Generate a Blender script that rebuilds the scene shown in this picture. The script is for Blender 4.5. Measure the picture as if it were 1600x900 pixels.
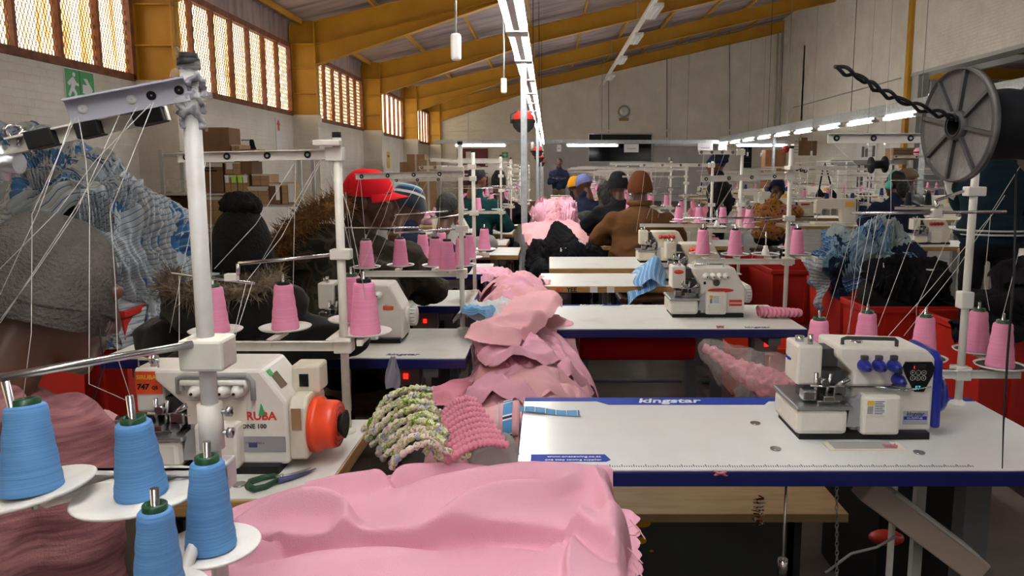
import bpy, bmesh, math, random
import numpy as np
from mathutils import Vector, Matrix, Euler, noise
sc = bpy.context.scene
for o in list(bpy.data.objects): bpy.data.objects.remove(o)
COL = sc.collection
# ------------------------------------------------------------------ camera
F, CX, PITCH, CAMZ = 1150.0, 857.0, math.radians(7.5), 1.38
CY = 267 + F*math.tan(PITCH)
cam_d = bpy.data.cameras.new('camera'); cam = bpy.data.objects.new('camera', cam_d); COL.objects.link(cam)
cam.location = (0, 0, CAMZ); cam.rotation_euler = (math.pi/2-PITCH, 0, 0)
cam_d.sensor_width = 36; cam_d.lens = F*36/1600
cam_d.shift_x = (800-CX)/1600; cam_d.shift_y = (CY-450)/1600
cam_d.clip_start = .05; cam_d.clip_end = 300
sc.camera = cam
# ------------------------------------------------------------------ sky, sun, exposure
w = bpy.data.worlds.new('sky'); sc.world = w; w.use_nodes = True
w.node_tree.nodes['Background'].inputs[0].default_value = (.86, .93, 1, 1)
w.node_tree.nodes['Background'].inputs[1].default_value = .24
sun_d = bpy.data.lights.new('sun_left_windows_offscreen', 'SUN'); sun = bpy.data.objects.new('sun_left_windows_offscreen', sun_d); COL.objects.link(sun)
sun_d.energy = 11.5; sun_d.angle = .01; sun_d.color = (1, .93, .80)
sun.rotation_euler = Vector((1.0, .55, -.8)).to_track_quat('-Z', 'Y').to_euler()
sc.view_settings.view_transform = 'Standard'; sc.view_settings.look = 'None'
sc.view_settings.gamma = 1; sc.view_settings.use_curve_mapping = False
sc.view_settings.exposure = 0.82
TUBE = 34.0          # radiance of the fluorescent tubes
try:
    sc.cycles.use_denoising = True; sc.cycles.max_bounces = 8; sc.cycles.diffuse_bounces = 4
    sc.cycles.transparent_max_bounces = 16; sc.cycles.sample_clamp_indirect = 6
    sc.cycles.caustics_reflective = False; sc.cycles.caustics_refractive = False
except Exception: pass

# ------------------------------------------------------------------ pixel helpers (direction only; depth from what it touches)
def _ray(px, py):
    u = (px-CX)/F; v = (CY-py)/F
    return u, v*math.sin(PITCH)+math.cos(PITCH), v*math.cos(PITCH)-math.sin(PITCH)
def P(px, py, Y):
    a, b, c = _ray(px, py); t = Y/b
    return Vector((a*t, Y, CAMZ+c*t))
def PZ(px, py, z):
    a, b, c = _ray(px, py); t = (z-CAMZ)/c
    return Vector((a*t, b*t, z))
def PXp(px, py, X):
    a, b, c = _ray(px, py); t = X/a
    return Vector((X, b*t, CAMZ+c*t))
V = Vector
# ------------------------------------------------------------------ materials
def _nt(name):
    m = bpy.data.materials.new(name); m.use_nodes = True
    nt = m.node_tree; b = nt.nodes['Principled BSDF']
    return m, nt, b
def c4(c): return (c[0], c[1], c[2], 1)
def coord(nt, kind='Object', scale=(1,1,1), rot=(0,0,0)):
    t = nt.nodes.new('ShaderNodeTexCoord'); mp = nt.nodes.new('ShaderNodeMapping')
    mp.inputs['Scale'].default_value = scale; mp.inputs['Rotation'].default_value = rot
    nt.links.new(t.outputs[kind], mp.inputs[0]); return mp.outputs[0]
def ntex(nt, vec, scale, detail=4, rough=.55, dist=0):
    n = nt.nodes.new('ShaderNodeTexNoise'); n.inputs['Scale'].default_value = scale
    n.inputs['Detail'].default_value = detail; n.inputs['Roughness'].default_value = rough
    n.inputs['Distortion'].default_value = dist
    if vec: nt.links.new(vec, n.inputs['Vector'])
    return n
def ramp(nt, fac, stops, const=False):
    r = nt.nodes.new('ShaderNodeValToRGB'); e = r.color_ramp.elements
    if const: r.color_ramp.interpolation = 'CONSTANT'
    while len(e) < len(stops): e.new(.5)
    for k, (p, c) in enumerate(stops): e[k].position = p; e[k].color = c4(c)
    nt.links.new(fac, r.inputs[0]); return r.outputs[0]
def bump(nt, b, h, strength, dist=.01):
    n = nt.nodes.new('ShaderNodeBump'); n.inputs['Strength'].default_value = strength
    n.inputs['Distance'].default_value = dist
    nt.links.new(h, n.inputs['Height']); nt.links.new(n.outputs[0], b.inputs['Normal'])
def mat(name, col, rough=.5, metal=0, col2=None, scale=8, lo=.35, hi=.65, bmp=None, kind='Object', stretch=(1,1,1), sheen=0, emit=None, alpha=None, spec=None):
    m, nt, b = _nt(name)
    b.inputs['Base Color'].default_value = c4(col); b.inputs['Roughness'].default_value = rough
    b.inputs['Metallic'].default_value = metal
    if spec is not None: b.inputs['Specular IOR Level'].default_value = spec
    if sheen: b.inputs['Sheen Weight'].default_value = sheen
    if col2 is not None:
        n = ntex(nt, coord(nt, kind, stretch), scale)
        nt.links.new(ramp(nt, n.outputs[0], [(lo, col), (hi, col2)]), b.inputs['Base Color'])
    if bmp:
        n = ntex(nt, coord(nt, kind, bmp[3] if len(bmp) > 3 else (1,1,1)), bmp[0], 5)
        bump(nt, b, n.outputs[0], bmp[1], bmp[2] if len(bmp) > 2 else .01)
    if emit: b.inputs['Emission Color'].default_value = c4(emit[0]); b.inputs['Emission Strength'].default_value = emit[1]
    if alpha is not None: b.inputs['Alpha'].default_value = alpha
    return m
MT = {}
MT['paint_white'] = mat('paint_white', (.74,.73,.70), .35, bmp=(60,.05))
MT['machine_white'] = mat('machine_white', (.80,.78,.73), .32, col2=(.72,.69,.62), scale=14, lo=.45, hi=.8)
MT['machine_cream'] = mat('machine_cream', (.78,.74,.64), .35, col2=(.7,.65,.54), scale=12, lo=.45, hi=.8)
MT['machine_dirty'] = mat('machine_dirty', (.70,.66,.54), .45, col2=(.5,.46,.36), scale=16, lo=.45, hi=.85)
MT['stand_white'] = mat('stand_white', (.76,.74,.68), .4, col2=(.62,.59,.50), scale=22, lo=.5, hi=.85)
MT['lilac_grey'] = mat('lilac_grey', (.5,.5,.6), .4)
MT['tray_white'] = mat('tray_white', (.74,.73,.70), .45, col2=(.58,.55,.5), scale=25, lo=.5, hi=.85)
MT['pole_grey'] = mat('pole_grey', (.56,.55,.55), .45, col2=(.46,.45,.44), scale=20)
MT['tray_black'] = mat('tray_black', (.03,.03,.035), .6)
MT['steel'] = mat('steel', (.55,.56,.58), .25, 1)
MT['steel_dull'] = mat('steel_dull', (.42,.43,.45), .4, 1, bmp=(80,.1))
MT['galv'] = mat('galv', (.50,.54,.56), .45, .5, col2=(.36,.40,.43), scale=18)
MT['black'] = mat('black', (.012,.012,.013), .6, spec=.25)
MT['black_gloss'] = mat('black_gloss', (.01,.011,.013), .15)
MT['dark_grey'] = mat('dark_grey', (.045,.045,.048), .6)
MT['reel_grey'] = mat('reel_grey', (.13,.125,.125), .5, col2=(.09,.087,.087), scale=30, bmp=(120,.2))
MT['film_grey'] = mat('film_grey', (.20,.20,.25), .25, col2=(.42,.42,.46), scale=60)
MT['grey'] = mat('grey', (.3,.3,.3), .5)
MT['navy_edge'] = mat('navy_edge', (.008,.012,.10), .3)
MT['blue_plastic'] = mat('blue_plastic', (.012,.022,.26), .28)
MT['blue_print'] = mat('blue_print', (.012,.045,.34), .6, spec=.15)
MT['navy_print'] = mat('navy_print', (.05,.06,.16), .5)
MT['white_print'] = mat('white_print', (.85,.86,.88), .5)
MT['red_print'] = mat('red_print', (.62,.05,.03), .45)
MT['orange_print'] = mat('orange_print', (.75,.09,.03), .4)
MT['gold_print'] = mat('gold_print', (.8,.45,.05), .45)
MT['green_print'] = mat('green_print', (.05,.36,.12), .5)
MT['cyan_print'] = mat('cyan_print', (.03,.35,.42), .4, emit=((.05,.6,.7),.5))
MT['lime_print'] = mat('lime_print', (.35,.75,.06), .5)
MT['silver_label'] = mat('silver_label', (.5,.5,.55), .35, .6)
MT['led_red'] = mat('led_red', (.8,.01,.005), .4, emit=((1,.015,.008),1.6))
MT['green_core'] = mat('green_core', (.006,.055,.022), .4)
MT['table_white'] = mat('table_white', (.80,.82,.82), .22, col2=(.70,.72,.72), scale=5, lo=.5, hi=.85)
MT['table_worn'] = mat('table_worn', (.74,.75,.71), .3, col2=(.55,.54,.46), scale=7, lo=.55, hi=.85)
MT['wood_edge'] = mat('wood_edge', (.44,.27,.09), .5, col2=(.30,.17,.05), scale=9, stretch=(1,1,14))
MT['plywood'] = mat('plywood', (.38,.25,.11), .6, col2=(.29,.18,.075), scale=6, stretch=(1,6,1))
MT['dark_wood'] = mat('dark_wood', (.09,.045,.022), .5, col2=(.05,.025,.012), scale=6, stretch=(8,8,1))
MT['brown_wood'] = mat('brown_wood', (.30,.13,.05), .5, col2=(.2,.08,.03), scale=6, stretch=(8,8,1))
MT['table_leg'] = mat('table_leg', (.10,.10,.11), .5)
MT['leg_grey'] = mat('leg_grey', (.42,.42,.40), .5)
MT['pedal_beige'] = mat('pedal_beige', (.36,.29,.25), .5)
MT['orange_wheel'] = mat('orange_wheel', (.85,.075,.02), .35)
MT['red_plastic'] = mat('red_plastic', (.50,.018,.010), .5, col2=(.40,.014,.009), scale=3)
MT['yellow_steel'] = mat('yellow_steel', (.53,.275,.018), .5, col2=(.42,.20,.012), scale=1.3, lo=.4, hi=.75)
MT['rust_frame'] = mat('rust_frame', (.13,.040,.02), .7, col2=(.24,.09,.04), scale=8)
MT['mesh_wire'] = mat('mesh_wire', (.20,.09,.04), .7)
MT['cardboard'] = mat('cardboard', (.36,.22,.11), .8, col2=(.30,.18,.09), scale=5)
MT['cardboard_dark'] = mat('cardboard_dark', (.17,.085,.04), .8, col2=(.14,.07,.03), scale=5)
MT['paper'] = mat('paper', (.75,.75,.76), .8)
MT['clear_tape'] = mat('clear_tape', (.55,.52,.45), .2)
MT['skin'] = mat('skin', (.085,.034,.018), .42, col2=(.065,.025,.013), scale=9, bmp=(160,.06,.003))
MT['skin_mid'] = mat('skin_mid', (.15,.065,.036), .42, bmp=(160,.06,.003))
MT['skin_dark'] = mat('skin_dark', (.075,.031,.017), .45)
MT['eye_white'] = mat('eye_white', (.6,.56,.52), .25)
MT['hair'] = mat('hair', (.008,.007,.007), .7, bmp=(120,.6,.01))
MT['thread'] = mat('thread', (.72,.70,.68), .8)
MT['thread_dark'] = mat('thread_dark', (.015,.015,.018), .9)
def cloth_mat(name, col, col2=None, weave=350, wstr=.12, scale=4, rough=.9, sheen=0, lo=.3, hi=.7, kind='Object', stretch=(1,1,1), fold=None):
    m, nt, b = _nt(name)
    b.inputs['Roughness'].default_value = rough; b.inputs['Sheen Weight'].default_value = sheen
    b.inputs['Base Color'].default_value = c4(col); b.inputs['Specular IOR Level'].default_value = .12
    v = coord(nt, kind, stretch)
    if col2 is not None:
        nt.links.new(ramp(nt, ntex(nt, v, scale, 6).outputs[0], [(lo, col), (hi, col2)]), b.inputs['Base Color'])
    v2 = coord(nt, kind)
    n = ntex(nt, v2, weave, 2)
    h = n.outputs[0]
    if fold:
        f = ntex(nt, coord(nt, kind, fold[2] if len(fold) > 2 else (1,1,1)), fold[0], 3, .5, .6)
        mx = nt.nodes.new('ShaderNodeMath'); mx.operation = 'MULTIPLY_ADD'
        nt.links.new(f.outputs[0], mx.inputs[0]); mx.inputs[1].default_value = fold[1]; nt.links.new(h, mx.inputs[2]); h = mx.outputs[0]
    bump(nt, b, h, wstr, .006); return m
MT['pink_cloth'] = cloth_mat('pink_cloth', (.79,.42,.53), (.75,.38,.50), weave=420, wstr=.25, scale=3)
MT['pink_pale'] = cloth_mat('pink_pale', (.80,.45,.48), (.76,.39,.44), weave=300, scale=3)
MT['pink_deep'] = cloth_mat('pink_deep', (.72,.29,.38), (.66,.23,.32), weave=200, wstr=.3)
MT['black_cloth'] = cloth_mat('black_cloth', (.010,.010,.012), (.015,.015,.018), fold=(22,6))
MT['navy_cloth'] = cloth_mat('navy_cloth', (.012,.017,.04), (.018,.024,.05), fold=(18,5))
MT['brown_coat'] = cloth_mat('brown_coat', (.135,.062,.024), (.11,.05,.02), fold=(9,7,(1,1,.5)))
MT['rust_knit'] = cloth_mat('rust_knit', (.13,.042,.014), (.095,.03,.011), weave=160, wstr=.5)
MT['grey_knit'] = cloth_mat('grey_knit', (.115,.105,.098), (.05,.046,.044), weave=170, wstr=.9, scale=9, sheen=0)
MT['pink_marl'] = cloth_mat('pink_marl', (.30,.135,.145), (.17,.065,.08), weave=300, wstr=.2, scale=16, stretch=(1,1,9), lo=.4, hi=.66)
MT['jacket_black'] = cloth_mat('jacket_black', (.012,.011,.010), (.018,.016,.015), fold=(16,6,(1,1,2.2)), sheen=.1)
MT['pompom'] = cloth_mat('pompom', (.008,.008,.008), weave=90, wstr=1.2)
MT['red_cap'] = cloth_mat('red_cap', (.62,.012,.02), (.52,.008,.014), weave=400)
MT['fur_brown'] = cloth_mat('fur_brown', (.24,.115,.04), (.07,.03,.012), scale=40, weave=200, wstr=.9)
MT['fur_grey'] = cloth_mat('fur_grey', (.26,.20,.14), (.09,.065,.045), scale=40, weave=200, wstr=.9)
MT['teal_cloth'] = cloth_mat('teal_cloth', (.008,.045,.047), (.007,.035,.037))
MT['olive_cloth'] = cloth_mat('olive_cloth', (.05,.055,.045))
MT['grey_cloth'] = cloth_mat('grey_cloth', (.30,.29,.28), (.24,.23,.22))
MT['khaki_cloth'] = cloth_mat('khaki_cloth', (.16,.12,.08))
MT['blue_cap'] = cloth_mat('blue_cap', (.14,.16,.34))
MT['mustard'] = cloth_mat('mustard', (.55,.25,.015))
MT['white_cloth'] = cloth_mat('white_cloth', (.66,.66,.66), (.58,.6,.62))
MT['steel_blue'] = cloth_mat('steel_blue', (.28,.42,.50), (.10,.20,.32), scale=9)
MT['mint_cloth'] = cloth_mat('mint_cloth', (.38,.47,.46), (.33,.41,.41))
MT['varsity'] = cloth_mat('varsity', (.010,.022,.036), (.013,.028,.043))
def camo(name, cols, scale):
    m, nt, b = _nt(name); v = coord(nt, 'Object')
    n = ntex(nt, v, scale, 2, .5, .8)
    k = len(cols); st = [(.30+.4*i/k, c) for i, c in enumerate(cols)]
    nt.links.new(ramp(nt, n.outputs[0], st, True), b.inputs['Base Color'])
    b.inputs['Roughness'].default_value = .85; b.inputs['Specular IOR Level'].default_value = .2
    bump(nt, b, ntex(nt, v, 14, 3).outputs[0], .35, .02); return m
MT['camo'] = camo('camo', [(.016,.014,.010), (.035,.026,.017), (.022,.022,.015), (.048,.036,.024), (.014,.013,.010)], 9)
MT['floral'] = camo('floral', [(.09,.02,.05), (.36,.16,.20), (.42,.17,.012), (.45,.19,.015), (.06,.05,.05), (.36,.14,.012)], 16)
MT['ruffle'] = camo('ruffle', [(.12,.26,.02), (.26,.40,.05), (.72,.66,.58), (.40,.48,.14), (.75,.62,.58), (.20,.28,.52)], 70)
MT['ruffle_pale'] = camo('ruffle_pale', [(.30,.42,.10), (.76,.70,.64), (.74,.60,.58), (.78,.72,.68), (.42,.50,.16), (.30,.38,.60)], 60)
MT['dark_print'] = camo('dark_print', [(.02,.01,.02), (.30,.02,.02), (.5,.5,.5), (.03,.02,.04), (.02,.02,.02)], 30)
def stripe_mat(name, cols, freq=1.0, axis=0, noise_amt=.0):
    """cols = [(start, colour)...] inside one period, along the cloth's own UV"""
    m, nt, b = _nt(name); t = nt.nodes.new('ShaderNodeTexCoord'); s = nt.nodes.new('ShaderNodeSeparateXYZ')
    nt.links.new(t.outputs['UV'], s.inputs[0])
    mu = nt.nodes.new('ShaderNodeMath'); mu.operation = 'MULTIPLY'; mu.inputs[1].default_value = freq
    nt.links.new(s.outputs[axis], mu.inputs[0])
    fr = nt.nodes.new('ShaderNodeMath'); fr.operation = 'FRACT'; nt.links.new(mu.outputs[0], fr.inputs[0])
    nt.links.new(ramp(nt, fr.outputs[0], cols, True), b.inputs['Base Color'])
    b.inputs['Roughness'].default_value = .85; b.inputs['Sheen Weight'].default_value = .2; b.inputs['Specular IOR Level'].default_value = .2
    bump(nt, b, ntex(nt, t.outputs['Object'], 300, 2).outputs[0], .12, .004); return m
LB = (.40,.46,.50); 
MT['stripe_pale'] = stripe_mat('stripe_pale', [(0,LB),(.50,(.07,.12,.22)),(.62,(.46,.49,.51))], 46, 1)
MT['stripe_pale_v'] = stripe_mat('stripe_pale_v', [(0,LB),(.50,(.07,.12,.22)),(.62,(.46,.49,.51))], 46, 0)
MT['stripe_blue'] = stripe_mat('stripe_blue', [(0,(.055,.17,.36)),(.30,(.40,.47,.55)),(.40,(.045,.13,.30)),(.55,(.03,.09,.22)),(.8,(.08,.21,.40))], 22, 1)
MT['stripe_grey'] = stripe_mat('stripe_grey', [(0,(.46,.48,.48)),(.6,(.33,.37,.41)),(.8,(.16,.22,.30))], 40, 1)
MT['stripe_band'] = stripe_mat('stripe_band', [(0,LB),(.42,(.5,.53,.55)),(.50,(.05,.15,.34)),(.9,(.4,.46,.52))], 6, 1)
MT['stripe_sample'] = stripe_mat('stripe_sample', [(0,(.06,.26,.55)),(.36,(.75,.77,.8)),(.44,(.015,.03,.10)),(.56,(.75,.77,.8)),(.64,(.06,.26,.55))], 14)
MT['stripe_light'] = stripe_mat('stripe_light', [(0,(.10,.33,.62)),(.4,(.1,.33,.62)),(.46,(.8,.8,.82)),(.54,(.03,.05,.12)),(.6,(.1,.33,.62))], 26)
MT['stripe_band_x'] = stripe_mat('stripe_band_x', [(0,(.10,.33,.62)),(.5,(.8,.8,.82)),(.58,(.02,.04,.12)),(.70,(.8,.8,.82)),(.78,(.10,.33,.62))], 14, 1)
MT['beanie_stripe'] = stripe_mat('beanie_stripe', [(0,(.006,.009,.016)),(.34,(.40,.42,.38)),(.42,(.01,.02,.05)),(.52,(.03,.13,.22)),(.60,(.40,.43,.42)),(.66,(.006,.009,.016))], 1.0, 1)
def thread_mat(name, col, col2):
    m, nt, b = _nt(name); v = coord(nt, 'Object', (1,1,60), (.12,.08,0))
    n = ntex(nt, v, 9, 3)
    nt.links.new(ramp(nt, n.outputs[0], [(.35, col), (.65, col2)]), b.inputs['Base Color'])
    b.inputs['Roughness'].default_value = .65; b.inputs['Specular IOR Level'].default_value = .25
    bump(nt, b, ntex(nt, coord(nt, 'Object', (1,1,90), (.15,-.1,0)), 22, 2).outputs[0], .35, .002); return m
MT['thread_pink'] = thread_mat('thread_pink', (.82,.32,.50), (.76,.26,.44))
MT['thread_blue'] = thread_mat('thread_blue', (.12,.30,.60), (.085,.23,.50))
MT['thread_black'] = thread_mat('thread_black', (.008,.009,.013), (.012,.013,.018))
MT['thread_navy'] = thread_mat('thread_navy', (.012,.03,.17), (.01,.022,.12))
MT['thread_white'] = thread_mat('thread_white', (.65,.63,.6), (.55,.53,.5))
# building surfaces
def wall_mat(name, base, stain, bricks):
    m, nt, b = _nt(name); v = coord(nt, 'Object')
    n = ntex(nt, v, 1.1, 6, .65); n2 = ntex(nt, coord(nt, 'Object', (2.2,2.2,.6)), 1.1, 6)
    a = ramp(nt, n.outputs[0], [(.38, base), (.72, stain)]); c = ramp(nt, n2.outputs[0], [(.5, (1,1,1)), (.9, (.80,.77,.72))])
    mx = nt.nodes.new('ShaderNodeMixRGB'); mx.blend_type = 'MULTIPLY'; mx.inputs[0].default_value = .4
    nt.links.new(a, mx.inputs[1]); nt.links.new(c, mx.inputs[2]); nt.links.new(mx.outputs[0], b.inputs['Base Color'])
    b.inputs['Roughness'].default_value = .75
    br = nt.nodes.new('ShaderNodeTexBrick'); br.inputs['Scale'].default_value = 1
    br.inputs['Brick Width'].default_value = .23; br.inputs['Row Height'].default_value = .085; br.inputs['Mortar Size'].default_value = .006
    br.inputs['Mortar Smooth'].default_value = .6
    nt.links.new(coord(nt, 'Object', (1,1,1), bricks), br.inputs['Vector'])
    inv = nt.nodes.new('ShaderNodeMath'); inv.operation = 'MULTIPLY_ADD'; inv.inputs[1].default_value = -.8
    nt.links.new(br.outputs['Fac'], inv.inputs[0]); nt.links.new(ntex(nt, v, 14, 6).outputs[0], inv.inputs[2])
    bump(nt, b, inv.outputs[0], .55, .02); return m
R90 = math.pi/2
MT['wall_x'] = wall_mat('wall_x', (.80,.77,.70), (.66,.61,.54), (0, R90, R90))
MT['wall_y'] = wall_mat('wall_y', (.80,.755,.68), (.68,.63,.56), (R90, 0, 0))
MT['wall_low'] = mat('wall_low', (.52,.50,.52), .7, col2=(.46,.44,.46), scale=2)
MT['concrete'] = mat('concrete', (.11,.095,.08), .6, col2=(.06,.052,.045), scale=2.2, bmp=(12,.2))
MT['sheet_roof'] = mat('sheet_roof', (.42,.32,.31), .5, .2, col2=(.19,.155,.17), scale=1.2, lo=.4, hi=.7, stretch=(.5,5,1))
MT['maroon'] = mat('maroon', (.12,.015,.02), .6)
MT['dark_glass'] = mat('dark_glass', (.006,.007,.010), .12, spec=.2)
MT['alu'] = mat('alu', (.45,.46,.47), .4, .6)
MT['tube_glow'] = mat('tube_glow', (.9,.95,1), .5, emit=((1.0,.97,.92), TUBE))
def pane_mat():
    m = bpy.data.materials.new('dirty_pane'); m.use_nodes = True; nt = m.node_tree
    for n in list(nt.nodes): nt.nodes.remove(n)
    out = nt.nodes.new('ShaderNodeOutputMaterial'); tr = nt.nodes.new('ShaderNodeBsdfTranslucent'); tp = nt.nodes.new('ShaderNodeBsdfDiffuse')
    v = coord(nt, 'Object', (1,4,.35)); n = ntex(nt, v, 1.7, 6, .6, .3)
    c = ramp(nt, n.outputs[0], [(.30, (.50,.27,.10)), (.40, (.86,.72,.50)), (.50, (.94,.90,.80)), (.75, (.96,.94,.90))])
    nt.links.new(c, tr.inputs[0]); tp.inputs[0].default_value = (.5,.42,.32,1)
    mx = nt.nodes.new('ShaderNodeMixShader'); mx.inputs[0].default_value = .12
    nt.links.new(tr.outputs[0], mx.inputs[1]); nt.links.new(tp.outputs[0], mx.inputs[2]); nt.links.new(mx.outputs[0], out.inputs[0]); return m
MT['dirty_pane'] = pane_mat()
def film_mat(name, tint, a):
    m, nt, b = _nt(name); b.inputs['Base Color'].default_value = c4(tint); b.inputs['Roughness'].default_value = .12
    v = coord(nt, 'Object'); n = ntex(nt, v, 26, 4, .6, 1.2)
    r = nt.nodes.new('ShaderNodeMapRange'); r.inputs[1].default_value = .3; r.inputs[2].default_value = .75; r.inputs[3].default_value = a*.4; r.inputs[4].default_value = min(1, a*1.7)
    nt.links.new(n.outputs[0], r.inputs[0]); nt.links.new(r.outputs[0], b.inputs['Alpha'])
    bump(nt, b, n.outputs[0], .8, .02); return m
MT['film'] = film_mat('film', (.75,.72,.72), .22)
MT['floorboard'] = mat('painted_floor', (.02,.022,.02), .5, col2=(.03,.034,.028), scale=5)
# ------------------------------------------------------------------ mesh builder
class MB:
    def __init__(s): s.v = []; s.f = []; s.sm = []; s.mi = []; s.uv = None; s.m = 0
    def add(s, vs, fs, smooth=False):
        o = len(s.v); s.v += [tuple(p) for p in vs]
        s.f += [tuple(i+o for i in f) for f in fs]; s.sm += [smooth]*len(fs); s.mi += [s.m]*len(fs)
        return s
    def box(s, x0, x1, y0, y1, z0, z1, bev=0, M=None, seg=2):
        if bev:
            bm = bmesh.new(); bmesh.ops.create_cube(bm, size=1)
            for v in bm.verts: v.co = ((x0+x1)/2+v.co.x*(x1-x0), (y0+y1)/2+v.co.y*(y1-y0), (z0+z1)/2+v.co.z*(z1-z0))
            bmesh.ops.bevel(bm, geom=bm.edges[:], offset=bev, segments=seg, affect='EDGES', profile=.5)
            vs = [v.co.copy() for v in bm.verts]; fs = [[v.index for v in f.verts] for f in bm.faces]; bm.free()
        else:
            vs = [V((x, y, z)) for z in (z0, z1) for y in (y0, y1) for x in (x0, x1)]
            fs = [(0,2,3,1), (4,5,7,6), (0,1,5,4), (2,6,7,3), (0,4,6,2), (1,3,7,5)]
        if M: vs = [M @ v for v in vs]
        return s.add(vs, fs)
    def cyl(s, p0, p1, r0, r1=None, n=12, cap=True, smooth=True):
        p0 = V(p0); p1 = V(p1); r1 = r0 if r1 is None else r1
        d = (p1-p0).normalized(); a = d.orthogonal().normalized(); b = d.cross(a)
        vs = [p+(a*math.cos(t)+b*math.sin(t))*r for p, r in ((p0, r0), (p1, r1)) for t in [2*math.pi*k/n for k in range(n)]]
        s.add(vs, [(k, (k+1) % n, n+(k+1) % n, n+k) for k in range(n)], smooth)
        if cap:
            o = len(s.v)-2*n; s.f += [tuple(o+k for k in reversed(range(n))), tuple(o+n+k for k in range(n))]; s.sm += [False]*2; s.mi += [s.m]*2
        return s
    def tube(s, pts, r, n=6, closed=False):
        pts = [V(p) for p in pts]; L = len(pts); rings = []; a = None
        for i, p in enumerate(pts):
            d = (pts[min(i+1, L-1)]-pts[max(i-1, 0)])
            d = d.normalized() if d.length > 1e-9 else V((0,0,1))
            a = d.orthogonal().normalized() if a is None else (a-d*a.dot(d)).normalized()
            b = d.cross(a); rr = r[i] if isinstance(r, (list, tuple)) else r
            rings += [p+(a*math.cos(2*math.pi*k/n)+b*math.sin(2*math.pi*k/n))*rr for k in range(n)]
        fs = [(i*n+k, i*n+(k+1) % n, (i+1)*n+(k+1) % n, (i+1)*n+k) for i in range(L-1) for k in range(n)]
        s.add(rings, fs, True)
        o = len(s.v)-L*n; s.f += [tuple(o+k for k in reversed(range(n))), tuple(o+(L-1)*n+k for k in range(n))]; s.sm += [False]*2; s.mi += [s.m]*2
        return s
    def lathe(s, prof, n=24, M=None, smooth=True):
        vs = [V((r*math.cos(2*math.pi*k/n), r*math.sin(2*math.pi*k/n), z)) for r, z in prof for k in range(n)]
        if M: vs = [M @ v for v in vs]
        fs = [(i*n+k, i*n+(k+1) % n, (i+1)*n+(k+1) % n, (i+1)*n+k) for i in range(len(prof)-1) for k in range(n)]
        return s.add(vs, fs, smooth)
    def prism(s, poly, h0, h1, ax='y', M=None, bev=0):
        """extrude a 2D polygon; ax = extrusion axis ('y': poly is x,z; 'z': x,y; 'x': y,z)"""
        n = len(poly); mk = {'y': lambda a, b, h: V((a, h, b)), 'z': lambda a, b, h: V((a, b, h)), 'x': lambda a, b, h: V((h, a, b))}[ax]
        vs = [mk(a, b, h) for h in (h0, h1) for a, b in poly]
        fs = [tuple(range(n)), tuple(reversed(range(n, 2*n)))]+[(k, n+k, n+(k+1) % n, (k+1) % n) for k in range(n)]
        bm = bmesh.new(); bv = [bm.verts.new(v) for v in vs]
        for f in fs: bm.faces.new([bv[i] for i in f])
        bmesh.ops.recalc_face_normals(bm, faces=bm.faces[:])
        if bev: bmesh.ops.bevel(bm, geom=bm.edges[:], offset=bev, segments=2, affect='EDGES', profile=.5)
        bm.verts.index_update(); vs = [v.co.copy() for v in bm.verts]; fs = [[v.index for v in f.verts] for f in bm.faces]; bm.free()
        if M: vs = [M @ v for v in vs]
        return s.add(vs, fs)
    def ball(s, c, r, n=12, m=8):
        r = (r, r, r) if not isinstance(r, (tuple, list)) else r; c = V(c); vs = []
        for i in range(m+1):
            t = math.pi*i/m
            for k in range(n): vs.append(c+V((r[0]*math.sin(t)*math.cos(2*math.pi*k/n), r[1]*math.sin(t)*math.sin(2*math.pi*k/n), r[2]*math.cos(t))))
        return s.add(vs, [(i*n+k, (i+1)*n+k, (i+1)*n+(k+1) % n, i*n+(k+1) % n) for i in range(m) for k in range(n)], True)
    def grid(s, fn, nu, nv, uv=True, closed=False):
        vs = [fn(i/nu, j/nv) for j in range(nv+1) for i in range(nu+1)]
        s.add(vs, [(j*(nu+1)+i, j*(nu+1)+i+1, (j+1)*(nu+1)+i+1, (j+1)*(nu+1)+i) for j in range(nv) for i in range(nu)], True)
        if uv: s.uv = [(i/nu, j/nv) for j in range(nv+1) for i in range(nu+1)]
        return s
    def build(s, name, material, parent=None, uvs=None, loc=None):
        me = bpy.data.meshes.new(name); me.from_pydata(s.v, [], s.f)
        me.polygons.foreach_set('use_smooth', s.sm); me.polygons.foreach_set('material_index', s.mi)
        for mm in (material if isinstance(material, (list, tuple)) else [material]): me.materials.append(MT[mm] if isinstance(mm, str) else mm)
        if s.uv:
            ul = me.uv_layers.new(name='UVMap'); su = uvs or (1, 1)
            idx = np.zeros(len(me.loops), dtype=np.int32); me.loops.foreach_get('vertex_index', idx)
            arr = np.array(s.uv, dtype=np.float32)*np.array(su, dtype=np.float32)
            ul.data.foreach_set('uv', arr[idx].ravel())
        me.update()
        o = bpy.data.objects.new(name, me); COL.objects.link(o)
        if parent: o.parent = parent
        if loc: o.location = loc
        return o
def tag(o, label=None, cat=None, group=None, kind=None):
    if label: o['label'] = label
    if cat: o['category'] = cat
    if group: o['group'] = group
    if kind: o['kind'] = kind
    return o
def thing(name, label, cat, loc=(0,0,0), rz=0, group=None):
    o = bpy.data.objects.new(name, None); COL.objects.link(o); o.empty_display_size = .05
    o.location = loc; o.rotation_euler = (0, 0, rz); return tag(o, label, cat, group)
def struct(name, mb, material, parent=None):
    o = mb.build(name, material, parent)
    if not parent: o['kind'] = 'structure'
    return o
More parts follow.
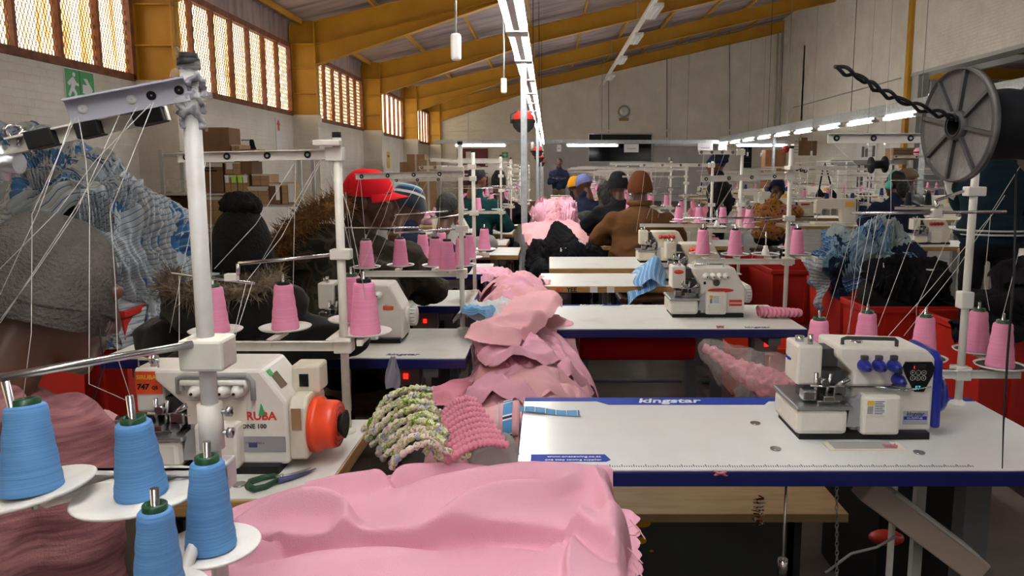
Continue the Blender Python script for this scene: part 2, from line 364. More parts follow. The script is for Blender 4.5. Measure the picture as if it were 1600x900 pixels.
def copy_tree(o, parent=None, kids=None):
    if kids is None:
        kids = {}
        for x in bpy.data.objects:
            if x.parent: kids.setdefault(x.parent.name, []).append(x)
    c = o.copy(); COL.objects.link(c)
    if parent: c.parent = parent
    for ch in kids.get(o.name, []): copy_tree(ch, c, kids)
    return c
def text(s, size, material, parent, M, name='lettering', depth=.0006, bold=0, shear=0, align='LEFT', sx=1):
    cu = bpy.data.curves.new('t', 'FONT'); cu.body = s; cu.size = size; cu.extrude = depth; cu.align_x = align
    cu.shear = shear; cu.offset = bold; cu.resolution_u = 2
    t = bpy.data.objects.new('t', cu); COL.objects.link(t); t.scale = (1,1,1)
    bpy.context.view_layer.update()
    me = bpy.data.meshes.new_from_object(t.evaluated_get(bpy.context.evaluated_depsgraph_get()))
    bpy.data.objects.remove(t); me.materials.clear(); me.materials.append(MT[material])
    me.transform(M @ Matrix.Diagonal((sx, 1, 1, 1))); me.name = name
    o = bpy.data.objects.new(name, me); COL.objects.link(o)
    if parent: o.parent = parent
    return o
def T(*a): return Matrix.Translation(a if len(a) == 3 else a[0])
RX = lambda a: Matrix.Rotation(a, 4, 'X'); RY = lambda a: Matrix.Rotation(a, 4, 'Y'); RZ = lambda a: Matrix.Rotation(a, 4, 'Z')
FRONT = RX(R90)      # text facing -Y
# ------------------------------------------------------------------ soft blobs: capsules and ellipsoids fused into one skin
def blob_mesh(prims, voxel=.014, smooth=4, disp=None, cut=None):
    mb = MB()
    for p in prims:
        if p[0] == 'c':
            a, b = V(p[1]), V(p[2]); mb.cyl(a, b, p[3], p[4], 14); mb.ball(a, p[3], 14, 8); mb.ball(b, p[4], 14, 8)
        elif p[0] == 'e':
            R = Euler(p[3]).to_matrix() if len(p) > 3 else Matrix.Identity(3)
            t = MB().ball((0,0,0), tuple(p[2]), 18, 12); mb.add([R @ V(q)+V(p[1]) for q in t.v], t.f, True)
    me = bpy.data.meshes.new('b'); me.from_pydata(mb.v, [], mb.f)
    o = bpy.data.objects.new('b', me); COL.objects.link(o)
    r = o.modifiers.new('r', 'REMESH'); r.mode = 'VOXEL'; r.voxel_size = voxel; r.use_smooth_shade = True
    if smooth:
        sm = o.modifiers.new('s', 'SMOOTH'); sm.factor = .5; sm.iterations = smooth
    bpy.context.view_layer.update()
    dg = bpy.context.evaluated_depsgraph_get()
    out = bpy.data.meshes.new_from_object(o.evaluated_get(dg)); bpy.data.objects.remove(o); bpy.data.meshes.remove(me)
    if disp:
        nr = [v.normal.copy() for v in out.vertices]
        for v, n in zip(out.vertices, nr): v.co = v.co+n*disp(v.co)
    if cut:
        bm = bmesh.new(); bm.from_mesh(out)
        bmesh.ops.delete(bm, geom=[v for v in bm.verts if cut(v.co)], context='VERTS'); bm.to_mesh(out); bm.free()
    for p in out.polygons: p.use_smooth = True
    return out
def blob(name, prims, material, parent=None, voxel=.014, smooth=4, disp=None, cut=None):
    me = blob_mesh(prims, voxel, smooth, disp, cut); me.name = name; me.materials.clear(); me.materials.append(MT[material])
    o = bpy.data.objects.new(name, me); COL.objects.link(o)
    if parent: o.parent = parent
    return o
def fbm(p, s, oct=3): return noise.fractal(V(p)*s, 1, 2, oct)
def ridge(p, s): return 1-abs(noise.noise(V(p)*s))*2
# ================================================================== the hall
XL, XR, YB, YF, XC = -5.43, 10.5, 34.0, -7.0, -4.9
SILL, HEAD = 2.56, 3.99
def rb(x): return 4.75+.228*(x+1.7)        # underside of the rafters
def rt(x): return rb(x)+.46
struct('floor', MB().box(XL-.3, 26, YF, YB+.3, -.2, 0), 'concrete')
COLS = [-2, 4, 10, 16, 22, 28, 33.9]
wl = MB().box(XL-.25, XL, YF, YB, 0, SILL)
struct('wall_left', wl, 'wall_x')
struct('wall_left_top', MB().box(XL-.1, XL-.02, YF, YB, HEAD, 4.5), 'sheet_roof')
struct('wall_left_rear', MB().box(XL-.25, XL, YF, -2.1, SILL, HEAD), 'wall_x')
struct('wall_front', MB().prism([(XL-.25, 0), (XR+.2, 0), (XR+.2, 8.2), (XL-.25, 4.5)], YF-.2, YF, 'y'), 'wall_y')
struct('wall_front_far', MB().box(XR, 26.2, YF-.2, YF, 0, 6.5), 'wall_low')
struct('wall_back', MB().prism([(XL, 0), (XR+.2, 0), (XR+.2, rt(XR)+.2), (XL, rt(XL)+.2)], YB, YB+.25, 'y'), 'wall_y')
struct('wall_right', MB().prism([(21.8, 0), (YB, 0), (YB, rt(XR)+.16), (21.8, rt(XR)+.16)], XR, XR+.25, 'x'), 'wall_x')
struct('wall_right_upper', MB().box(XR-.12, XR+.25, YF, 21.9, 4.14, rt(XR)+.16), 'wall_x')
struct('lintel_right', MB().box(XR-.14, XR+.3, YF, 21.9, 4.05, 4.14), 'leg_grey')
# neighbouring hall beyond the opening
struct('wall_far', MB().box(XR, 26, YB-3, YB-2.8, 0, 6.5), 'wall_low')
struct('wall_far_side', MB().box(26, 26.2, YF, YB, 0, 6.5), 'wall_low')
rs = MB(); n = 640
for k in range(n+1):
    y = YF+(YB+.3-YF)*k/n; z = .022*math.sin(k*math.pi/2*1.0)
    for x in (XL-.5, XR+.3): rs.v.append((x, y, rt(x)+.14+z))
rs.f = [(2*k, 2*k+1, 2*k+3, 2*k+2) for k in range(n)]; rs.sm = [False]*n; rs.mi = [0]*n
struct('ceiling', rs, 'sheet_roof')
r2 = MB()
for k in range(201):
    y = YF+(YB-YF)*k/200
    for x in (XR+.25, 26.2): r2.v.append((x, y, 5.4-.03*(x-XR)+.03*(k % 2)))
r2.f = [(2*k, 2*k+1, 2*k+3, 2*k+2) for k in range(200)]; r2.sm = [False]*200; r2.mi = [0]*200
struct('ceiling_far', r2, 'sheet_roof')
for x in (12.5, 15.5, 18.5, 21.5):
    struct('trim_far_purlin', MB().box(x, x+.1, YF, YB-3, 5.0, 5.2), 'leg_grey')
for y in (10, 16, 22, 28):
    struct('trim_far_beam', MB().box(XR+.3, 26, y, y+.15, 4.75, 5.15), 'yellow_steel')
# pillars, steel columns, haunched rafters
for i, y in enumerate(COLS):
    struct('pillar', MB().box(XL-.05, XC+.02, y-.13, y+.13, 0, SILL), 'wall_y')
    c = MB().box(XL, XC, y-.008, y+.008, SILL, 4.5)
    for x in (XL, XC-.018): c.box(x, x+.018, y-.11, y+.11, SILL, rt(x) if x > XL else 4.4)
    for z in (3.0, 3.52, 4.02): c.box(XL, XC, y-.10, y+.10, z, z+.014)
    struct('column', c, 'yellow_steel')
    xe = -.6; X1 = XR
    r = MB().prism([(XC, 3.6), (xe, rb(xe)), (X1, rb(X1)), (X1, rt(X1)), (XC, rt(XC))], y-.008, y+.008, 'y')
    def fl(a, b, t=.016, hw=.10):
        d = V((b[0]-a[0], 0, b[1]-a[1])); L = d.length; ang = math.atan2(d.z, d.x)
        r.box(0, L, -hw, hw, -t/2, t/2, M=T(a[0], y, a[1]) @ RY(-ang))
    fl((XC, 3.6), (xe, rb(xe))); fl((xe, rb(xe)), (X1, rb(X1))); fl((XC, rt(XC)), (X1, rt(X1))); fl((XC, rb(XC)), (xe+.6, rb(xe+.6)+.01), .012, .10)
    struct('rafter', r, 'yellow_steel')
for x in np.arange(-5.2, 10.4, 1.56):
    z = rt(x)+.02; r = MB().box(x-.03, x+.03, YF, YB, z, z+.10)
    struct('purlin', r, 'yellow_steel')
    for y in (4, 10, 16, 22, 28):
        if x > -4: struct('fly_brace', MB().cyl((x, y+.75, z+.02), (x, y+.05, rb(x)+.06), .028, n=6), 'yellow_steel')
# windows in the left wall
for i in range(len(COLS)-1):
    y0, y1 = COLS[i]+.12, COLS[i+1]-.12; n = 8; dw = (y1-y0)/n
    fr = MB()
    fr.box(XL-.09, XL+.03, y0, y1, SILL-.02, SILL+.07); fr.box(XL-.09, XL+.03, y0, y1, HEAD-.06, HEAD+.04)
    fr.box(XL-.09, XL+.03, y0-.03, y0+.05, SILL, HEAD); fr.box(XL-.09, XL+.03, y1-.05, y1+.03, SILL, HEAD)
    wn = struct('window_%d' % (i+1), fr, 'rust_frame')
    for k in range(n):
        if i == 2 and k == 0:
            for q in range(26): MB().box(XL-.06, XL+.0, y0+.05, y0+dw-.02, SILL+.08+q*.052, SILL+.088+q*.052, M=None).build('louvre_blade', 'black', wn)
            MB().box(XL-.09, XL-.075, y0, y0+dw, SILL, HEAD).build('dark_void_sheet', 'black', wn); continue  # black sheet stands in for the dark void behind the louvres
        MB().box(XL-.07, XL-.06, y0+k*dw+.02, y0+(k+1)*dw-.02, SILL+.05, HEAD-.05).build('pane', 'dirty_pane', wn)
    for k in range(1, n): MB().box(XL-.08, XL+.02, y0+k*dw-.025, y0+k*dw+.025, SILL, HEAD).build('mullion', 'rust_frame', wn)
    if 1 <= i <= 3:
        ms = MB(); st = .055 if i == 1 else .08; H = HEAD-SILL-.1; sl = .45
        a = (5.0 if i == 1 else y0)-H*sl
        while a < y1:
            for sg in (1, -1):
                ya, yb = (a, a+H*sl) if sg == 1 else (a+H*sl, a)
                za, zb = SILL+.05, HEAD-.05
                def cl(y, z, y2, z2, lim):
                    t = (lim-y)/(y2-y) if y2 != y else 0; return z+(z2-z)*t
                pa, pb = [ya, za], [yb, zb]
                for p, q in ((pa, pb), (pb, pa)):
                    for lim, s in ((y0+.03, 1), (y1-.03, -1)):
                        if s*(p[0]-lim) < 0 and q[0] != p[0]: p[1] = cl(p[0], p[1], q[0], q[1], lim); p[0] = lim
                if abs(pa[0]-pb[0]) > .01 and za-.01 <= min(pa[1], pb[1]) and max(pa[1], pb[1]) <= zb+.01:
                    ms.cyl((XL-.03, pa[0], pa[1]), (XL-.03, pb[0], pb[1]), .0045 if i == 1 else .006, n=3, cap=False)
            a += st
        tag(ms.build('mesh_screen', 'mesh_wire', wn), kind='stuff')
# back wall fittings
struct('trim_back_ledge', MB().box(XL, XR, YB-.06, YB, 3.17, 3.24), 'wall_y')
struct('wall_back_dado', MB().box(-.2, 8.0, YB-.03, YB, 0, 2.75), 'wall_low')
def bw(px0, px1, py0, py1, Y):
    a = P(px0, py1, Y); b = P(px1, py0, Y); return a.x, b.x, a.z, b.z
x0, x1, z0, z1 = bw(920, 1018, 210, 252, YB-.05)
wo = struct('window_7', MB().box(x0-.06, x1+.06, YB-.09, YB-.02, z1, z1+.07).box(x0-.06, x1+.06, YB-.09, YB-.02, z0-.07, z0).box(x0-.06, x0, YB-.09, YB-.02, z0, z1).box(x1, x1+.06, YB-.09, YB-.02, z0, z1).box(x0, x1, YB-.09, YB-.02, 2.68, 2.76), 'alu')
MB().box(x0, x1, YB-.06, YB-.05, z0, 2.68).build('pane', 'dark_glass', wo); MB().box(x0, x1, YB-.06, YB-.05, 2.76, z1).build('pane', 'black', wo)
x0, x1, z0, z1 = bw(715, 762, 232, 310, YB-.05)
dr = struct('door_1', MB().box(x0, x1, YB-.07, YB-.01, 0, z1), 'maroon')
MB().box(x0+.02, (x0+x1)/2-.02, YB-.10, YB-.07, 0, z1-.05).build('door_leaf', 'maroon', dr); MB().box((x0+x1)/2+.02, x1-.02, YB-.10, YB-.07, 0, z1-.05).build('door_leaf', 'maroon', dr)
x0, x1, z0, z1 = bw(728, 742, 237, 250, YB-.12); MB().box(x0, x1, YB-.115, YB-.10, z0, z1).build('notice', 'paper', dr)
x0, x1, z0, z1 = bw(1020, 1105, 229, 300, YB-.05)
tag(MB().box(x0, x1, YB-.08, YB-.04, 0, z1).build('screen_panel', 'wall_low'), 'grey flat screen panel on the back wall beside the dark office window', 'panel')
tag(MB().box(x0+.02, x1+.1, YB-.14, YB-.04, z1, z1+.22, .02).build('roller_housing', 'alu'), 'long pale roller housing above the grey screen panel', 'housing')
# loud siren lamp on the back wall
a = P(975, 174, YB-.06); s = thing('wall_light', 'round grey bulkhead lamp high on the back wall', 'lamp', (a.x, YB, a.z))
MB().lathe([(0,.0),(.26,.0),(.28,.06),(.24,.16),(0,.16)], 20, RX(R90)).build('rim', 'grey', s); MB().ball((0,-.16,0), (.2,.08,.2)).build('lens', 'paper', s)
MB().box(-.22,.22,-.05,0,-.42,-.29).build('plate', 'cardboard', s)
# thin conduits and cracks on the back wall
for px, pya, pyb in ((938, 137, 205), (951, 125, 220), (1042, 92, 215), (1140, 40, 212)):
    a = P(px, pya, YB-.03); b = P(px, pyb, YB-.03)
    tag(MB().cyl((a.x, YB-.03, a.z), (b.x, YB-.03, b.z), .045 if px == 938 else .02, n=6).build('wall_conduit', 'paint_white' if px == 938 else 'grey'),
        {938: 'white downpipe conduit dropping from the roof conduit to the back wall ledge', 951: 'thin grey conduit beside the white downpipe on the back wall', 1042: 'thin grey conduit right of the bulkhead lamp', 1140: 'tall thin grey conduit near the right end of the back wall'}[px], 'conduit')
a = PXp(1213, 30, XR-.05); 
tag(MB().cyl((XR-.06, YB-.1, 3.0), (XR-.06, YB-.1, rb(XR)), .05, n=6).cyl((XR-.25, YB-.08, 3.0), (XR-.25, YB-.08, rb(XR)), .03, n=6).build('corner_pipe', 'leg_grey'), 'pair of grey pipes in the far right wall corner', 'pipe')
struct('column_right', MB().box(XR-.22, XR-.10, 21.6, 21.8, 0, rb(XR)), 'yellow_steel')
struct('post_right', MB().box(XR-.1, XR+.2, 21.2, 21.6, 0, 4.14), 'leg_grey')
for py, px0, px1 in ((166, 1240, 1408),):
    a = PXp(px0, 168, XR-.03); b = PXp(px1, 122, XR-.03)
    tag(MB().cyl(a, b, .018, n=5).build('wall_cable', 'grey'), 'thin cable running along the right wall', 'cable')
# high conduit with unlit fittings
a = P(938, 137, 33.8); cz, cx_ = a.z, a.x
hc = thing('roof_conduit', 'white high-level conduit carrying unlit fittings below the rafters', 'conduit', (cx_, 0, cz))
MB().box(-.05, .05, 12, 33.9, -.04, .04).build('rail', 'paint_white', hc)
for y in (17.5, 21, 25, 29.5):
    f = MB().box(-.02, .22, y-.7, y+.7, -.12, -.03, .01).build('unlit_fitting', 'paint_white', hc); MB().cyl((.1, y-.62, -.13), (.1, y+.62, -.13), .02, n=8).build('dead_tube', 'paper', f)
for y in (13, 19.9, 27.9): MB().cyl((0, y, 0), (0, y, rt(cx_)-cz+.05), .012, n=5).build('hanger', 'grey', hc)
# ------------------------------------------------------------------ fluorescent rails
def fitting(label, group):
    t = thing('fluorescent_light', label, 'light', group=group)
    MB().box(-.026, .026, -.62, .62, -.09, 0, .006).build('housing', 'paint_white', t)
    for x in (-.052, .052): MB().cyl((x, -.58, -.07), (x, .58, -.07), .019, n=8).build('tube', 'tube_glow', t)
    for y in (-.6, .6): MB().box(-.075, .075, y-.02, y+.02, -.1, -.045).build('end_cap', 'paint_white', t)
    return t
RZc, RXc = 2.43, -.22
g1 = 'fittings under the central tray'
f0 = fitting('lit twin-tube fluorescent fitting under the central cable tray', g1)
cr = thing('cable_tray', 'galvanised cable tray running down the middle of the hall', 'cable tray', (RXc, 0, RZc))
MB().box(-.04, .04, -5, 27.8, 0, .08).build('channel', 'galv', cr); MB().box(-.055, .055, -5, 27.8, .075, .085).build('lid', 'galv', cr)
for k, y in enumerate((6.70, 14.86, 21.66, 27.4)): struct('trim_%d' % (k+1), MB().box(RXc-.028, RXc+.028, y-.028, y+.028, 0, RZc+.02, .004), 'galv')
for y in (3.9, 9.9, 15.9, 21.9): MB().cyl((.02, y, .08), (.02, y, rb(RXc)-RZc+.02), .006, n=5).build('hanger_wire', 'dark_grey', cr)
ys = [-4.2, -2.4, -.6, .75]+list(np.arange(3.3, 27, 1.36))
for k, y in enumerate(ys):
    f = f0 if k == 0 else copy_tree(f0); f.location = (RXc-.0, y, RZc)
RXr, RZr = 6.45, 2.43
g2 = 'fittings under the right-hand tray'
f1 = copy_tree(f0); tag(f1, 'lit twin-tube fluorescent fitting under the right-hand cable tray', None, g2)
tr = thing('cable_tray', 'galvanised cable tray running down the right-hand bay', 'cable tray', (RXr, 0, RZr))
MB().box(-.05, .05, -4, 28, 0, .20).build('channel', 'galv', tr)
for k, y in enumerate((6.05, 12.85, 21.35)): struct('trim_%d' % (k+5), MB().box(RXr-.035, RXr+.035, y-.035, y+.035, 0, RZr+.02), 'galv')
for y in (10, 16, 22): MB().cyl((0, y, .1), (0, y, rb(RXr)-RZr+.02), .007, n=5).build('hanger_wire', 'dark_grey', tr)
for k, y in enumerate([-3, -1, 1, 3]+list(np.arange(5.2, 27.6, 1.7))):
    f = f1 if k == 0 else copy_tree(f1); f.location = (RXr, y, RZr)
# cross tray along the back
cb = thing('cable_tray', 'galvanised cable tray crossing in front of the back wall', 'cable tray', (0, 28.0, RZr))
MB().box(-4.3, 9.3, -.05, .05, -.04, .10).build('channel', 'galv', cb)
for x in (-3.0, 2.0, 5.2, 8.6): MB().cyl((x, 0, .1), (x, 0, rb(x)-RZr), .008, n=5).build('hanger_wire', 'grey', cb)
for x in (-2.55, 1.65, 8.0):
    f = copy_tree(f0); tag(f, 'lit fluorescent fitting set crosswise near the back wall', None, 'crosswise fittings at the back'); f.rotation_euler.z = R90; f.location = (x, 28.0, RZr-.05); f.scale = (1, 1.6, 1)
for (x, y, z) in ((14.0, 26.6, P(1461, 147, 26.6).z), (14.2, 28.0, P(1440, 224, 28).z)):
    f = copy_tree(f0); tag(f, 'lit fluorescent fitting in the neighbouring hall beyond the opening', None, 'fittings in the neighbouring hall'); f.location = (x, y, z); f.rotation_euler.z = R90
    tag(MB().cyl((x, y, z-.01), (x, y, 5.45), .01, n=4).build('hanging_rod', 'grey'), 'thin rod holding a fitting in the neighbouring hall', 'rod', 'rods in the neighbouring hall')
# fittings wholly outside the picture carry on the same two trays; say so in their names
_k = 0
for f in [o for o in bpy.data.objects if o.name.startswith('fluorescent_light')]:
    vis = False; M = T(f.location) @ RZ(f.rotation_euler.z)
    for q in np.linspace(-1.0, 1.0, 9):
        w_ = M @ V((0, q, -.07))-V((0, 0, CAMZ)); d_ = w_.y*math.cos(PITCH)-w_.z*math.sin(PITCH)
        if d_ > .1:
            u_ = CX+F*w_.x/d_; v_ = CY-F*(w_.y*math.sin(PITCH)+w_.z*math.cos(PITCH))/d_
            if -20 < u_ < 1620 and -20 < v_ < 920: vis = True
    if not vis:
        _k += 1; f.name = 'fluorescent_light_%d_offscreen' % _k
        for j, ch in enumerate([c for c in bpy.data.objects if c.parent == f and c.name.startswith('tube')]): ch.name = 'tube_%d_offscreen' % (2*_k+j-1)
# hanging socket pendants
def pendant(px, py0, py1, Y, wid, lab):
    a = P(px, py0, Y); b = P(px, py1, Y); h = a.z-b.z; t = thing('socket_pendant', lab, 'socket', (a.x, Y, b.z)); top = rb(a.x)-b.z
    pts = [(.004*math.sin(q*1.7), 0, h+(top-h)*q/12) for q in range(13)]
    MB().tube(pts, .007, 6).build('cable', 'grey', t)
    MB().box(-wid/2, wid/2, -wid/2.6, wid/2.6, 0, h, wid*.3, seg=3).build('housing', 'paint_white', t)
    for q in (.3, .65): MB().cyl((0, -wid/2.6-.002, h*q), (0, -wid/2.6+.002, h*q), wid*.22, n=10).build('socket_face', 'paper', t)
pendant(712, 52, 95, 4.2, .058, 'white hanging socket block on a dark cable below the second rafter')
pendant(787, 122, 146, 6.3, .05, 'small white hanging socket beside the central tray')
for k, (px, py, Y) in enumerate(((1355, 224, 13), (1382, 222, 14), (1268, 236, 15), (1190, 238, 17), (1168, 238, 18), (1046, 246, 20), (832, 222, 9.42))):
    a = P(px, py, Y); t = thing('pull_switch', 'small white pull-cord toggle hanging from a cable tray', 'pull cord', a, 0, 'pull-cord toggles')
    MB().cyl((0,0,.0), (0,0,-.09), .02, .024, 8).build('toggle', 'paint_white', t); MB().cyl((0,0,0), (0,0,(rt(a.x)+.1 if k < 6 else RZc)-a.z), .003, n=4).build('cord', 'grey', t)
# red/dark hanging balls
for k, (px, py, Y) in enumerate(((818, 190, 8.06), (841, 237, 16.22), (851.5, 247, 20.3), (859, 255, 24.38))):
    a = P(px, py, Y); r = .125; a.x = RXc-.03 if k else a.x
    t = thing('hanging_ball', 'red and dark grey ball hanging in a wire bracket from the central tray', 'hanging ball', a, 0, 'balls under the central tray')
    MB().lathe([(.001, r), (r*.5, r*.87), (r*.87, r*.5), (r, 0)], 20).build('upper_half', 'red_plastic', t)
    MB().lathe([(r*1.0, 0), (r*.87, -r*.5), (r*.5, -r*.87), (.001, -r)], 20).build('lower_half', 'dark_grey', t)
    MB().lathe([(r*1.04, .02), (r*1.04, -.02)], 20).build('band', 'black', t)
    MB().tube([(-r*1.1, 0, -.02), (-r*1.1, 0, r*.6), (0, 0, r*1.1), (r*1.1, 0, r*.6), (r*1.1, 0, -.02)], .007, 6).build('bracket', 'dark_grey', t)
    MB().cyl((0,0,r), (0,0,RZc-a.z+.04), .008, n=6).build('hanger', 'dark_grey', t); MB().cyl((.02,-r*.9,r*.5), (.02,-r*.9,r*1.0), .022, n=8).build('tag', 'paper', t)
# emergency exit sign on the left wall
a = PXp(126, 132, XL+.02); b = PXp(106, 113, XL+.02); c = PXp(147, 150, XL+.02)
t = thing('exit_sign', 'green and white running-man exit sign with arrow on the left wall', 'sign', (XL+.001, a.y, min(a.z, SILL-.235)))
hw, hh = .26, .2
MB().box(0, .012, -hw*1.03, -.006, -hh, hh).build('plate', 'green_print', t); MB().box(0, .012, .006, hw*1.03, -hh, hh).build('plate', 'green_print', t)
S = lambda pts, y0: [(y0+q[0]*.2, q[1]*.2) for q in pts]
def decal(poly, nm, mt): MB().prism(poly, .012, .016, 'x').build(nm, mt, t)
decal(S([(.1,.0),(.62,.0),(.62,-.28),(1.1,.18),(.62,.64),(.62,.32),(.1,.32)], .03) and [(.04,-.05),(.13,-.05),(.07,-.12),(.13,-.12),(.23,0),(.13,.12),(.07,.12),(.13,.05),(.04,.05)], 'arrow', 'white_print')
decal([(-.16,.10),(-.12,.12),(-.07,.06),(-.03,.05),(-.03,.02),(-.09,.03),(-.11,-.01),(-.07,-.06),(-.09,-.16),(-.12,-.16),(-.11,-.07),(-.15,-.04),(-.20,-.11),(-.23,-.09),(-.17,.0),(-.16,.04),(-.20,.01),(-.23,.04),(-.21,.06)], 'running_figure', 'white_print')
MB().cyl((.012,-.105,.145), (.016,-.105,.145), .026, n=12).build('figure_head', 'white_print', t)
for k in range(4): MB().box(0, .014, (-hw*1.05, hw*1.03, -hw*1.05, -hw*1.05)[k], (-hw*1.03, hw*1.05, hw*1.05, hw*1.05)[k], (-hh, -hh, -hh-.008, hh)[k], (hh, hh, -hh, hh+.008)[k]).build('border', 'white_print', t)
# green first-aid sign at the back
a = P(789, 242, YB-.02); t = thing('first_aid_sign', 'small green sign with white cross on the back wall', 'sign', (a.x, YB, a.z))
MB().box(-.14,.14,-.02,0,-.13,.13).build('plate', 'green_print', t); MB().box(-.09,.09,-.026,-.02,-.025,.025).box(-.025,.025,-.026,-.02,-.09,.09).build('cross', 'white_print', t)
# ================================================================== work tables
TZ = .77; TAB = []      # TAB: plan rectangles of the table tops
def table(label, x0, x1, y0, y1, top='table_white', edge='navy_edge', leg='table_leg', group=None, th=.036, name='sewing_table', detail=True):
    cx, cy = (x0+x1)/2, (y0+y1)/2; hx, hy = (x1-x0)/2, (y1-y0)/2
    t = thing(name, label, 'table', (cx, cy, 0), 0, group)
    if detail: TAB.append((x0, x1, y0, y1))
    MB().box(-hx, hx, -hy, hy, TZ-th, TZ-.003, .003).build('edge_band', edge, t)
    MB().box(-hx+.003, hx-.003, -hy+.003, hy-.003, TZ-.004, TZ).build('tabletop', top, t)
    for s in (-1, 1):
        x = s*(hx-.12)
        l = MB().box(x-.03, x+.03, -.025, .025, .06 if detail else 0, TZ-th-.03).box(x-.025, x+.025, -hy+.02, hy-.02, TZ-th-.035, TZ-th)
        l.build('leg', leg, t)
        if detail: MB().box(x-.03, x+.03, -hy+.03, hy-.02, 0, .06, .008).build('foot', leg, t)
    if detail: MB().cyl((-hx+.12, .0, .18), (hx-.12, .0, .18), .014, n=8).build('cross_rail', leg, t)
    return t
def ruler(t, x0, x1, y, z):
    m = MB(); x = x0; k = 0
    while x < x1:
        L = .012 if k % 5 == 0 else .006
        m.box(x, x+.0020, y, y+L, z, z+.0005); x += .005; k += 1
    m.build('ruler_marks', 'navy_print', t)
a = PZ(818, 621, TZ); b = PZ(935, 735, TZ); c = PZ(1513, 620, TZ)
R1 = table('white table with a blue branded strip and printed ruler, under the blue-dialled overlocker', a.x, c.x, b.y, a.y)
hx, hy = (c.x-a.x)/2, (a.y-b.y)/2
MB().prism([(-hx+.004, hy-.003), (hx-.004, hy-.003), (hx-.004, hy-.034), (.05, hy-.034), (.03, hy-.064), (-.38, hy-.064), (-.41, hy-.034), (-hx+.004, hy-.034)], TZ, TZ+.0006, 'z').build('blue_strip', 'blue_print', R1)
text('kingstar', .052, 'white_print', R1, T(-.30, hy-.048, TZ+.0008) @ Matrix.Diagonal((1.0,.95,1,1)), bold=.0012, shear=.2)
MB().prism([(-hx+.03, -hy+.045), (-hx+.19, -hy+.045), (-hx+.20, -hy+.055), (-hx+.19, -hy+.085), (-hx+.03, -hy+.085)], TZ, TZ+.0006, 'z').build('blue_tag', 'blue_print', R1)
text('www.onesewing.co.za', .013, 'white_print', R1, T(-hx+.065, -hy+.068, TZ+.0008), depth=.0003)
text('one stop sewing supplier', .012, 'white_print', R1, T(-hx+.06, -hy+.051, TZ+.0008), depth=.0003)
ruler(R1, -hx+.12, hx-.26, -hy+.018, TZ)
text('kingstar', .034, 'navy_print', R1, T(hx-.10, -hy+.035, TZ+.0004), bold=.0008, shear=.2)
for px, py in ((1180, 662), (1212, 702), (1436, 708)):
    q = PZ(px, py, TZ)-V(R1.location); MB().cyl((q.x, q.y, TZ), (q.x, q.y, TZ+.003), .012, n=16).build('screw_cap', 'steel', R1)
q = PZ(1352, 700, TZ)-V(R1.location)
MB().box(q.x-.085, q.x+.085, q.y-.018, q.y+.03, TZ-.001, TZ+.003, .001).build('hatch_frame', 'machine_cream', R1); MB().box(q.x-.072, q.x+.065, q.y-.012, q.y+.03, TZ+.001, TZ+.0035).build('hatch', 'leg_grey', R1)
# under the table: steel leg, waste chute, chain, treadle rod, switch
p0 = P(1365, 770, 1.62)-V(R1.location); p1 = P(1525, 890, 1.62)-V(R1.location)
d = p1-p0; M = T(p0) @ RY(math.atan2(-d.z, d.x))
MB().box(-.03, d.length, -.03, .03, -.03, .03, .004, M=M).build('waste_chute', 'pedal_beige', R1)
MB().box(.02, d.length*.86, -.034, .034, .028, .034, M=M).build('chute_rail', 'leg_grey', R1)
for px, ww in ((1437, .012), (1397, .004)):
    q = P(px, 770, 1.75)-V(R1.location); MB().box(q.x-ww, q.x+ww, q.y-.01, q.y+.01, 0.02, TZ-.04).build('support_post', 'leg_grey' if ww > .01 else 'stand_white', R1)
q = P(1228, 765, 1.6)-V(R1.location); MB().cyl((q.x, q.y, .2), (q.x, q.y, TZ-.03), .003, n=6).cyl((q.x, q.y, .45), (q.x, q.y, .49), .012, n=8).build('treadle_rod', 'steel', R1)
ch = MB(); q = P(1305, 765, 1.58)-V(R1.location)
for k in range(46):
    z = TZ-.045-k*.011; c0 = V((q.x+.012*k/20, q.y, z)); ring = [c0+(V((.0035*math.cos(t), 0, .0075*math.sin(t))) if k % 2 else V((0, .0035*math.cos(t), .0075*math.sin(t)))) for t in [2*math.pi*j/8 for j in range(9)]]
    ch.tube(ring, .0011, 4)
ch.build('chain', 'steel_dull', R1)
MB().tube([P(1290, 895, 1.6)-V(R1.location), P(1330, 865, 1.6)-V(R1.location), P(1370, 855, 1.6)-V(R1.location), P(1400, 838, 1.62)-V(R1.location)], .003).build('lead', 'grey', R1)
q = P(1385, 840, 1.95)-V(R1.location); MB().ball((q.x, q.y, q.z), (.05,.03,.02)).build('red_pad', 'red_plastic', R1)
a = PZ(838, 476, TZ); b = PZ(856, 514, TZ); c = PZ(1262, 514, TZ)
R2 = table('white table with worn blue edge under the overlocker with the red oval badge', a.x-.03, c.x, b.y, a.y, 'table_worn')
hx, hy = (c.x-a.x+.03)/2, (a.y-b.y)/2
MB().prism([(-hx+.12, hy-.004), (-.12, hy-.004), (-.14, hy-.03), (-hx+.15, hy-.03)], TZ, TZ+.0006, 'z').build('blue_strip', 'blue_print', R2)
text('kingstar', .034, 'white_print', R2, T(-.32, hy-.026, TZ+.0008), bold=.001, shear=.2)
text('kingstar', .032, 'navy_print', R2, T(hx-.24, -hy+.02, TZ+.0004), bold=.0006, shear=.2)
q = P(1197, 538, 3.0)-V(R2.location); MB().box(q.x-.05, q.x+.05, q.y, q.y+.05, q.z-.035, q.z+.04, .004).build('switch_box', 'grey', R2); MB().box(q.x-.008, q.x+.008, q.y-.004, q.y, q.z-.008, q.z+.008).build('switch_lamp', 'led_red', R2)
a = PZ(858, 427, TZ); b = PZ(843, 447, TZ); c = PZ(1183, 452, TZ)
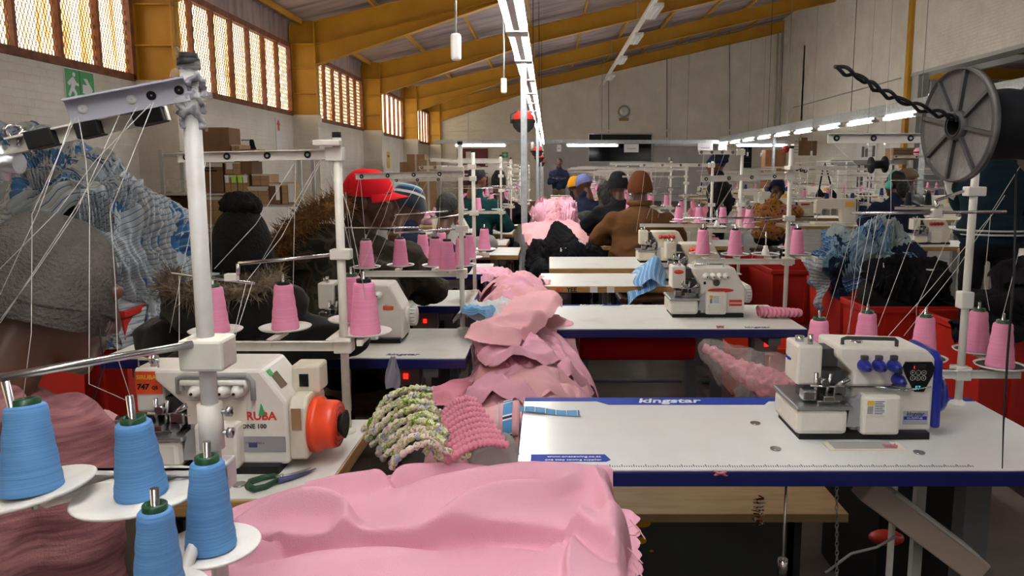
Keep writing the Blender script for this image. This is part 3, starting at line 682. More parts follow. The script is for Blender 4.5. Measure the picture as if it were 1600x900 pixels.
R3 = table('white table with bare plywood edge holding the striped blue cloth', b.x, c.x, b.y, a.y, 'table_worn', 'wood_edge')
hx, hy = (c.x-b.x)/2, (a.y-b.y)/2
text('JO', .034, 'red_print', R3, T(-hx+.09, -hy-.001, TZ-.031) @ FRONT, bold=.0008); text('YEE', .034, 'black', R3, T(-hx+.145, -hy-.001, TZ-.031) @ FRONT, bold=.0008)
for x in (-hx+.27, -hx+.36): MB().box(x, x+.04, -hy-.0015, -hy, TZ-.035, TZ-.005).build('tape_patch', 'paper', R3)
a = PZ(862, 400, TZ); b = PZ(858, 419, TZ)
R4 = table('white plywood-edged table with a bare top behind the striped cloth', b.x, 1.15, b.y, a.y-.05, 'table_worn', 'wood_edge')
# left row
b = PZ(512, 741, TZ); a = PZ(590, 655, TZ)
L1 = table('worn white table carrying the overlocker with the orange handwheel', -1.62, -.43, 1.31, a.y, 'table_worn', 'wood_edge')
q = PZ(374, 758, TZ)-V(L1.location); MB().cyl((q.x, q.y, TZ), (q.x, q.y, TZ+.003), .013, n=16).build('screw_cap', 'steel', L1)
a = PZ(747, 513, TZ); b = PZ(730, 560, TZ)
L2 = table('white blue-edged table in front of the person in the red cap', a.x-1.2, a.x+.005, b.y, a.y, 'table_worn')
hx, hy = .6, (a.y-b.y)/2
text('kingstar', .034, 'navy_print', L2, T(.33, -hy+.04, TZ+.0004), bold=.0006, shear=.2)
ruler(L2, -.4, .22, -hy+.012, TZ)
q = P(634, 588, 2.55)-V(L2.location); MB().box(q.x-.05, q.x+.05, q.y, q.y+.05, q.z-.035, q.z+.04, .004).build('switch_box', 'grey', L2); MB().box(q.x-.008, q.x+.008, q.y-.004, q.y, q.z-.008, q.z+.010).build('switch_lamp', 'led_red', L2)
a = PZ(748, 453, TZ); b = PZ(730, 478, TZ)
L3 = table('white blue-edged table with small snips under a row of pink cones', a.x-1.2, a.x+.005, b.y, a.y, 'table_worn')
q = P(664, 502, 3.5)-V(L3.location); MB().box(q.x-.06, q.x+.06, q.y, q.y+.05, q.z-.04, q.z+.04, .004).build('switch_box', 'grey', L3); MB().box(q.x-.008, q.x+.008, q.y-.004, q.y, q.z-.008, q.z+.010).build('switch_lamp', 'led_red', L3)
L4 = table('white blue-edged table beside the pink heap in the left row', -1.55, -.36, 4.35, 4.85, 'table_worn')
L5 = table('white plywood-edged table near the steel post', -1.42, -.22, 5.35, 5.9, 'table_worn', 'wood_edge')
# near table out of sight below the frame that carries the blue-cone stand
L0 = table('worn white near table under the stand with the blue cones', -.66, -.30, .30, .90, 'table_worn', 'wood_edge')

# ================================================================== overlock machines
def overlocker(label, loc, kind='classic', body='machine_white', dial='paint_white', wheel='paint_white', group=None, detail=True):
    t = thing('overlock_machine', label, 'sewing machine', loc, 0, group)
    new = kind == 'new'; bl = 'blue_plastic'
    MB().box(.012, .31, .012, .165, 0, .016).build('base_pan', 'black', t)
    MB().box(0, .118, 0, .17, .014, .074, .012).build('bed', body, t)
    MB().box(-.004, .128, -.004, .17, .073, .083, .004).build('cloth_plate', 'steel_dull', t)
    MB().prism([(.118, .03), (.15, .03), (.15, .105), (.126, .085)], .012, .05, 'y').build('looper_guard', 'silver_label', t)
    MB().box(.148, .235, -.002, .05, .014, .108, .008).build('front_cover', body, t)
    if kind == 'siruba':
        prof = [(.125, .012), (.325, .012), (.325, .145), (.275, .213), (.06, .213), (.06, .19), (.125, .13)]
    elif new:
        prof = [(.135, .012), (.322, .012), (.322, .185), (.30, .207), (.10, .214), (.10, .185), (.135, .15)]
    else:
        prof = [(.13, .012), (.318, .012), (.318, .12), (.27, .208), (.095, .208), (.095, .19), (.13, .125)]
    MB().prism(prof, .03, .165, 'y', bev=.007).build('body', body, t)
    # needle head
    h = MB().box(.012, .07, .045, .135, .118, .212, .006).build('needle_head', body, t)
    MB().cyl((.045, .06, .21), (.045, .06, .235), .006, n=10).cyl((.03, .09, .21), (.03, .09, .225), .01, n=10).build('pressure_screw', 'steel', h)
    MB().box(.07, .11, .06, .12, .16, .2).build('arm_link', 'dark_grey', t)
    n = MB()
    n.cyl((.055, .04, .085), (.055, .04, .15), .005, n=8).cyl((.075, .035, .09), (.085, .03, .15), .004, n=8).cyl((.095, .03, .12), (.125, .025, .14), .006, n=8)
    n.box(.05, .1, .01, .05, .083, .092, .002).box(.06, .085, .0, .03, .092, .105, .002).box(.09, .12, .02, .04, .10, .125, .003).cyl((.1, .02, .095), (.1, .05, .095), .012, n=10)
    n.cyl((.04, .035, .12), (.13, .028, .118), .003, n=6).cyl((.07, .02, .13), (.07, .045, .13), .009, n=10).box(.02, .05, .02, .05, .088, .112, .004)
    n.build('needle_mechanism', 'steel', t)
    MB().box(.03, .125, .05, .1, .085, .15).build('mechanism_shade', 'dark_grey', t)  # dark grey paints in the recess shade; the inside itself is metal
    # dials
    zs = [(.157, .17), (.190, .17), (.224, .17), (.236, .137)] if new else [(.150, .172), (.178, .172), (.206, .172), (.234, .172)]
    for x, z in zs:
        k = MB().lathe([(.0001, .034), (.007, .034), (.009, .028), (.013, .018), (.0145, .004), (.0145, 0)], 16, T(x, .03, z) @ RX(R90)).build('tension_dial', dial, t)
        MB().cyl((x, -.006, z), (x, -.0045, z), .003, n=8).build('dial_slot', 'black', k)
        if new: MB().box(x-.008, x+.008, .02, .03, z+.013, z+.024, .002).build('dial_bracket', 'dark_grey', k)
    # handwheel
    c0 = (.318, .095, .095)
    if kind == 'siruba':
        MB().prism([(.035, .02), (.165, .02), (.165, .13), (.15, .15), (.05, .15), (.035, .13)], .325, .362, 'x', bev=.006).build('belt_cover', 'machine_dirty', t)
        MB().box(.315, .375, .09, .15, .145, .205, .006).build('switch_housing', 'machine_dirty', t)
        MB().box(.333, .352, .087, .091, .16, .187).build('rocker_switch', 'black_gloss', t)
        wl = MB().lathe([(.0001, .0), (.058, .0), (.058, .016), (.052, .018), (.05, .045), (.047, .052), (.0001, .052)], 28, T(.362, .085, .08) @ RY(R90)).build('handwheel', wheel, t)
        w2 = MB()
        for r in (.012, .022, .033, .043): w2.lathe([(r, .052), (r+.004, .0535), (r+.004, .052)], 24, T(.362, .085, .08) @ RY(R90))
        w2.build('wheel_rings', 'red_print', wl); MB().cyl((.415, .085, .08), (.428, .085, .08), .018, .03, 16).build('wheel_cap', 'black', wl)
    elif new:
        MB().prism([(.025, .02), (.17, .02), (.175, .1), (.165, .2), (.15, .200), (.05, .198), (.03, .18)], .322, .342, 'x', bev=.007).build('end_cover', bl, t)
        MB().cyl((.342, .085, .09), (.362, .085, .09), .052, .046, 24).build('handwheel', bl, t)
    else:
        MB().cyl((.318, .095, .085), (.332, .095, .085), .034, .034, 20).build('hub', body, t)
        w_ = MB().lathe([(.0001, 0), (.034, 0), (.036, .004), (.036, .022), (.03, .026), (.0001, .026)], 20, T(.332, .095, .085) @ RY(R90)).build('handwheel', wheel, t)
        if detail:
            g = MB()
            for k in range(16):
                q = 2*math.pi*k/16; g.cyl((.337, .095+.0362*math.cos(q), .085+.0362*math.sin(q)), (.353, .095+.0362*math.cos(q), .085+.0362*math.sin(q)), .0022, n=5)
            g.build('grip_ribs', 'leg_grey', w_)
    return t
def plate(t, x0, x1, z0, z1, y, nm, mt, th=.0015): return MB().box(x0, x1, y-th, y, z0, z1).build(nm, mt, t)
q = PZ(1243, 690, TZ)
K = overlocker('new white overlocker with blue dials, blue end cover and black control panel', (q.x, q.y, TZ+.0005), 'new', 'machine_white', 'blue_plastic')
hp = MB().prism([(.252, .178), (.312, .178), (.319, .165), (.315, .145), (.298, .108), (.276, .108), (.257, .14), (.246, .165)], .0265, .031, 'y').build('control_panel', 'black_gloss', K)
plate(K, .273, .299, .163, .173, .0265, 'display', 'black').parent = hp
text('8.', .009, 'led_red', hp, T(.271, .0262, .1625) @ FRONT, 'display_digit', .0004); text('0.11', .008, 'white_print', hp, T(.279, .0262, .163) @ FRONT, 'display_digit', .0003)
for i in range(3):
    for j in range(2):
        x, z = .270+.0125*i, .153-.0125*j; MB().lathe([(.0048, 0), (.0054, .0008), (.006, 0)], 14, T(x, .0265, z) @ RX(R90)).build('panel_button', 'leg_grey', hp)
        text('P+-S<>'[i*2+j], .006, 'white_print', hp, T(x-.002, .0262, z-.002) @ FRONT, 'button_mark', .0002)
text('F7', .013, 'cyan_print', hp, T(.277, .0262, .113) @ FRONT, 'panel_mark', .0003)
MB().tube([(.115, .05, .214), (.115, .05, .226), (.125, .05, .229), (.235, .05, .226), (.24, .05, .222), (.24, .05, .207)], .0045, 8).build('carry_bar', 'dark_grey', K)
MB().box(.11, .25, .015, .03, .122, .126).cyl((.18, .01, .125), (.24, .005, .118), .003, n=6).cyl((.24, .005, .118), (.262, .006, .12), .004, n=6).cyl((.262, .006, .12), (.31, .02, .122), .0016, n=6).build('thread_guide', 'steel', K)
plate(K, .155, .20, .062, .098, -.0015, 'warning_label', 'white_print'); plate(K, .157, .172, .086, .096, -.003, 'caution_patch', 'gold_print')
plate(K, .158, .170, .066, .083, -.003, 'label_block', 'grey')
for k in range(8): plate(K, .174, .174+(.022 if k % 3 else .018), .0655+k*.004, .067+k*.004, -.003, 'label_line', 'navy_print', .0005)
lp = plate(K, .255, .312, .03, .062, .0305, 'model_plate', 'silver_label'); text('kingstar', .013, 'navy_print', lp, T(.262, .0285, .051) @ FRONT, bold=.0003, shear=.2, depth=.0003)
plate(K, .257, .31, .041, .049, .029, 'plate_band', 'blue_print', .0006).parent = lp; text('KS-757F7-85', .007, 'white_print', lp, T(.264, .0282, .0425) @ FRONT, depth=.0002)
text('kingstar', .012, 'blue_print', K, T(.0115, .128, .165) @ RZ(-R90) @ FRONT, bold=.0003, shear=.1, depth=.0003)
MB().cyl((.16, .08, .205), (.16, .08, .216), .014, n=14).build('oil_window', 'steel', K)
# classic machine on the second table
q = PZ(1047, 497, TZ)
K2 = overlocker('white overlocker with four white dials and a red oval badge', (q.x, q.y, TZ+.0005), 'classic')
MB().lathe([(.0001, .001), (1, .001), (1, 0)], 24, T(.04, .0445, .188) @ RX(R90) @ Matrix.Diagonal((.021, .009, 1, 1))).build('oval_badge', 'red_print', K2)
MB().lathe([(.0001, .001), (1, .001), (1, 0)], 24, T(.215, .0295, .112) @ RX(R90) @ Matrix.Diagonal((.055, .009, 1, 1))).build('red_band', 'red_print', K2)
MB().cyl((.195, .03, .145), (.195, .02, .145), .012, .014, 16).build('tension_disc', 'dark_grey', K2); plate(K2, .142, .152, .138, .149, .0295, 'thread_slot', 'black')
plate(K2, .16, .205, .06, .098, -.0015, 'warning_label', 'white_print'); plate(K2, .162, .176, .083, .096, -.003, 'caution_patch', 'gold_print'); plate(K2, .163, .174, .063, .081, -.003, 'label_block', 'steel_blue')
for k in range(7): plate(K2, .178, .202, .064+k*.0045, .066+k*.0045, -.003, 'label_line', 'steel_blue', .0005)
lp = plate(K2, .252, .306, .045, .072, .0305, 'model_plate', 'red_print'); plate(K2, .254, .304, .056, .060, .029, 'plate_band', 'white_print', .0006).parent = lp
MB().tube([(.11, .06, .205), (.11, .06, .218), (.23, .06, .218), (.23, .06, .205)], .004, 8).build('thread_rail', 'steel', K2)
for x, y in ((.03, .03), (.27, .03)): MB().cyl((x, y, 0), (x, y, .016), .01, n=10).build('foot', 'black', K2)
# the machine with the orange handwheel
q = PZ(200, 745, TZ); 
S0 = overlocker('grubby white overlocker with an orange handwheel and red model plate', (-.856, q.y, TZ+.0005), 'siruba', 'machine_white', 'paint_white', 'orange_wheel')
lp = plate(S0, .014, .068, .158, .205, .0445, 'model_plate', 'orange_print'); text('SIRUBA', .0125, 'gold_print', lp, T(.017, .0425, .189) @ FRONT, bold=.0003, depth=.0003); text('747', .016, 'black', lp, T(.017, .0425, .168) @ FRONT, bold=.0006, depth=.0003, shear=.15); text('Q5', .010, 'black', lp, T(.047, .0425, .168) @ FRONT, bold=.0003, depth=.0003)
text('SIRUBA', .024, 'red_print', S0, T(.225, .0295, .108) @ FRONT, bold=.0008, depth=.0003); text('ONE 100', .013, 'black', S0, T(.232, .0295, .09) @ FRONT, bold=.0003, depth=.0003)
plate(S0, .228, .32, .04, .073, .0295, 'spec_plate', 'silver_label', .0008); text('TYPE  S-7003-6', .006, 'navy_print', S0, T(.238, .0284, .057) @ FRONT, depth=.0002)
MB().prism([(.268, .118), (.282, .118), (.274, .142)], .027, .0295, 'y').build('leaf_sticker', 'green_print', S0)
plate(S0, .245, .262, .05, .06, .0285, 'plate_mark', 'navy_print', .0004)
M = T(.3005, .03, .18) @ RY(math.atan2(.068, .05))
MB().box(-.02, .015, .02, .05, -.001, .0015, M=M).build('worn_sticker', 'khaki_cloth', S0); MB().box(-.032, -.018, .015, .03, -.001, .0018, M=M).build('leaf_sticker', 'green_print', S0)
plate(S0, .332, .352, .085, .13, .0345, 'worn_patch', 'cardboard', .0008)
fr = [(.112, .166), (.112, .197), (.125, .203), (.25, .203), (.262, .19), (.262, .152)]
MB().tube([(x, .022, z) for x, z in fr], .0055, 8).build('dial_frame', 'grey', S0); MB().tube([(.122, .016, .175), (.122, .014, .19), (.25, .014, .19), (.25, .016, .175)], .006, 8).build('thread_bar', 'paint_white', S0)
plate(S0, .125, .245, .10, .15, .0275, 'lower_panel', 'machine_cream', .002)
MB().lathe([(.017, 0), (.018, .006), (.012, .014), (.0001, .018)], 12, T(.145, .08, .212)).build('oil_cap', 'steel', S0)
MB().tube([(.02, .05, .212), (.02, .05, .228), (.06, .05, .228), (.06, .05, .212)], .002, 6).build('thread_eyelet', 'steel', S0)
# the two machines further down the left row
q = PZ(560, 538, TZ); K3 = overlocker('white overlocker with slanted top on the table before the red-capped person', (-.838, q.y, TZ+.0005), 'classic')
MB().box(.248, .285, .026, .031, .118, .132, .002).build('red_badge', 'orange_print', K3)
q = PZ(600, 470, TZ); K4 = overlocker('white overlocker with red plate behind the pink cones of the left row', (-.905, q.y, TZ+.0005), 'classic')
plate(K4, .255, .305, .06, .085, .0305, 'model_plate', 'red_print')
q = PZ(1038, 440, TZ); K5 = overlocker('cream overlocker with orange dials behind the striped blue cloth', (.646, q.y, TZ+.0005), 'classic', 'machine_dirty', 'orange_wheel')
q = PZ(1000, 411, TZ); K6 = overlocker('cream overlocker with red dials beside the person in the brown coat', (.60, q.y, TZ+.0005), 'classic', 'machine_dirty', 'red_plastic')
# ================================================================== thread stands and cones
def cone_proto():
    d = {}
    for key, mt, core in (('pink', 'thread_pink', 'green_core'), ('blue', 'thread_blue', 'green_core'), ('black', 'thread_black', 'black'), ('navy', 'thread_navy', 'black'), ('pinkb', 'thread_pink', 'black')):
        m = MB().lathe([(.0315, 0), (.0325, .003), (.0325, .006)]+[(.032-.0105*q/10+.0006*math.sin(q*2.2), .008+.098*q/10) for q in range(11)]+[(.019, .109), (.011, .109)], 28)
        c = MB().lathe([(.0155, .104), (.0155, .116), (.014, .117), (.010, .117), (.010, .09)], 20)
        a = m.build('wound_thread', mt); b = c.build('core', core); d[key] = (a.data, b.data)
        bpy.data.objects.remove(a); bpy.data.objects.remove(b)
    return d
CONES = cone_proto()
def cone(loc, key, label, group, s=1.0, tilt=(0, 0), sz=None):
    t = thing('thread_cone', label, 'thread cone', loc, 0, group); t.rotation_euler = (tilt[0], tilt[1], random.random()*6)
    t.scale = (s, s, sz or s)
    for nm, me in zip(('wound_thread', 'core'), CONES[key]):
        o = bpy.data.objects.new(nm, me); COL.objects.link(o); o.parent = t
    return t
random.seed(5)
def bar(mb, a, b, h, w):
    """flat channel between two points"""
    a, b = V(a), V(b); d = b-a; L = d.length
    M = T(a) @ d.to_track_quat('X', 'Z').to_matrix().to_4x4()
    mb.box(0, L, -w/2, w/2, -h/2, h/2, M=M)
    mb.box(0, L, -w/2-.012, w/2, h/2-.002, h/2, M=M); return M, L
def stand(label, bx, by, top, arm_z, arm_x, trays, bars=(), guides=(), group=None, disc='tray_black', cone_lab=None, cone_grp=None, key='pink', r=.0095, tray_r=.062, collar=None, base=TZ, mtl='stand_white', pins=True, eyes=True):
    """pole at (bx,by); trays = [(x,y,z,has_cone,scale)]; bars = [(p0,p1,h)] world; guides = [(p0,p1,r)]"""
    t = thing('thread_stand', label, 'thread stand', (bx, by, base), 0, group); o = V((bx, by, base))
    MB().cyl((0,0,0), (0,0,top-base), r, n=14).build('pole', mtl, t)
    MB().lathe([(r*2.2, 0), (r*2.2, .004), (r*1.3, .007), (r*1.0, .012)], 16).build('foot_flange', mtl, t)
    MB().cyl((0,0,top-base), (0,0,top-base+.012), r*1.05, n=12).build('cap', 'black', t)
    if arm_x is not None:
        m = MB(); bar(m, V((arm_x[0], by-.012, arm_z))-o, V((arm_x[1], by-.012, arm_z))-o, .024, .008); m.build('cone_arm', mtl, t)
        MB().box(-.02, .02, -.02, .02, arm_z-base-.018, arm_z-base+.018, .003).build('arm_clamp', mtl, t)
    for (x, y, z, has, s) in trays:
        p = V((x, y, z))-o
        tr = MB().lathe([(.001, -.004), (tray_r*.5, -.004), (tray_r*.95, .001), (tray_r, .005), (tray_r*.97, .006), (tray_r*.88, .002)], 30, T(p)).build('tray', 'tray_white', t)
        MB().lathe([(tray_r*.9, .0025), (tray_r*.5, -.002), (.001, -.002)], 26, T(p)).build('tray_mat', disc, tr)
        MB().cyl(p+V((0,0,-.012)), p+V((0,0,.132*s if has else .10)), .0035, n=8).build('spindle', 'steel', tr)
        if arm_x is not None:
            ay = (by-.012)-y; MB().box(p.x-.008, p.x+.008, min(p.y, p.y+ay), max(p.y, p.y+ay), p.z-.014, p.z-.004).box(p.x-.006, p.x+.006, p.y+ay-.006, p.y+ay+.006, arm_z-base, p.z-.006).build('tray_bracket', mtl, tr)
        if not has and pins: MB().lathe([(.018, 0), (.014, .022), (.010, .026), (.009, .04), (.001, .04)], 14, T(p)).build('cone_holder', 'paint_white', tr)
        if has: cone((x, y, z-.001), key if isinstance(has, bool) else has, cone_lab, cone_grp, s)
    for (p0, p1, h) in bars:
        m = MB(); M, L = bar(m, V(p0)-o, V(p1)-o, h, .006); b = m.build('guide_bar', mtl, t)
        for q in ((.06, .32, .58, .84) if eyes and L > .05 else ()): MB().lathe([(.0035, -.005), (.0075, -.005), (.0085, 0), (.0075, .005), (.0035, .005)], 12, M @ T(L*q, 0, 0) @ RX(R90)).build('eyelet', 'black', b)
        # bars meet the pole through a clamp
        mid = min((V(p0)-o, V(p1)-o), key=lambda v: v.xy.length); MB().box(min(mid.x, 0)-.014, max(mid.x, 0)+.014, min(mid.y, 0)-.014, max(mid.y, 0)+.014, mid.z-h*.7, mid.z+h*.7, .002).build('bar_clamp', mtl, t)
    for (p0, p1, rr) in guides:
        a, b = V(p0)-o, V(p1)-o; MB().cyl(a, b, rr, n=8).build('guide_rod', 'steel', t)
    for z in (collar or []): MB().box(-.022, .024, -.016, .016, z-base-.012, z-base+.012, .003).build('clamp', mtl, t)
    t['o'] = 0; del t['o']
    return t
def threads(t, lines, r=.0007, mt='thread', nm='thread'):
    o = V(t.location)
    for ln in lines:
        pts = [P(*q)-o for q in ln]; MB().tube(pts, r, 4).build(nm, mt, t)
# ---- right front stand
b = PZ(1497, 630, TZ); by = b.y; A = P(1480, 582, by)
tz = A.z+.02
tp = [PZ(px, py, tz) for px, py in ((1525, 548), (1562, 572), (1442, 560), (1352, 552), (1277, 566))]
G = 'cones on the stand behind the blue-dialled overlocker'; CL = 'pink thread cone on the stand behind the blue-dialled overlocker'
SR1 = stand('white thread stand behind the blue-dialled overlocker, the black reel at its top', b.x, by, P(1515, 190, by).z, A.z, (P(1235, 580, by).x, P(1590, 580, by).x),
    [(p.x, p.y, tz, True, 1.06) for p in tp], [(P(1293, 216, by), P(1515, 216, by), .024)],
    [(P(1330, 333, by-.08), P(1572, 331, by-.08), .0038), (P(1463, 312, by-.08), P(1463, 335, by-.08), .004), (P(1463, 313, by-.08), P(1505, 299, by-.01), .004)], None, 'tray_black', CL, G, collar=[P(1515, 299, by).z], tray_r=.062, mtl='paint_white')
MB().box(-.02, .014, -.016, .016, P(1500, 455, by).z-TZ-.045, P(1500, 455, by).z-TZ+.0, .004).build('joint_sleeve', 'paint_white', SR1)
a = P(1463, 333, by-.08)-V(SR1.location); MB().box(a.x-.011, a.x+.011, a.y-.01, a.y+.01, a.z-.011, a.z+.011, .003).build('rod_clamp', 'paint_white', SR1)
yy = by
threads(SR1, [[(1300, 222, yy), (1342, 262, yy), (1340, 335, yy-.08), (1290, 500, yy)], [(1392, 224, yy), (1392, 332, yy-.08), (1344, 340, yy), (1326, 520, yy-.1)],
    [(1371, 335, yy), (1345, 490, yy-.1)], [(1391, 333, yy-.08), (1352, 490, yy-.1)], [(1362, 340, yy), (1322, 528, yy)], [(1437, 340, yy), (1372, 510, yy-.1)], [(1500, 330, yy-.08), (1432, 480, yy), (1432, 494, yy)],
    [(1550, 335, yy-.08), (1455, 450, yy), (1388, 525, yy-.15)], [(1570, 305, yy-.05), (1495, 420, yy), (1412, 525, yy-.15)], [(1548, 335, yy), (1538, 440, yy), (1546, 485, yy)], [(1593, 390, yy), (1565, 500, yy)], [(1600, 250, yy), (1550, 330, yy-.08)]])
# ---- second right stand
b = PZ(1226, 488, TZ); by = b.y; az = P(1226, 408, by).z; tz = az+.022
tp = [(PZ(px, py, tz), h) for px, py, h in ((1098, 397, 'pinkb'), (1148, 398, 'pinkb'), (1196, 398, False), (1245, 397, 'pinkb'), (1236, 388, 'pink'))]
SR2 = stand('white thread stand behind the overlocker with the red oval badge', b.x, by, P(1233, 232, by).z, az, (P(1085, 408, by).x, P(1240, 408, by).x),
    [(p.x, p.y, tz, h, 1.0) for p, h in tp], [(P(1095, 280, by), P(1232, 275, by), .026), (P(1238, 262, by-.05), P(1262, 268, by-.05), .012)],
    [(P(1068, 341, by-.04), P(1206, 340, by-.04), .0035), (P(1162, 349, by-.04), P(1232, 340, by-.0), .0035)], None, 'tray_black', 'pink thread cone on the stand behind the red-badged overlocker', 'cones on the stand behind the red-badged overlocker', collar=[P(1232, 341, by).z])
yy = by
threads(SR2, [[(1098, 284, yy), (1090, 365, yy)], [(1100, 284, yy), (1120, 340, yy-.04), (1140, 360, yy)], [(1150, 282, yy), (1112, 345, yy), (1080, 420, yy-.2)], [(1150, 282, yy), (1098, 362, yy)], [(1200, 282, yy), (1160, 350, yy-.04), (1120, 410, yy-.2)], [(1198, 285, yy), (1160, 365, yy)],
    [(1196, 350, yy), (1172, 410, yy)], [(1232, 300, yy), (1240, 360, yy)]])
# ---- third and fourth right stands
for px, top, bx0, bx1, tr, lab, gl in ((1155, 232, 1092, 1165, ((1170, 360, 'pink', -.05), (1158, 357, 'pinkb', .09), (1120, 360, False, 0)), 'white thread stand on the table with the striped blue cloth', 'the table with the striped cloth'),
                       (1110, 252, 1000, 1116, ((1092, 347, 'pink', -.03), (1129, 347, 'pink', -.03), (1060, 340, 'pink', .03)), 'white thread stand on the bare plywood-edged table', 'the bare plywood-edged table')):
    by = R3.location.y+.2 if px == 1155 else R4.location.y+.22
    x = P(px, 380, by).x; az = P(px, 360 if px == 1155 else 352, by).z; tz = az+.02
    ps = [(P(a, c, by+dy), h) for a, c, h, dy in tr]
    s = stand(lab, x, by, P(px, top, by).z, az, (P(bx0, 300, by).x, P(px+12, 300, by).x), [(p.x, p.y, tz, h, 1.0) for p, h in ps],
        [(P(bx0, top+6, by), P(px, top+6, by), .024)], [(P(px-60, 343, by-.04), P(px+30, 341, by-.04), .0035)], None, 'tray_white', 'pink thread cone on the stand on '+gl, 'cones on the stand on '+gl, collar=[P(px, 320, by).z])
    threads(s, [[(bx0+8, top+8, by), (bx0+2, top+60, by-.04), (bx0-6, top+110, by-.15)], [(bx0+25, top+8, by), (bx0+18, top+100, by)], [(bx0+40, top+8, by), (bx0+10, top+90, by)], [(bx0+50, top+8, by), (bx0+28, top+88, by)]], .0009)
# ---- left stands
b = PZ(543, 675, TZ); by = b.y; az = P(543, 538, by).z; tz = az+.018
tp = [(PZ(px, py, tz), h, s) for px, py, h, s in ((337, 518, 'pink', 1.0), (446, 513, 'pinkb', 1.0), (571, 520, 'pinkb', 1.12), (551, 500, 'pink', 1.05))]
SL1 = stand('white thread stand on the table with the orange-wheeled overlocker', b.x, by, P(517, 215, by).z, az, (P(300, 535, by).x, P(552, 535, by).x),
    [(p.x, p.y, tz, h, s) for p, h, s in tp], [(P(278, 246, by), P(520, 241, by), .022)],
    [(P(372, 412, by-.08), P(532, 397, by), .0042), (P(372, 412, by-.08), P(372, 430, by-.08), .0042), (P(268, 427, by-.08), P(398, 443, by-.08), .003)], None, 'tray_white', 'pink thread cone on the stand beside the person in the bobble hat', 'cones beside the bobble hat', collar=[P(533, 397, by).z])
a = P(515, 225, by-.02)-V(SL1.location); MB().box(a.x-.035, a.x+.025, a.y-.012, a.y+.012, a.z-.004, a.z+.009, .002).build('top_bracket', 'stand_white', SL1)
a = P(362, 433, by-.08)-V(SL1.location); MB().box(a.x-.013, a.x+.013, a.y-.01, a.y+.01, a.z-.008, a.z+.008, .002).build('rod_clamp', 'stand_white', SL1)
yy = by
threads(SL1, [[(322, 250, yy), (285, 420, yy-.08), (265, 520, yy)], [(328, 250, yy), (331, 445, yy)], [(462, 250, yy), (458, 448, yy)], [(463, 250, yy), (400, 350, yy), (335, 420, yy-.08)], [(505, 245, yy), (440, 370, yy), (385, 440, yy-.08), (356, 560, yy-.2)], [(512, 230, yy), (545, 330, yy), (572, 470, yy)],
    [(510, 235, yy), (555, 420, yy)], [(395, 440, yy-.08), (355, 565, yy-.2)], [(280, 430, yy-.08), (280, 560, yy-.2)], [(500, 250, yy), (410, 405, yy)]])
b = PZ(723, 514, TZ); by = b.y; az = P(722, 427, by).z; tz = az+.022
tp = [(PZ(px, py, tz), h, s) for px, py, h, s in ((573, 418, 'pink', .97), (626, 415, 'pinkb', .97), (692, 415, 'pinkb', 1.0), (699, 412, 'pinkb', 1.1), (708, 405, 'pinkb', 1.0))]
tp[2] = (P(681, 411, by+.05), 'pinkb', 1.0); tp[3] = (P(699, 412, by-.06), 'pinkb', 1.0); tp[4] = (P(722, 403, by+.07), 'pinkb', 1.0)
SL2 = stand('white thread stand in front of the person in the red cap', b.x, by, P(712, 226, by).z, az, (P(570, 425, by).x, P(728, 425, by).x),
    [(p.x, p.y, tz, h, s) for p, h, s in tp], [(P(556, 276, by), P(712, 271, by), .022)],
    [(P(540, 356, by-.06), P(660, 356, by-.06), .0035), (P(616, 364, by-.06), P(722, 357, by), .0038), (P(616, 352, by-.06), P(616, 364, by-.06), .0035)], None, 'tray_black', 'pink thread cone on the stand in front of the red-capped person', 'cones in front of the red-capped person', tray_r=.054, collar=[P(722, 357, by).z])
a = P(712, 268, by-.02)-V(SL2.location); MB().box(a.x-.05, a.x+.03, a.y-.02, a.y+.02, a.z-.0, a.z+.02, .004, M=None).build('top_bracket', 'stand_white', SL2)
yy = by
threads(SL2, [[(561, 278, yy), (548, 355, yy-.06), (560, 400, yy)], [(563, 278, yy), (571, 375, yy)], [(618, 276, yy), (570, 375, yy)], [(620, 276, yy), (600, 340, yy), (555, 440, yy-.15)], [(660, 276, yy), (618, 340, yy), (570, 450, yy-.15)], [(672, 276, yy), (620, 372, yy)], [(690, 276, yy), (685, 370, yy)], [(540, 300, yy), (545, 360, yy-.06), (556, 440, yy-.15)]])
b = PZ(742, 455, TZ); by = b.y; az = P(742, 398, by).z; tz = az+.02
tp = [(PZ(px, py, tz), h) for px, py, h in ((661, 402, 'pinkb'), (733, 403, 'pinkb'), (757, 390, 'pinkb'), (690, 398, 'pink'))]
SL3 = stand('white thread stand in front of the person in the striped hat', b.x, by, P(730, 238, by).z, az, (P(650, 400, by).x, P(765, 400, by).x),
    [(p.x, p.y, tz, h, 1.0) for p, h in tp], [(P(612, 282, by), P(738, 279, by), .018), (P(655, 262, by+.1), P(735, 260, by), .016)],
    [(P(600, 337, by-.06), P(700, 330, by-.06), .0035), (P(660, 343, by-.04), P(742, 333, by), .0038)], None, 'tray_white', 'pink thread cone on the stand in front of the striped-hatted person', 'cones in front of the striped hat', collar=[P(742, 333, by).z])
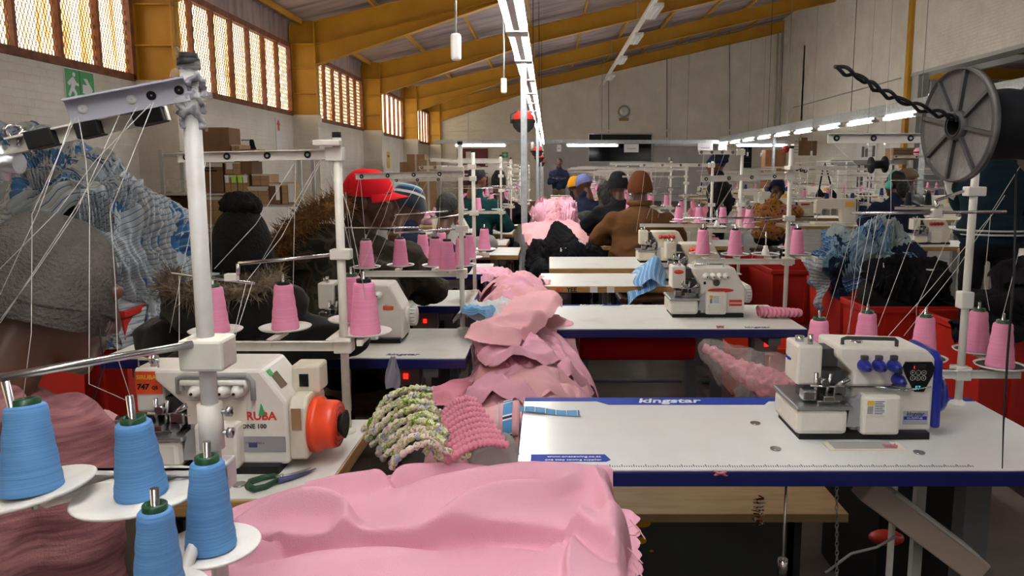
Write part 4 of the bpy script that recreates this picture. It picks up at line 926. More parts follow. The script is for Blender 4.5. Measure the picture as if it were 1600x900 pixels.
# ---- near stand with blue cones
Yp = .86; bx = P(322, 540, Yp).x
zz = P(250, 772, .74).z
q = lambda px, py, Y: P(px, py, Y)
trs = [(q(50, 768, .78), .96, (0, -.14), .064), (q(222, 772, .80), .86, (0, -.05), .072), (q(330, 856, .78), .83, (0, .02), .053), (q(250, 930, .68), .74, (0, .02), .045)]
S1 = stand('near white thread stand wrapped in plastic film, carrying sky-blue cones', bx, Yp, P(288, 100, Yp).z, zz-.03, (P(0, 800, Yp).x-.05, bx+.02), [], (), [(P(0, 590, .70), P(300, 538, .84), .0048)], None, r=.0098, mtl='pole_grey')
MB().box(-.024, .028, -.022, .022, P(322, 550, Yp).z-TZ-.019, P(322, 550, Yp).z-TZ+.019, .004).build('clamp', 'stand_white', S1)
MB().cyl((.0, 0, P(330, 700, Yp).z-TZ), (.0, 0, P(330, 630, Yp).z-TZ), .0145, n=14).build('joint_sleeve', 'stand_white', S1)
for py in (643, 676): a = P(356, py, Yp-.0)-V(S1.location); MB().cyl((0, 0, a.z), (.026, 0, a.z), .003, n=8).cyl((.02, 0, a.z), (.026, 0, a.z), .0065, n=8).build('bolt', 'steel_dull', S1)
o1 = V(S1.location)
for (p, s, tl, rr), clab in zip(trs, ('tilted sky-blue thread cone on the tray farthest from the pole', 'sky-blue thread cone standing on the widest white tray', 'sky-blue thread cone on the tray next to the film-wrapped pole', 'lowest sky-blue thread cone on the film-wrapped stand')):
    l = p-o1
    tr = MB().lathe([(.001, -.004), (rr*.6, -.004), (rr*.97, .001), (rr, .004), (rr*.97, .005), (rr*.6, 0), (.001, 0)], 36, T(l) @ RX(tl[0]) @ RY(tl[1])).build('tray', 'tray_white', S1)
    MB().cyl((0, 0, -.02), (0, 0, (.135 if p.z > P(250, 800, .78).z else .150)*s), .0042, n=10).build('spindle', 'steel', tr).matrix_local = T(l) @ RX(tl[0]) @ RY(tl[1])
    MB().tube([l+V((0, 0, -.006)), l+V((0, .02, -.022)), V((l.x*.6, -.02, zz-.03-TZ)), V((0, -.012, zz-.03-TZ))], .007, 8).build('tray_bracket', 'stand_white', tr)
    cone(p+V((0, 0, .001)), 'blue', clab, 'sky-blue cones on the near stand', s, tl, s*(.92 if p.z > P(250, 800, .78).z else 1.1))
# upper bars of the near stand
m = MB(); a = P(106, 175, .80)-o1; b2 = P(292, 139, .85)-o1; M, L = bar(m, a, b2, .0255, .006); m.build('guide_bar', 'lilac_grey', S1)
for qq, m_ in ((.12, 'paper'), (.52, 'paper'), (.69, 'black'), (.93, 'black')): MB().lathe([(.001, -.0065), (.003, -.0065), (.005, -.005), (.005, .004), (.001, .004)], 12, M @ T(L*qq, 0, 0) @ RX(R90)).build('eyelet', m_, S1)
m = MB(); a = P(22, 228, .84)-o1; b2 = P(262, 176, .87)-o1; M, L = bar(m, a, b2, .017, .010); lb = m.build('lower_bar', 'stand_white', S1)
for q0, q1 in ((.12, .29), (.43, .58), (.80, .99)):
    MB().box(L*q0, L*q1, -.0185, .0062, -.0098, .0098, .0015, M=M).build('tape_wrap', 'black', lb)
for qq, z in ((.09, .0), (.03, .01)): MB().tube([M @ V((L*qq+.006*math.cos(k), .009*math.sin(k*2), .012*math.sin(k)+z)) for k in np.linspace(0, 6.28, 14)], .0022, 6).build('wire_loop', 'steel', lb)
a = P(3, 255, .84)-o1
MB().cyl(a+V((-.03, 0, .0)), a+V((.02, 0, .0)), .012, n=12).cyl(a+V((0, 0, -.02)), a+V((0, 0, .02)), .008, n=12).build('swivel_joint', 'steel_dull', lb)
MB().tube([a, P(28, 228, .84)-o1], .006, 8).build('joint_arm', 'stand_white', lb)
# plastic film bandage round the pole top
def film(u, v):
    ang = u*2*math.pi*2.5; z = P(300, 205, Yp).z-TZ+v*.012+u*.085
    rr = .0135+.007*abs(noise.noise(V((u*9, v*3, 1))))+.008*math.exp(-((u-.4)/.25)**2)
    return V((rr*math.cos(ang), rr*math.sin(ang), z+.006*noise.noise(V((u*14, v*2, 7)))))
MB().grid(film, 120, 4).build('film_wrap', 'film', S1)
pr = [('c', (rr*math.cos(k), rr*math.sin(k), zc), (rr*math.cos(k+.9), rr*math.sin(k+.9), zc+dz), .0042, .0034) for k, rr, zc, dz in [(i*1.1, .010+.006*((i*7) % 5)/5, P(300, 198-i*4.2, Yp).z-TZ, .010-.020*((i*3) % 2)) for i in range(18)]]
blob('film_knot', pr, 'film_grey', S1, .0022, 1, lambda p: .002*fbm(p, 260))
MB().cyl((0, 0, P(290, 108, Yp).z-TZ), (0, 0, P(290, 92, Yp).z-TZ), .0125, n=14).build('black_tape', 'black', S1)
threads(S1, [[(122, 180, .8), (134, 250, .8), (140, 330, .78), (139, 600, .78), (203, 628, .80)], [(215, 165, .82), (172, 240, .82), (115, 330, .8), (0, 505, .76)], [(112, 186, .82), (60, 330, .8), (0, 460, .78)], [(190, 172, .82), (120, 330, .8), (52, 430, .79), (0, 500, .78)],
    [(118, 184, .8), (50, 335, .8), (49, 520, .78), (36, 622, .78)], [(240, 160, .82), (172, 330, .82), (180, 440, .8), (184, 560, .79), (206, 628, .80)], [(0, 420, .78), (90, 330, .8), (150, 250, .82), (236, 162, .82)]], .00045)
# black reel at the top of the right front stand
fl = P(1497, 196, 1.36); R = .103; rl = thing('thread_reel', 'big black thread reel on a spoked grey flange, twisted wire at its hub', 'thread reel', fl); 
ax = V((1, .10, .02)).normalized(); MX = ax.to_track_quat('Z', 'Y').to_matrix().to_4x4()
MB().lathe([(.024, 0), (R*.93, 0), (R, -.006), (R, .006), (R*.93, .004), (.024, .004), (.024, 0)], 48, MX).build('flange', 'reel_grey', rl)
sp = MB()
for k in range(8):
    q0 = 2*math.pi*k/8+.2; d = V((math.cos(q0), math.sin(q0), 0)); s2 = V((-d.y, d.x, 0))
    sp.add([MX @ (d*r_+s2*s_*.003+V((0,0,z_))) for r_, s_, z_ in ((.022,-1,0),(.022,1,0),(R*.95,1,0),(R*.95,-1,0),(.022,-1,-.007),(.022,1,-.007),(R*.95,1,-.007),(R*.95,-1,-.007))], [(0,1,2,3),(4,7,6,5),(0,4,5,1),(2,6,7,3),(1,5,6,2),(0,3,7,4)])
sp.lathe([(R*.95, 0), (R*.97, -.009), (R, -.006)], 48, MX).lathe([(.017, -.010), (.026, -.010), (.028, 0)], 24, MX).build('spokes', 'dark_grey', rl)
MB().lathe([(.026, .004), (.05, .006), (R*.60, .010), (R*.62, .02)]+[(R*(.62+.012*math.sin(k*1.3)), .02+.011*k) for k in range(1, 14)]+[(R*.6, .175), (.03, .178)], 40, MX).build('wound_thread', 'thread_black', rl)
MB().lathe([(.024, .178), (R, .178), (R, .186), (.024, .186)], 48, MX).build('far_flange', 'dark_grey', rl)
MB().lathe([(.021, -.012), (.021, .19)], 20, MX).build('bore', 'black', rl)
# axle bracket from the stand's pole carries the reel
pw = V(SR1.location); top_l = V((0, 0, P(1515, 196, pw.y).z-TZ)); c0 = fl-pw
a0 = c0+ax*-.02; a1 = c0+ax*.32
MB().tube([a1, c0+ax*.1, c0+ax*.01], .0055, 8).tube([a1, V((a1.x, top_l.y, a1.z)), V((top_l.x, top_l.y, top_l.z)), top_l+V((0,0,-.02))], .006, 8).build('reel_axle', 'steel_dull', SR1)
wp = [P(1305, 104, 1.28), P(1345, 122, 1.29), P(1375, 142, 1.30), P(1410, 158, 1.31), P(1455, 175, 1.33), P(1490, 184, 1.35), P(1500, 182, 1.355)]
def twist(pts, ph, rr=.0035, n=90):
    out = []
    for k in range(n+1):
        f = k/n*(len(pts)-1); i = min(int(f), len(pts)-2); p = pts[i].lerp(pts[i+1], f-i); w = rr*(1+.9*math.sin(k*.21)**2); out.append(p+V((0, w*math.cos(k*.32+ph), w*math.sin(k*.32+ph))))
    return out
tw = thing('twisted_wire', 'black twisted wire sticking out of the big black reel', 'wire', wp[-1])
for ph in (0, math.pi): MB().tube([p-wp[-1] for p in twist(wp, ph)], .0032, 6).build('strand', 'black', tw)
tl = MB(); 
tl.tube([P(1588, 250, 1.33), P(1585, 420, 1.34), P(1574, 560, 1.36), P(1568, 660, 1.40), P(1566, 732, 1.44)], [.0016, .0022, .0024, .0018, .001], 6)
tag(tl.build('dangling_thread', 'thread_dark'), 'dark slack thread hanging from the black reel to the table edge', 'thread')
# ================================================================== cloth
random.seed(11)
def folds(x, y, sd, n=3, s=9.0, an=3.0):
    """crumpled-cloth relief, 0..1: stretched ridged noise in a few directions"""
    v = 0; w = 0
    for k in range(n):
        a = sd*1.7+k*1.13; c, si = math.cos(a), math.sin(a); X, Y = (x*c+y*si)*s*(1+.5*k), (-x*si+y*c)*s*(1+.5*k)/an
        q = noise.noise(V((X+.35*noise.noise(V((X*.6, Y*.6, sd+9))), Y, sd*3.1+k*7)))
        r = 1-min(1, abs(q)*2.2); g = 1/(1+.6*k); v += g*r*r; w += g
    return v/w
CRT = []
def soft(x, lim):
    m_, h_ = (lim[0]+lim[1])/2, (lim[1]-lim[0])/2; return m_+h_*math.tanh((x-m_)/h_)
def settle(p, deep=.06):
    """cloth lies on table tops and hangs outside crate walls instead of passing through them"""
    for x0, x1, y0, y1 in TAB:
        if x0-.006 < p.x < x1+.006 and y0-.006 < p.y < y1+.006 and TZ-.5 < p.z < TZ+.004:
            if p.z > TZ-deep: p.z = TZ+.004
            else:
                e = min((p.x-x0, 0), (x1-p.x, 1), (p.y-y0, 2), (y1-p.y, 3)); g_ = .008+.006*abs(noise.noise(V((p.y*11, p.z*11, 1))))
                if e[1] == 0: p.x = x0-g_
                elif e[1] == 1: p.x = x1+g_
                elif e[1] == 2: p.y = y0-g_
                else: p.y = y1+g_
    for x0, x1, y0, y1, h in CRT:
        if x0-.03 < p.x < x1+.03 and y0-.03 < p.y < y1+.03 and p.z < h+.012:
            if p.y-y0 < .4 or p.z > h-.03: 
                if p.y-y0 < min(p.x-x0, x1-p.x)+.12: p.y = y0-.032-.01*abs(noise.noise(V((p.x*9, p.z*9, 0))))
                elif p.x-x0 < x1-p.x: p.x = x0-.032
                else: p.x = x1+.032
    if p.z < .006: p.z = .006
    return p
def sheet(name, label, cat, group, c, ax, ay, support, mt, amp=.03, sd=0.0, nu=34, nv=34, edge=.05, s=9.0, uvs=(1, 1), an=3.0, lift=.006, n=3):
    """a crumpled garment lying on the surface z=support(x,y); c centre, ax/ay half-axes in plan"""
    c = V((c[0], c[1])); ax = V(ax); ay = V(ay)
    def fn(u, v):
        a, b = 2*u-1, 2*v-1
        k = 1+.16*noise.noise(V((a*1.6+sd, b*1.6, 3.3)))
        # round the corners off
        q = math.sqrt(max(1e-6, 1-.22*b*b)), math.sqrt(max(1e-6, 1-.22*a*a))
        p = c+ax*(a*q[0]*k)+ay*(b*q[1]*k); r = max(abs(a), abs(b))
        z = support(p.x, p.y)+lift+amp*folds(p.x, p.y, sd, n, s, an)-edge*max(0, r-.8)*5*(.3+.7*folds(p.x, p.y, sd+4, 1, s))
        return settle(V((p.x, p.y, z)))
    o = MB().grid(fn, nu, nv).build(name, mt, None, uvs); return tag(o, label, cat, group)
def dome_cloth(name, label, cat, group, c, R, n0, rot, wa, wb, mt, amp=.03, sd=0.0, freq=7, off=0.0, nu=34, nv=22, uvs=(1, 1), zmin=None, xlim=None):
    """a garment draped on an ellipsoid heap"""
    n0 = V(n0).normalized(); e2 = (V((0, 0, -1))-n0*n0.dot(V((0, 0, -1))))
    e2 = e2.normalized() if e2.length > .05 else V((0, 1, 0)); e1 = n0.cross(e2); cr, sr = math.cos(rot), math.sin(rot)
    e1, e2 = e1*cr+e2*sr, e2*cr-e1*sr
    nf = 2.4+abs(math.sin(sd*5.3))*3.0
    def fn(u, v):
        a, b = (2*u-1), (2*v-1); k = 1+.25*noise.noise(V((a*1.3, b*1.5, sd)))
        d = (n0+e1*(a*wa*k*(1-.25*b*math.sin(sd*3)))+e2*(b*wb*k)).normalized(); lump = 1+.34*fbm(d+V((c[0], c[1], 0)), 2.0, 2)
        ph = a*math.pi*nf+1.9*noise.noise(V((a*1.2, b*1.1, sd+5)))+1.2*b*math.sin(sd)
        f = amp*((.55+.45*b)*(.5+.5*math.cos(2*ph))**1.4+.9*folds(a*wa, b*wb, sd, 2, 6, 2.0)); ed = max(abs(a), abs(b))
        f -= amp*1.0*max(0, ed-.85)*6.6
        p = V((d.x*R[0]*lump, d.y*R[1]*lump, d.z*R[2]*lump)); nn = V((d.x/R[0], d.y/R[1], d.z/R[2])).normalized(); p = V(c)+p+nn*(f+off)
        if zmin is not None and p.z < zmin: p.z = zmin+.01*noise.noise(V((a*5, b*5, sd)))
        if xlim: p.x = soft(p.x, xlim)
        return settle(p)
    o = MB().grid(fn, nu, nv).build(name, mt, None, uvs); return tag(o, label, cat, group)
def heap_core(name, label, c, R, mt, amp=.06, sd=1, xlim=None, floor=None):
    m = MB()
    def fn(u, v):
        t = v*math.pi*.78; p = u*2*math.pi; d = V((math.sin(t)*math.cos(p), math.sin(t)*math.sin(p), math.cos(t)))
        k = .90+.34*fbm(d+V((c[0], c[1], 0)), 2.0, 2); p = V(c)+V((d.x*R[0]*k, d.y*R[1]*k, d.z*R[2]*k))
        if xlim: p.x = soft(p.x, xlim)
        for x0, x1, y0, y1, h in CRT:      # inside its crate below the rim
            if x0-.05 < c[0] < x1+.05 and y0-.05 < c[1] < y1+.05 and p.z < h+.02:
                ix, iy = (x1-x0)*.035+.02, (y1-y0)*.035+.02; p.x = max(x0+ix, min(x1-ix, p.x)); p.y = max(y0+iy, min(y1-iy, p.y)); p.z = max(p.z, .03)
        for x0, x1, y0, y1 in TAB:
            if x0 < p.x < x1 and y0 < p.y < y1 and TZ-.25 < p.z < TZ+.003: p.z = TZ+.003
        p.z = max(p.z, floor if floor is not None else .004); return p
    m.grid(fn, 40, 20); return tag(m.build(name, mt), label, 'fabric heap')
# ------------------------------------------------------------------ left heap of blue striped garments over red bins
def crate(label, x0, x1, y0, y1, h, rz=0, group=None, mt='red_plastic'):
    CRT.append((x0, x1, y0, y1, h)); cx, cy = (x0+x1)/2, (y0+y1)/2; a, b = (x1-x0)/2, (y1-y0)/2
    t = thing('plastic_crate', label, 'crate', (cx, cy, 0), rz, group); w = .012; k = .93
    def ringpts(sx, sy, z): return [(-sx, -sy, z), (sx, -sy, z), (sx, sy, z), (-sx, sy, z)]
    vs = ringpts(a*k, b*k, 0)+ringpts(a, b, h)+ringpts(a-w, b-w, h)+ringpts(a*k-w, b*k-w, .02)
    fs = [(3, 2, 1, 0)]+[(i, (i+1) % 4, 4+(i+1) % 4, 4+i) for i in range(4)]+[(4+i, 4+(i+1) % 4, 8+(i+1) % 4, 8+i) for i in range(4)]+[(8+i, 8+(i+1) % 4, 12+(i+1) % 4, 12+i) for i in range(4)]+[(12, 13, 14, 15)]
    MB().add(vs, fs).build('shell', mt, t)
    MB().box(-a-.018, a+.018, -b-.018, -b+.006, h-.035, h+.004, .004).build('rim', mt, t); MB().box(-a-.018, a+.018, b-.006, b+.018, h-.035, h+.004, .004).build('rim', mt, t)
    MB().box(-a-.018, -a+.006, -b, b, h-.035, h+.004, .004).build('rim', mt, t); MB().box(a-.006, a+.018, -b, b, h-.035, h+.004, .004).build('rim', mt, t)
    for s in (-.55, 0, .55): MB().box(a*s-.012, a*s+.012, -b-.004, -b*k+.01, .03, h-.03).build('rib', mt, t)
    return t
gB = 'red crates under the blue striped heap'
for k, (x0, x1, y0, y1, h) in enumerate(((-3.7, -3.02, 4.0, 4.9, .64), (-2.98, -2.32, 3.95, 4.85, .62), (-2.95, -2.42, 3.2, 3.75, .50), (-3.7, -3.0, 3.2, 3.8, .50))):
    crate(('tall red crate packed with blue striped garments', 'tall red crate with striped garments hanging over its rim', 'low red crate in front of the striped garment heap', 'low red crate beside the left heap of striped garments')[k], x0, x1, y0, y1, h)
heap_core('garment_heap', 'packed mass of blue striped garments inside the left heap', (-2.92, 4.4, .66), (.60, .46, .76), 'steel_blue', xlim=(-3.0, -2.0))
heap_core('garment_heap', 'packed mass of striped garments against the left wall heap', (-3.55, 4.5, .72), (.55, .5, .85), 'steel_blue', sd=4, xlim=(-4.3, -3.02))
cols = ['stripe_pale', 'stripe_grey', 'stripe_blue', 'stripe_pale_v', 'stripe_band', 'stripe_pale', 'stripe_pale_v']
for k in range(150):
    left = k % 3 == 2
    c, R = ((-3.55, 4.5, .72), (.56, .52, .87)) if left else ((-2.92, 4.4, .66), (.62, .48, .78))
    ph = random.uniform(-2.9, .35); th = (random.uniform(.05, .95) if k % 2 else random.uniform(.7, 1.75))
    n0 = (math.sin(th)*math.cos(ph), math.sin(th)*math.sin(ph), math.cos(th))
    hang = th > .85; m = random.choice(cols)
    dome_cloth('striped_garment', {'stripe_pale': 'pale garment with thin cross stripes', 'stripe_pale_v': 'pale garment with thin lengthwise stripes', 'stripe_blue': 'deep blue striped garment', 'stripe_grey': 'greyish striped garment', 'stripe_band': 'white garment with broad blue bands'}[m]+(' hanging down the' if hang else ' on top of the')+(' left wall heap' if left else ' heap over the red crates'), 'garment', 'striped garments in the left heap', c, R, n0, random.uniform(-.35, .35) if hang else random.uniform(-1.5, 1.5),
        random.uniform(.11, .22), random.uniform(.26, .5), m, random.uniform(.04, .07), k*1.37, 9, random.uniform(.0, .07), 36, 22, (.26, .52), .42)
# ------------------------------------------------------------------ pink heap down the aisle
def lerp(a, b, t): return a+(b-a)*t
def prof(Y, tab):
    for (y0, z0), (y1, z1) in zip(tab, tab[1:]):
        if y0 <= Y <= y1: return lerp(z0, z1, (Y-y0)/(y1-y0))
    return tab[0][1] if Y < tab[0][0] else tab[-1][1]
TOPZ = [(1.9, .66), (2.1, .72), (2.6, .74), (3.0, .80), (3.4, .83), (4.0, .78), (4.4, .70)]
def aisle(x, y):
    cx = prof(y, [(1.9, -.14), (2.4, -.08), (3.0, -.10), (3.6, -.16), (4.4, -.16)]); hw = prof(y, [(1.9, .22), (2.4, .24), (3.2, .19), (4.4, .17)])
    d = abs(x-cx)/hw; top = prof(y, TOPZ)
    return top-.10*d*d-.35*max(0, d-1)**1.2
crate('red crate standing in the aisle under the pink garment heap', -.24, .12, 2.02, 2.78, .50)
crate('second red crate in the aisle under the far end of the pink heap', -.25, -.05, 2.95, 4.3, .55)
def hb(u, v):
    y = lerp(1.95, 4.4, v); cx = prof(y, [(1.9, -.14), (2.4, -.08), (3.0, -.13), (4.4, -.16)]); x = cx+(2*u-1)*(.26 if y < 2.8 else .17)
    z = aisle(x, y)-.02+.05*folds(x, y, 2.2, 3, 6); e = max(0, abs(2*u-1)-.85)*6.6; z -= .3*e
    if v in (0, 1): z -= .3
    for x0, x1, y0, y1 in TAB:
        if y0-.01 < y < y1+.01 and z < TZ+.004:
            if x0 < x < x0+.3: x = x0-.006
            elif x1-.3 < x < x1: x = x1+.006
    return V((x, y, max(z, .01)))
tag(MB().grid(hb, 34, 120).build('garment_heap', 'pink_pale'), 'long heap of pale pink garments filling the aisle between the tables', 'fabric heap')
gP = 'pink garments on the aisle heap'
for k in range(30):
    y = 2.16+2.16*(k/29)+random.uniform(-.04, .04); x = prof(y, [(1.9, -.12), (2.4, -.06), (3.0, -.12), (4.4, -.16)])+random.uniform(-.15, .15)*(1 if y < 2.7 else .5)
    a = random.uniform(0, 3.14); L = random.uniform(.15, .24) if y < 2.8 else random.uniform(.11, .18); W = L*random.uniform(.55, .8)
    sheet('pink_garment', 'pale pink garment crumpled on the aisle heap', 'garment', gP, (x, y), (math.cos(a)*L, math.sin(a)*L), (-math.sin(a)*W, math.cos(a)*W), aisle, random.choice(['pink_cloth', 'pink_pale', 'pink_pale', 'pink_cloth']), random.uniform(.05, .075), k*2.3+.7, edge=.06, s=random.uniform(5, 7.5), n=2, lift=.004+.003*(k % 5))
# bigger named pieces of that heap
def piece(nm, lab, pxs, Y, z, mt, amp, sd, cat='garment', s=8, sup=None, an=3, edge=.05):
    (x0, y0), (x1, y1), w = pxs; a = PZ(x0, y0, z); b = PZ(x1, y1, z); c = (a+b)/2; d = (b-a)/2; d2 = V((d.x, d.y)); n2 = V((-d.y, d.x)).normalized()*w
    return sheet(nm, lab, cat, None, c, d2, n2, sup or (lambda x, y: z), mt, amp, sd, 44, 34, edge, s, an=an)
piece('pink_garment', 'large smooth pink panel lying across the aisle heap beside the second right table', ((735, 535), (850, 465)), 0, .84, 'pink_pale', .06, 3.1, s=5) if False else None
piece('pink_garment', 'large smooth pink panel lying across the aisle heap beside the second right table', ((758, 532), (850, 462), .11), 0, .85, 'pink_pale', .045, 3.1, s=4.5, edge=.05)
piece('pink_garment', 'gathered pink piece folded against the end of the second right table', ((748, 560), (862, 548), .12), 0, .79, 'pink_cloth', .06, 5.2, s=5, edge=.06)
piece('pink_garment', 'pink piece spilling down in front of the second right table', ((775, 600), (885, 600), .12), 0, .70, 'pink_pale', .08, 6.4, s=6, edge=.14)
piece('white_bag', 'white plastic bag lying on the aisle heap', ((742, 500), (780, 476), .10), 0, .84, 'white_cloth', .05, 8.4, 'bag', s=11)
piece('blue_garment', 'small blue patterned garment beside the white bag', ((738, 492), (752, 486), .06), 0, .87, 'stripe_light', .03, 2.4, s=14)
piece('pink_garment', 'dusky pink piece heaped at the near left of the aisle heap', ((690, 640), (770, 600), .13), 0, .68, 'pink_deep', .05, 9.6, s=8)
# clear packet on the heap
blob('plastic_packet', [('e', P(800, 598, 2.2), (.055, .05, .03)), ('e', P(783, 612, 2.15), (.035, .03, .025))], 'film', None, .006, 2, lambda p: .010*fbm(p, 40))
tag(bpy.data.objects['plastic_packet'], 'crinkled clear plastic packet on the pink aisle heap', 'packet')
# far end of the pink heap, up by the black garments
gF = 'pink garments on the far heap'
heap_core('garment_heap', 'mass of pink garments heaped past the steel post', (.10, 7.3, .62), (.32, .95, .40), 'pink_deep', xlim=(-.18, .35))
for k in range(26):
    ph = random.uniform(-3.0, .2); th = random.uniform(.05, 1.3)
    dome_cloth('pink_garment', 'pink garment crumpled on the heap past the steel post', 'garment', gF, (.10, 7.3, .62), (.33, .97, .42), (math.sin(th)*math.cos(ph), math.sin(th)*math.sin(ph), math.cos(th)), random.uniform(-1.5, 1.5), random.uniform(.25, .4), random.uniform(.3, .5), random.choice(['pink_cloth', 'pink_pale', 'pink_deep']), .04, k*1.9, 9, random.uniform(.0, .04), xlim=(-.185, .355))
def slope(x, y): return .86-.10*(y-5.6)+.05*math.sin(x*5)
sheet('pink_garment', 'broad pink panel spread in front of the black garments by the steel post', 'garment', None, (.04, 6.1), (.27, .05), (-.05, .38), lambda x, y: .80+.28*(y-5.7)*.6, 'pink_pale', .05, 4.4, 44, 40, .08, 6)
# black garments in front of the brown coat
gK = 'black garments beside the brown coat'
hk1 = heap_core('garment_heap', 'mass of black garments heaped beside the person in the brown coat', (.09, 5.62, .50), (.25, .30, .36), 'black_cloth', sd=2)
for k in range(16):
    ph = random.uniform(-3.0, .1); th = random.uniform(.1, 1.35)
    dome_cloth('black_garment', 'black garment crumpled in the heap beside the brown coat', 'garment', gK, (.09, 5.62, .50), (.26, .31, .37), (math.sin(th)*math.cos(ph), math.sin(th)*math.sin(ph), math.cos(th)), random.uniform(-1.5, 1.5), random.uniform(.25, .45), random.uniform(.35, .55), 'black_cloth', .03, k*2.9, 9, random.uniform(.0, .03))
# ------------------------------------------------------------------ right-hand bins with blue and black garments
crate('red crate under the blue heap in the right aisle', 2.15, 2.85, 5.35, 6.0, .52); crate('red crate of black garments in the right bay', 3.2, 3.85, 4.72, 5.22, .52)
crate('red crate farther up the right aisle', 2.0, 2.6, 6.5, 7.3, .50); crate('red crate standing in the right aisle past the thread stand', 1.75, 2.3, 7.36, 8.1, .45); crate('orange-red crate on the floor behind the second right table', 1.12, 1.62, 4.4, 4.9, .30, mt='orange_wheel')
crate('nearest red crate of the right aisle beside the front stand', 2.25, 3.1, 3.75, 4.35, .55); crate('red crate behind the nearest one in the right aisle', 1.95, 2.52, 4.45, 4.8, .55)
cB, RB = (2.40, 5.6, .58), (.33, .32, .34)
heap_core('garment_heap', 'mass of grey-blue garments spilling from a red crate', cB, RB, 'steel_blue', sd=3)
for k in range(46):
    ph = random.uniform(-3.1, .1); th = random.uniform(.05, 1.6); up = th < .8
    mm = 'mint_cloth' if up and k % 2 else random.choice(['steel_blue', 'stripe_grey', 'navy_cloth', 'stripe_blue', 'steel_blue'])
    dome_cloth('blue_garment', {'mint_cloth': 'pale grey-green', 'steel_blue': 'mottled grey-blue', 'stripe_grey': 'grey striped', 'navy_cloth': 'navy', 'stripe_blue': 'blue striped'}[mm]+' garment on the heap spilling from the right aisle crate', 'garment', 'garments on the right blue heap', cB, (RB[0]*1.04, RB[1]*1.04, RB[2]*1.04), (math.sin(th)*math.cos(ph), math.sin(th)*math.sin(ph), math.cos(th)), random.uniform(-.7, .7), random.uniform(.16, .3), random.uniform(.35, .6),
        mm, .030, k*1.3, 11, random.uniform(0, .06), uvs=(.2, .4), zmin=.3)
for (c, R, n, lab) in (((2.24, 4.63, .58), (.27, .16, .22), 12, 'black garment lying in the crate beside the blue heap'), ((2.68, 4.05, .56), (.40, .28, .24), 12, 'black garment heaped on the nearest red crate'), ((3.52, 4.97, .50), (.30, .22, .18), 8, 'black garment in the crate in front of the right-hand tables')):
    hk2 = heap_core('garment_heap', 'mass under each '+lab, c, R, 'black_cloth', sd=R[0])
    for k in range(n):
        ph = random.uniform(-3.1, .1); th = random.uniform(.05, 1.45)
        dome_cloth('black_garment', lab, 'garment', lab.replace('garment', 'garments'), c, (R[0]*1.04, R[1]*1.04, R[2]*1.04), (math.sin(th)*math.cos(ph), math.sin(th)*math.sin(ph), math.cos(th)), random.uniform(-1, 1), random.uniform(.3, .45), random.uniform(.4, .6), 'black_cloth', .03, k*1.7+R[0], 9, random.uniform(0, .03))
# garments and clutter on the floor and shelf near the front right table
heap_core('black_garment', 'black garment dropped on the floor behind the second right table', (1.28, 4.05, .02), (.30, .22, .18), 'black_cloth', sd=6)['category'] = 'garment'
heap_core('black_garment', 'dark garment on the floor of the right aisle', (1.75, 4.6, .0), (.25, .2, .10), 'black_cloth', sd=8)['category'] = 'garment'
sheet('white_garment', 'white and black garment piled behind the blue-dialled overlocker', 'garment', None, (1.10, 2.44), (.13, 0), (0, .12), lambda x, y: .645, 'white_cloth', .06, 7.7, s=9)
sheet('dark_garment', 'dark red and black printed garment on the pile behind the blue-dialled overlocker', 'garment', None, (1.08, 2.30), (.11, 0), (0, .1), lambda x, y: .69, 'dark_print', .05, 3.7, s=13)
sheet('pink_garment', 'gathered pink trim behind the blue-dialled overlocker', 'garment', None, (1.08, 2.18), (.12, 0), (0, .07), lambda x, y: .67, 'pink_deep', .05, 1.7, s=16)
bx_ = thing('storage_box', 'dark box under the pile behind the blue-dialled overlocker', 'box', (1.11, 2.30, 0)); MB().box(-.12, .12, -.22, .22, 0, .62, .006).build('carcass', 'black', bx_); MB().box(-.13, .13, -.23, .23, .60, .64, .004).build('lid', 'black', bx_)
# ruffled pink cuff on the second right table
def cuff(u, v):
    a = PZ(1185, 495, TZ); b = PZ(1250, 497, TZ); p = a.lerp(b, u); t = v*2*math.pi; r = .026*(1+.12*math.sin(u*60+1.5*math.sin(t*2)))*(1.15-.3*u)
    return V((p.x, p.y+r*1.4*math.cos(t), TZ+.012+r*.75*math.sin(t)+.010))
tag(MB().grid(cuff, 70, 20).build('ruffled_cuff', 'pink_deep'), 'gathered pink cuff lying on the second right table', 'garment')
# ------------------------------------------------------------------ striped blue cloth hanging off the plywood-edged table
def sc1(u, v):
    e = R3.location.y-.262; x = lerp(.47, .638, u); yv = lerp(e+.30, e-.03, v)
    z = TZ+.135*math.exp(-((u-.55)/.42)**2)*math.exp(-((v-.35)/.5)**2)+.012*math.sin(u*9+v*3)+.008
    return V((x+.02*math.sin(v*5), yv, z))
tag(MB().grid(sc1, 30, 24).build('striped_cloth', 'stripe_sample', None, (.5, .5)), 'crumpled blue cloth with white and navy stripes on the plywood-edged table', 'cloth')
def sc2(u, v):
    e = R3.location.y-.268; a = PZ(1018, 440, TZ); x = lerp(.42, .575, u)+.0*v; drop = max(0, .62-u)*.11
    y = e+(v-.5)*.09+.04*u-.02; z = TZ+.012-drop+.012*math.sin(u*7+v*2)-.02*(v < .25)*(1-u)
    return V((x, y, z+.03*(v-.5)))
tag(MB().grid(sc2, 24, 10).build('striped_cloth', 'stripe_sample', None, (.35, .4)), 'striped blue sleeve end hanging over the plywood table edge', 'cloth')
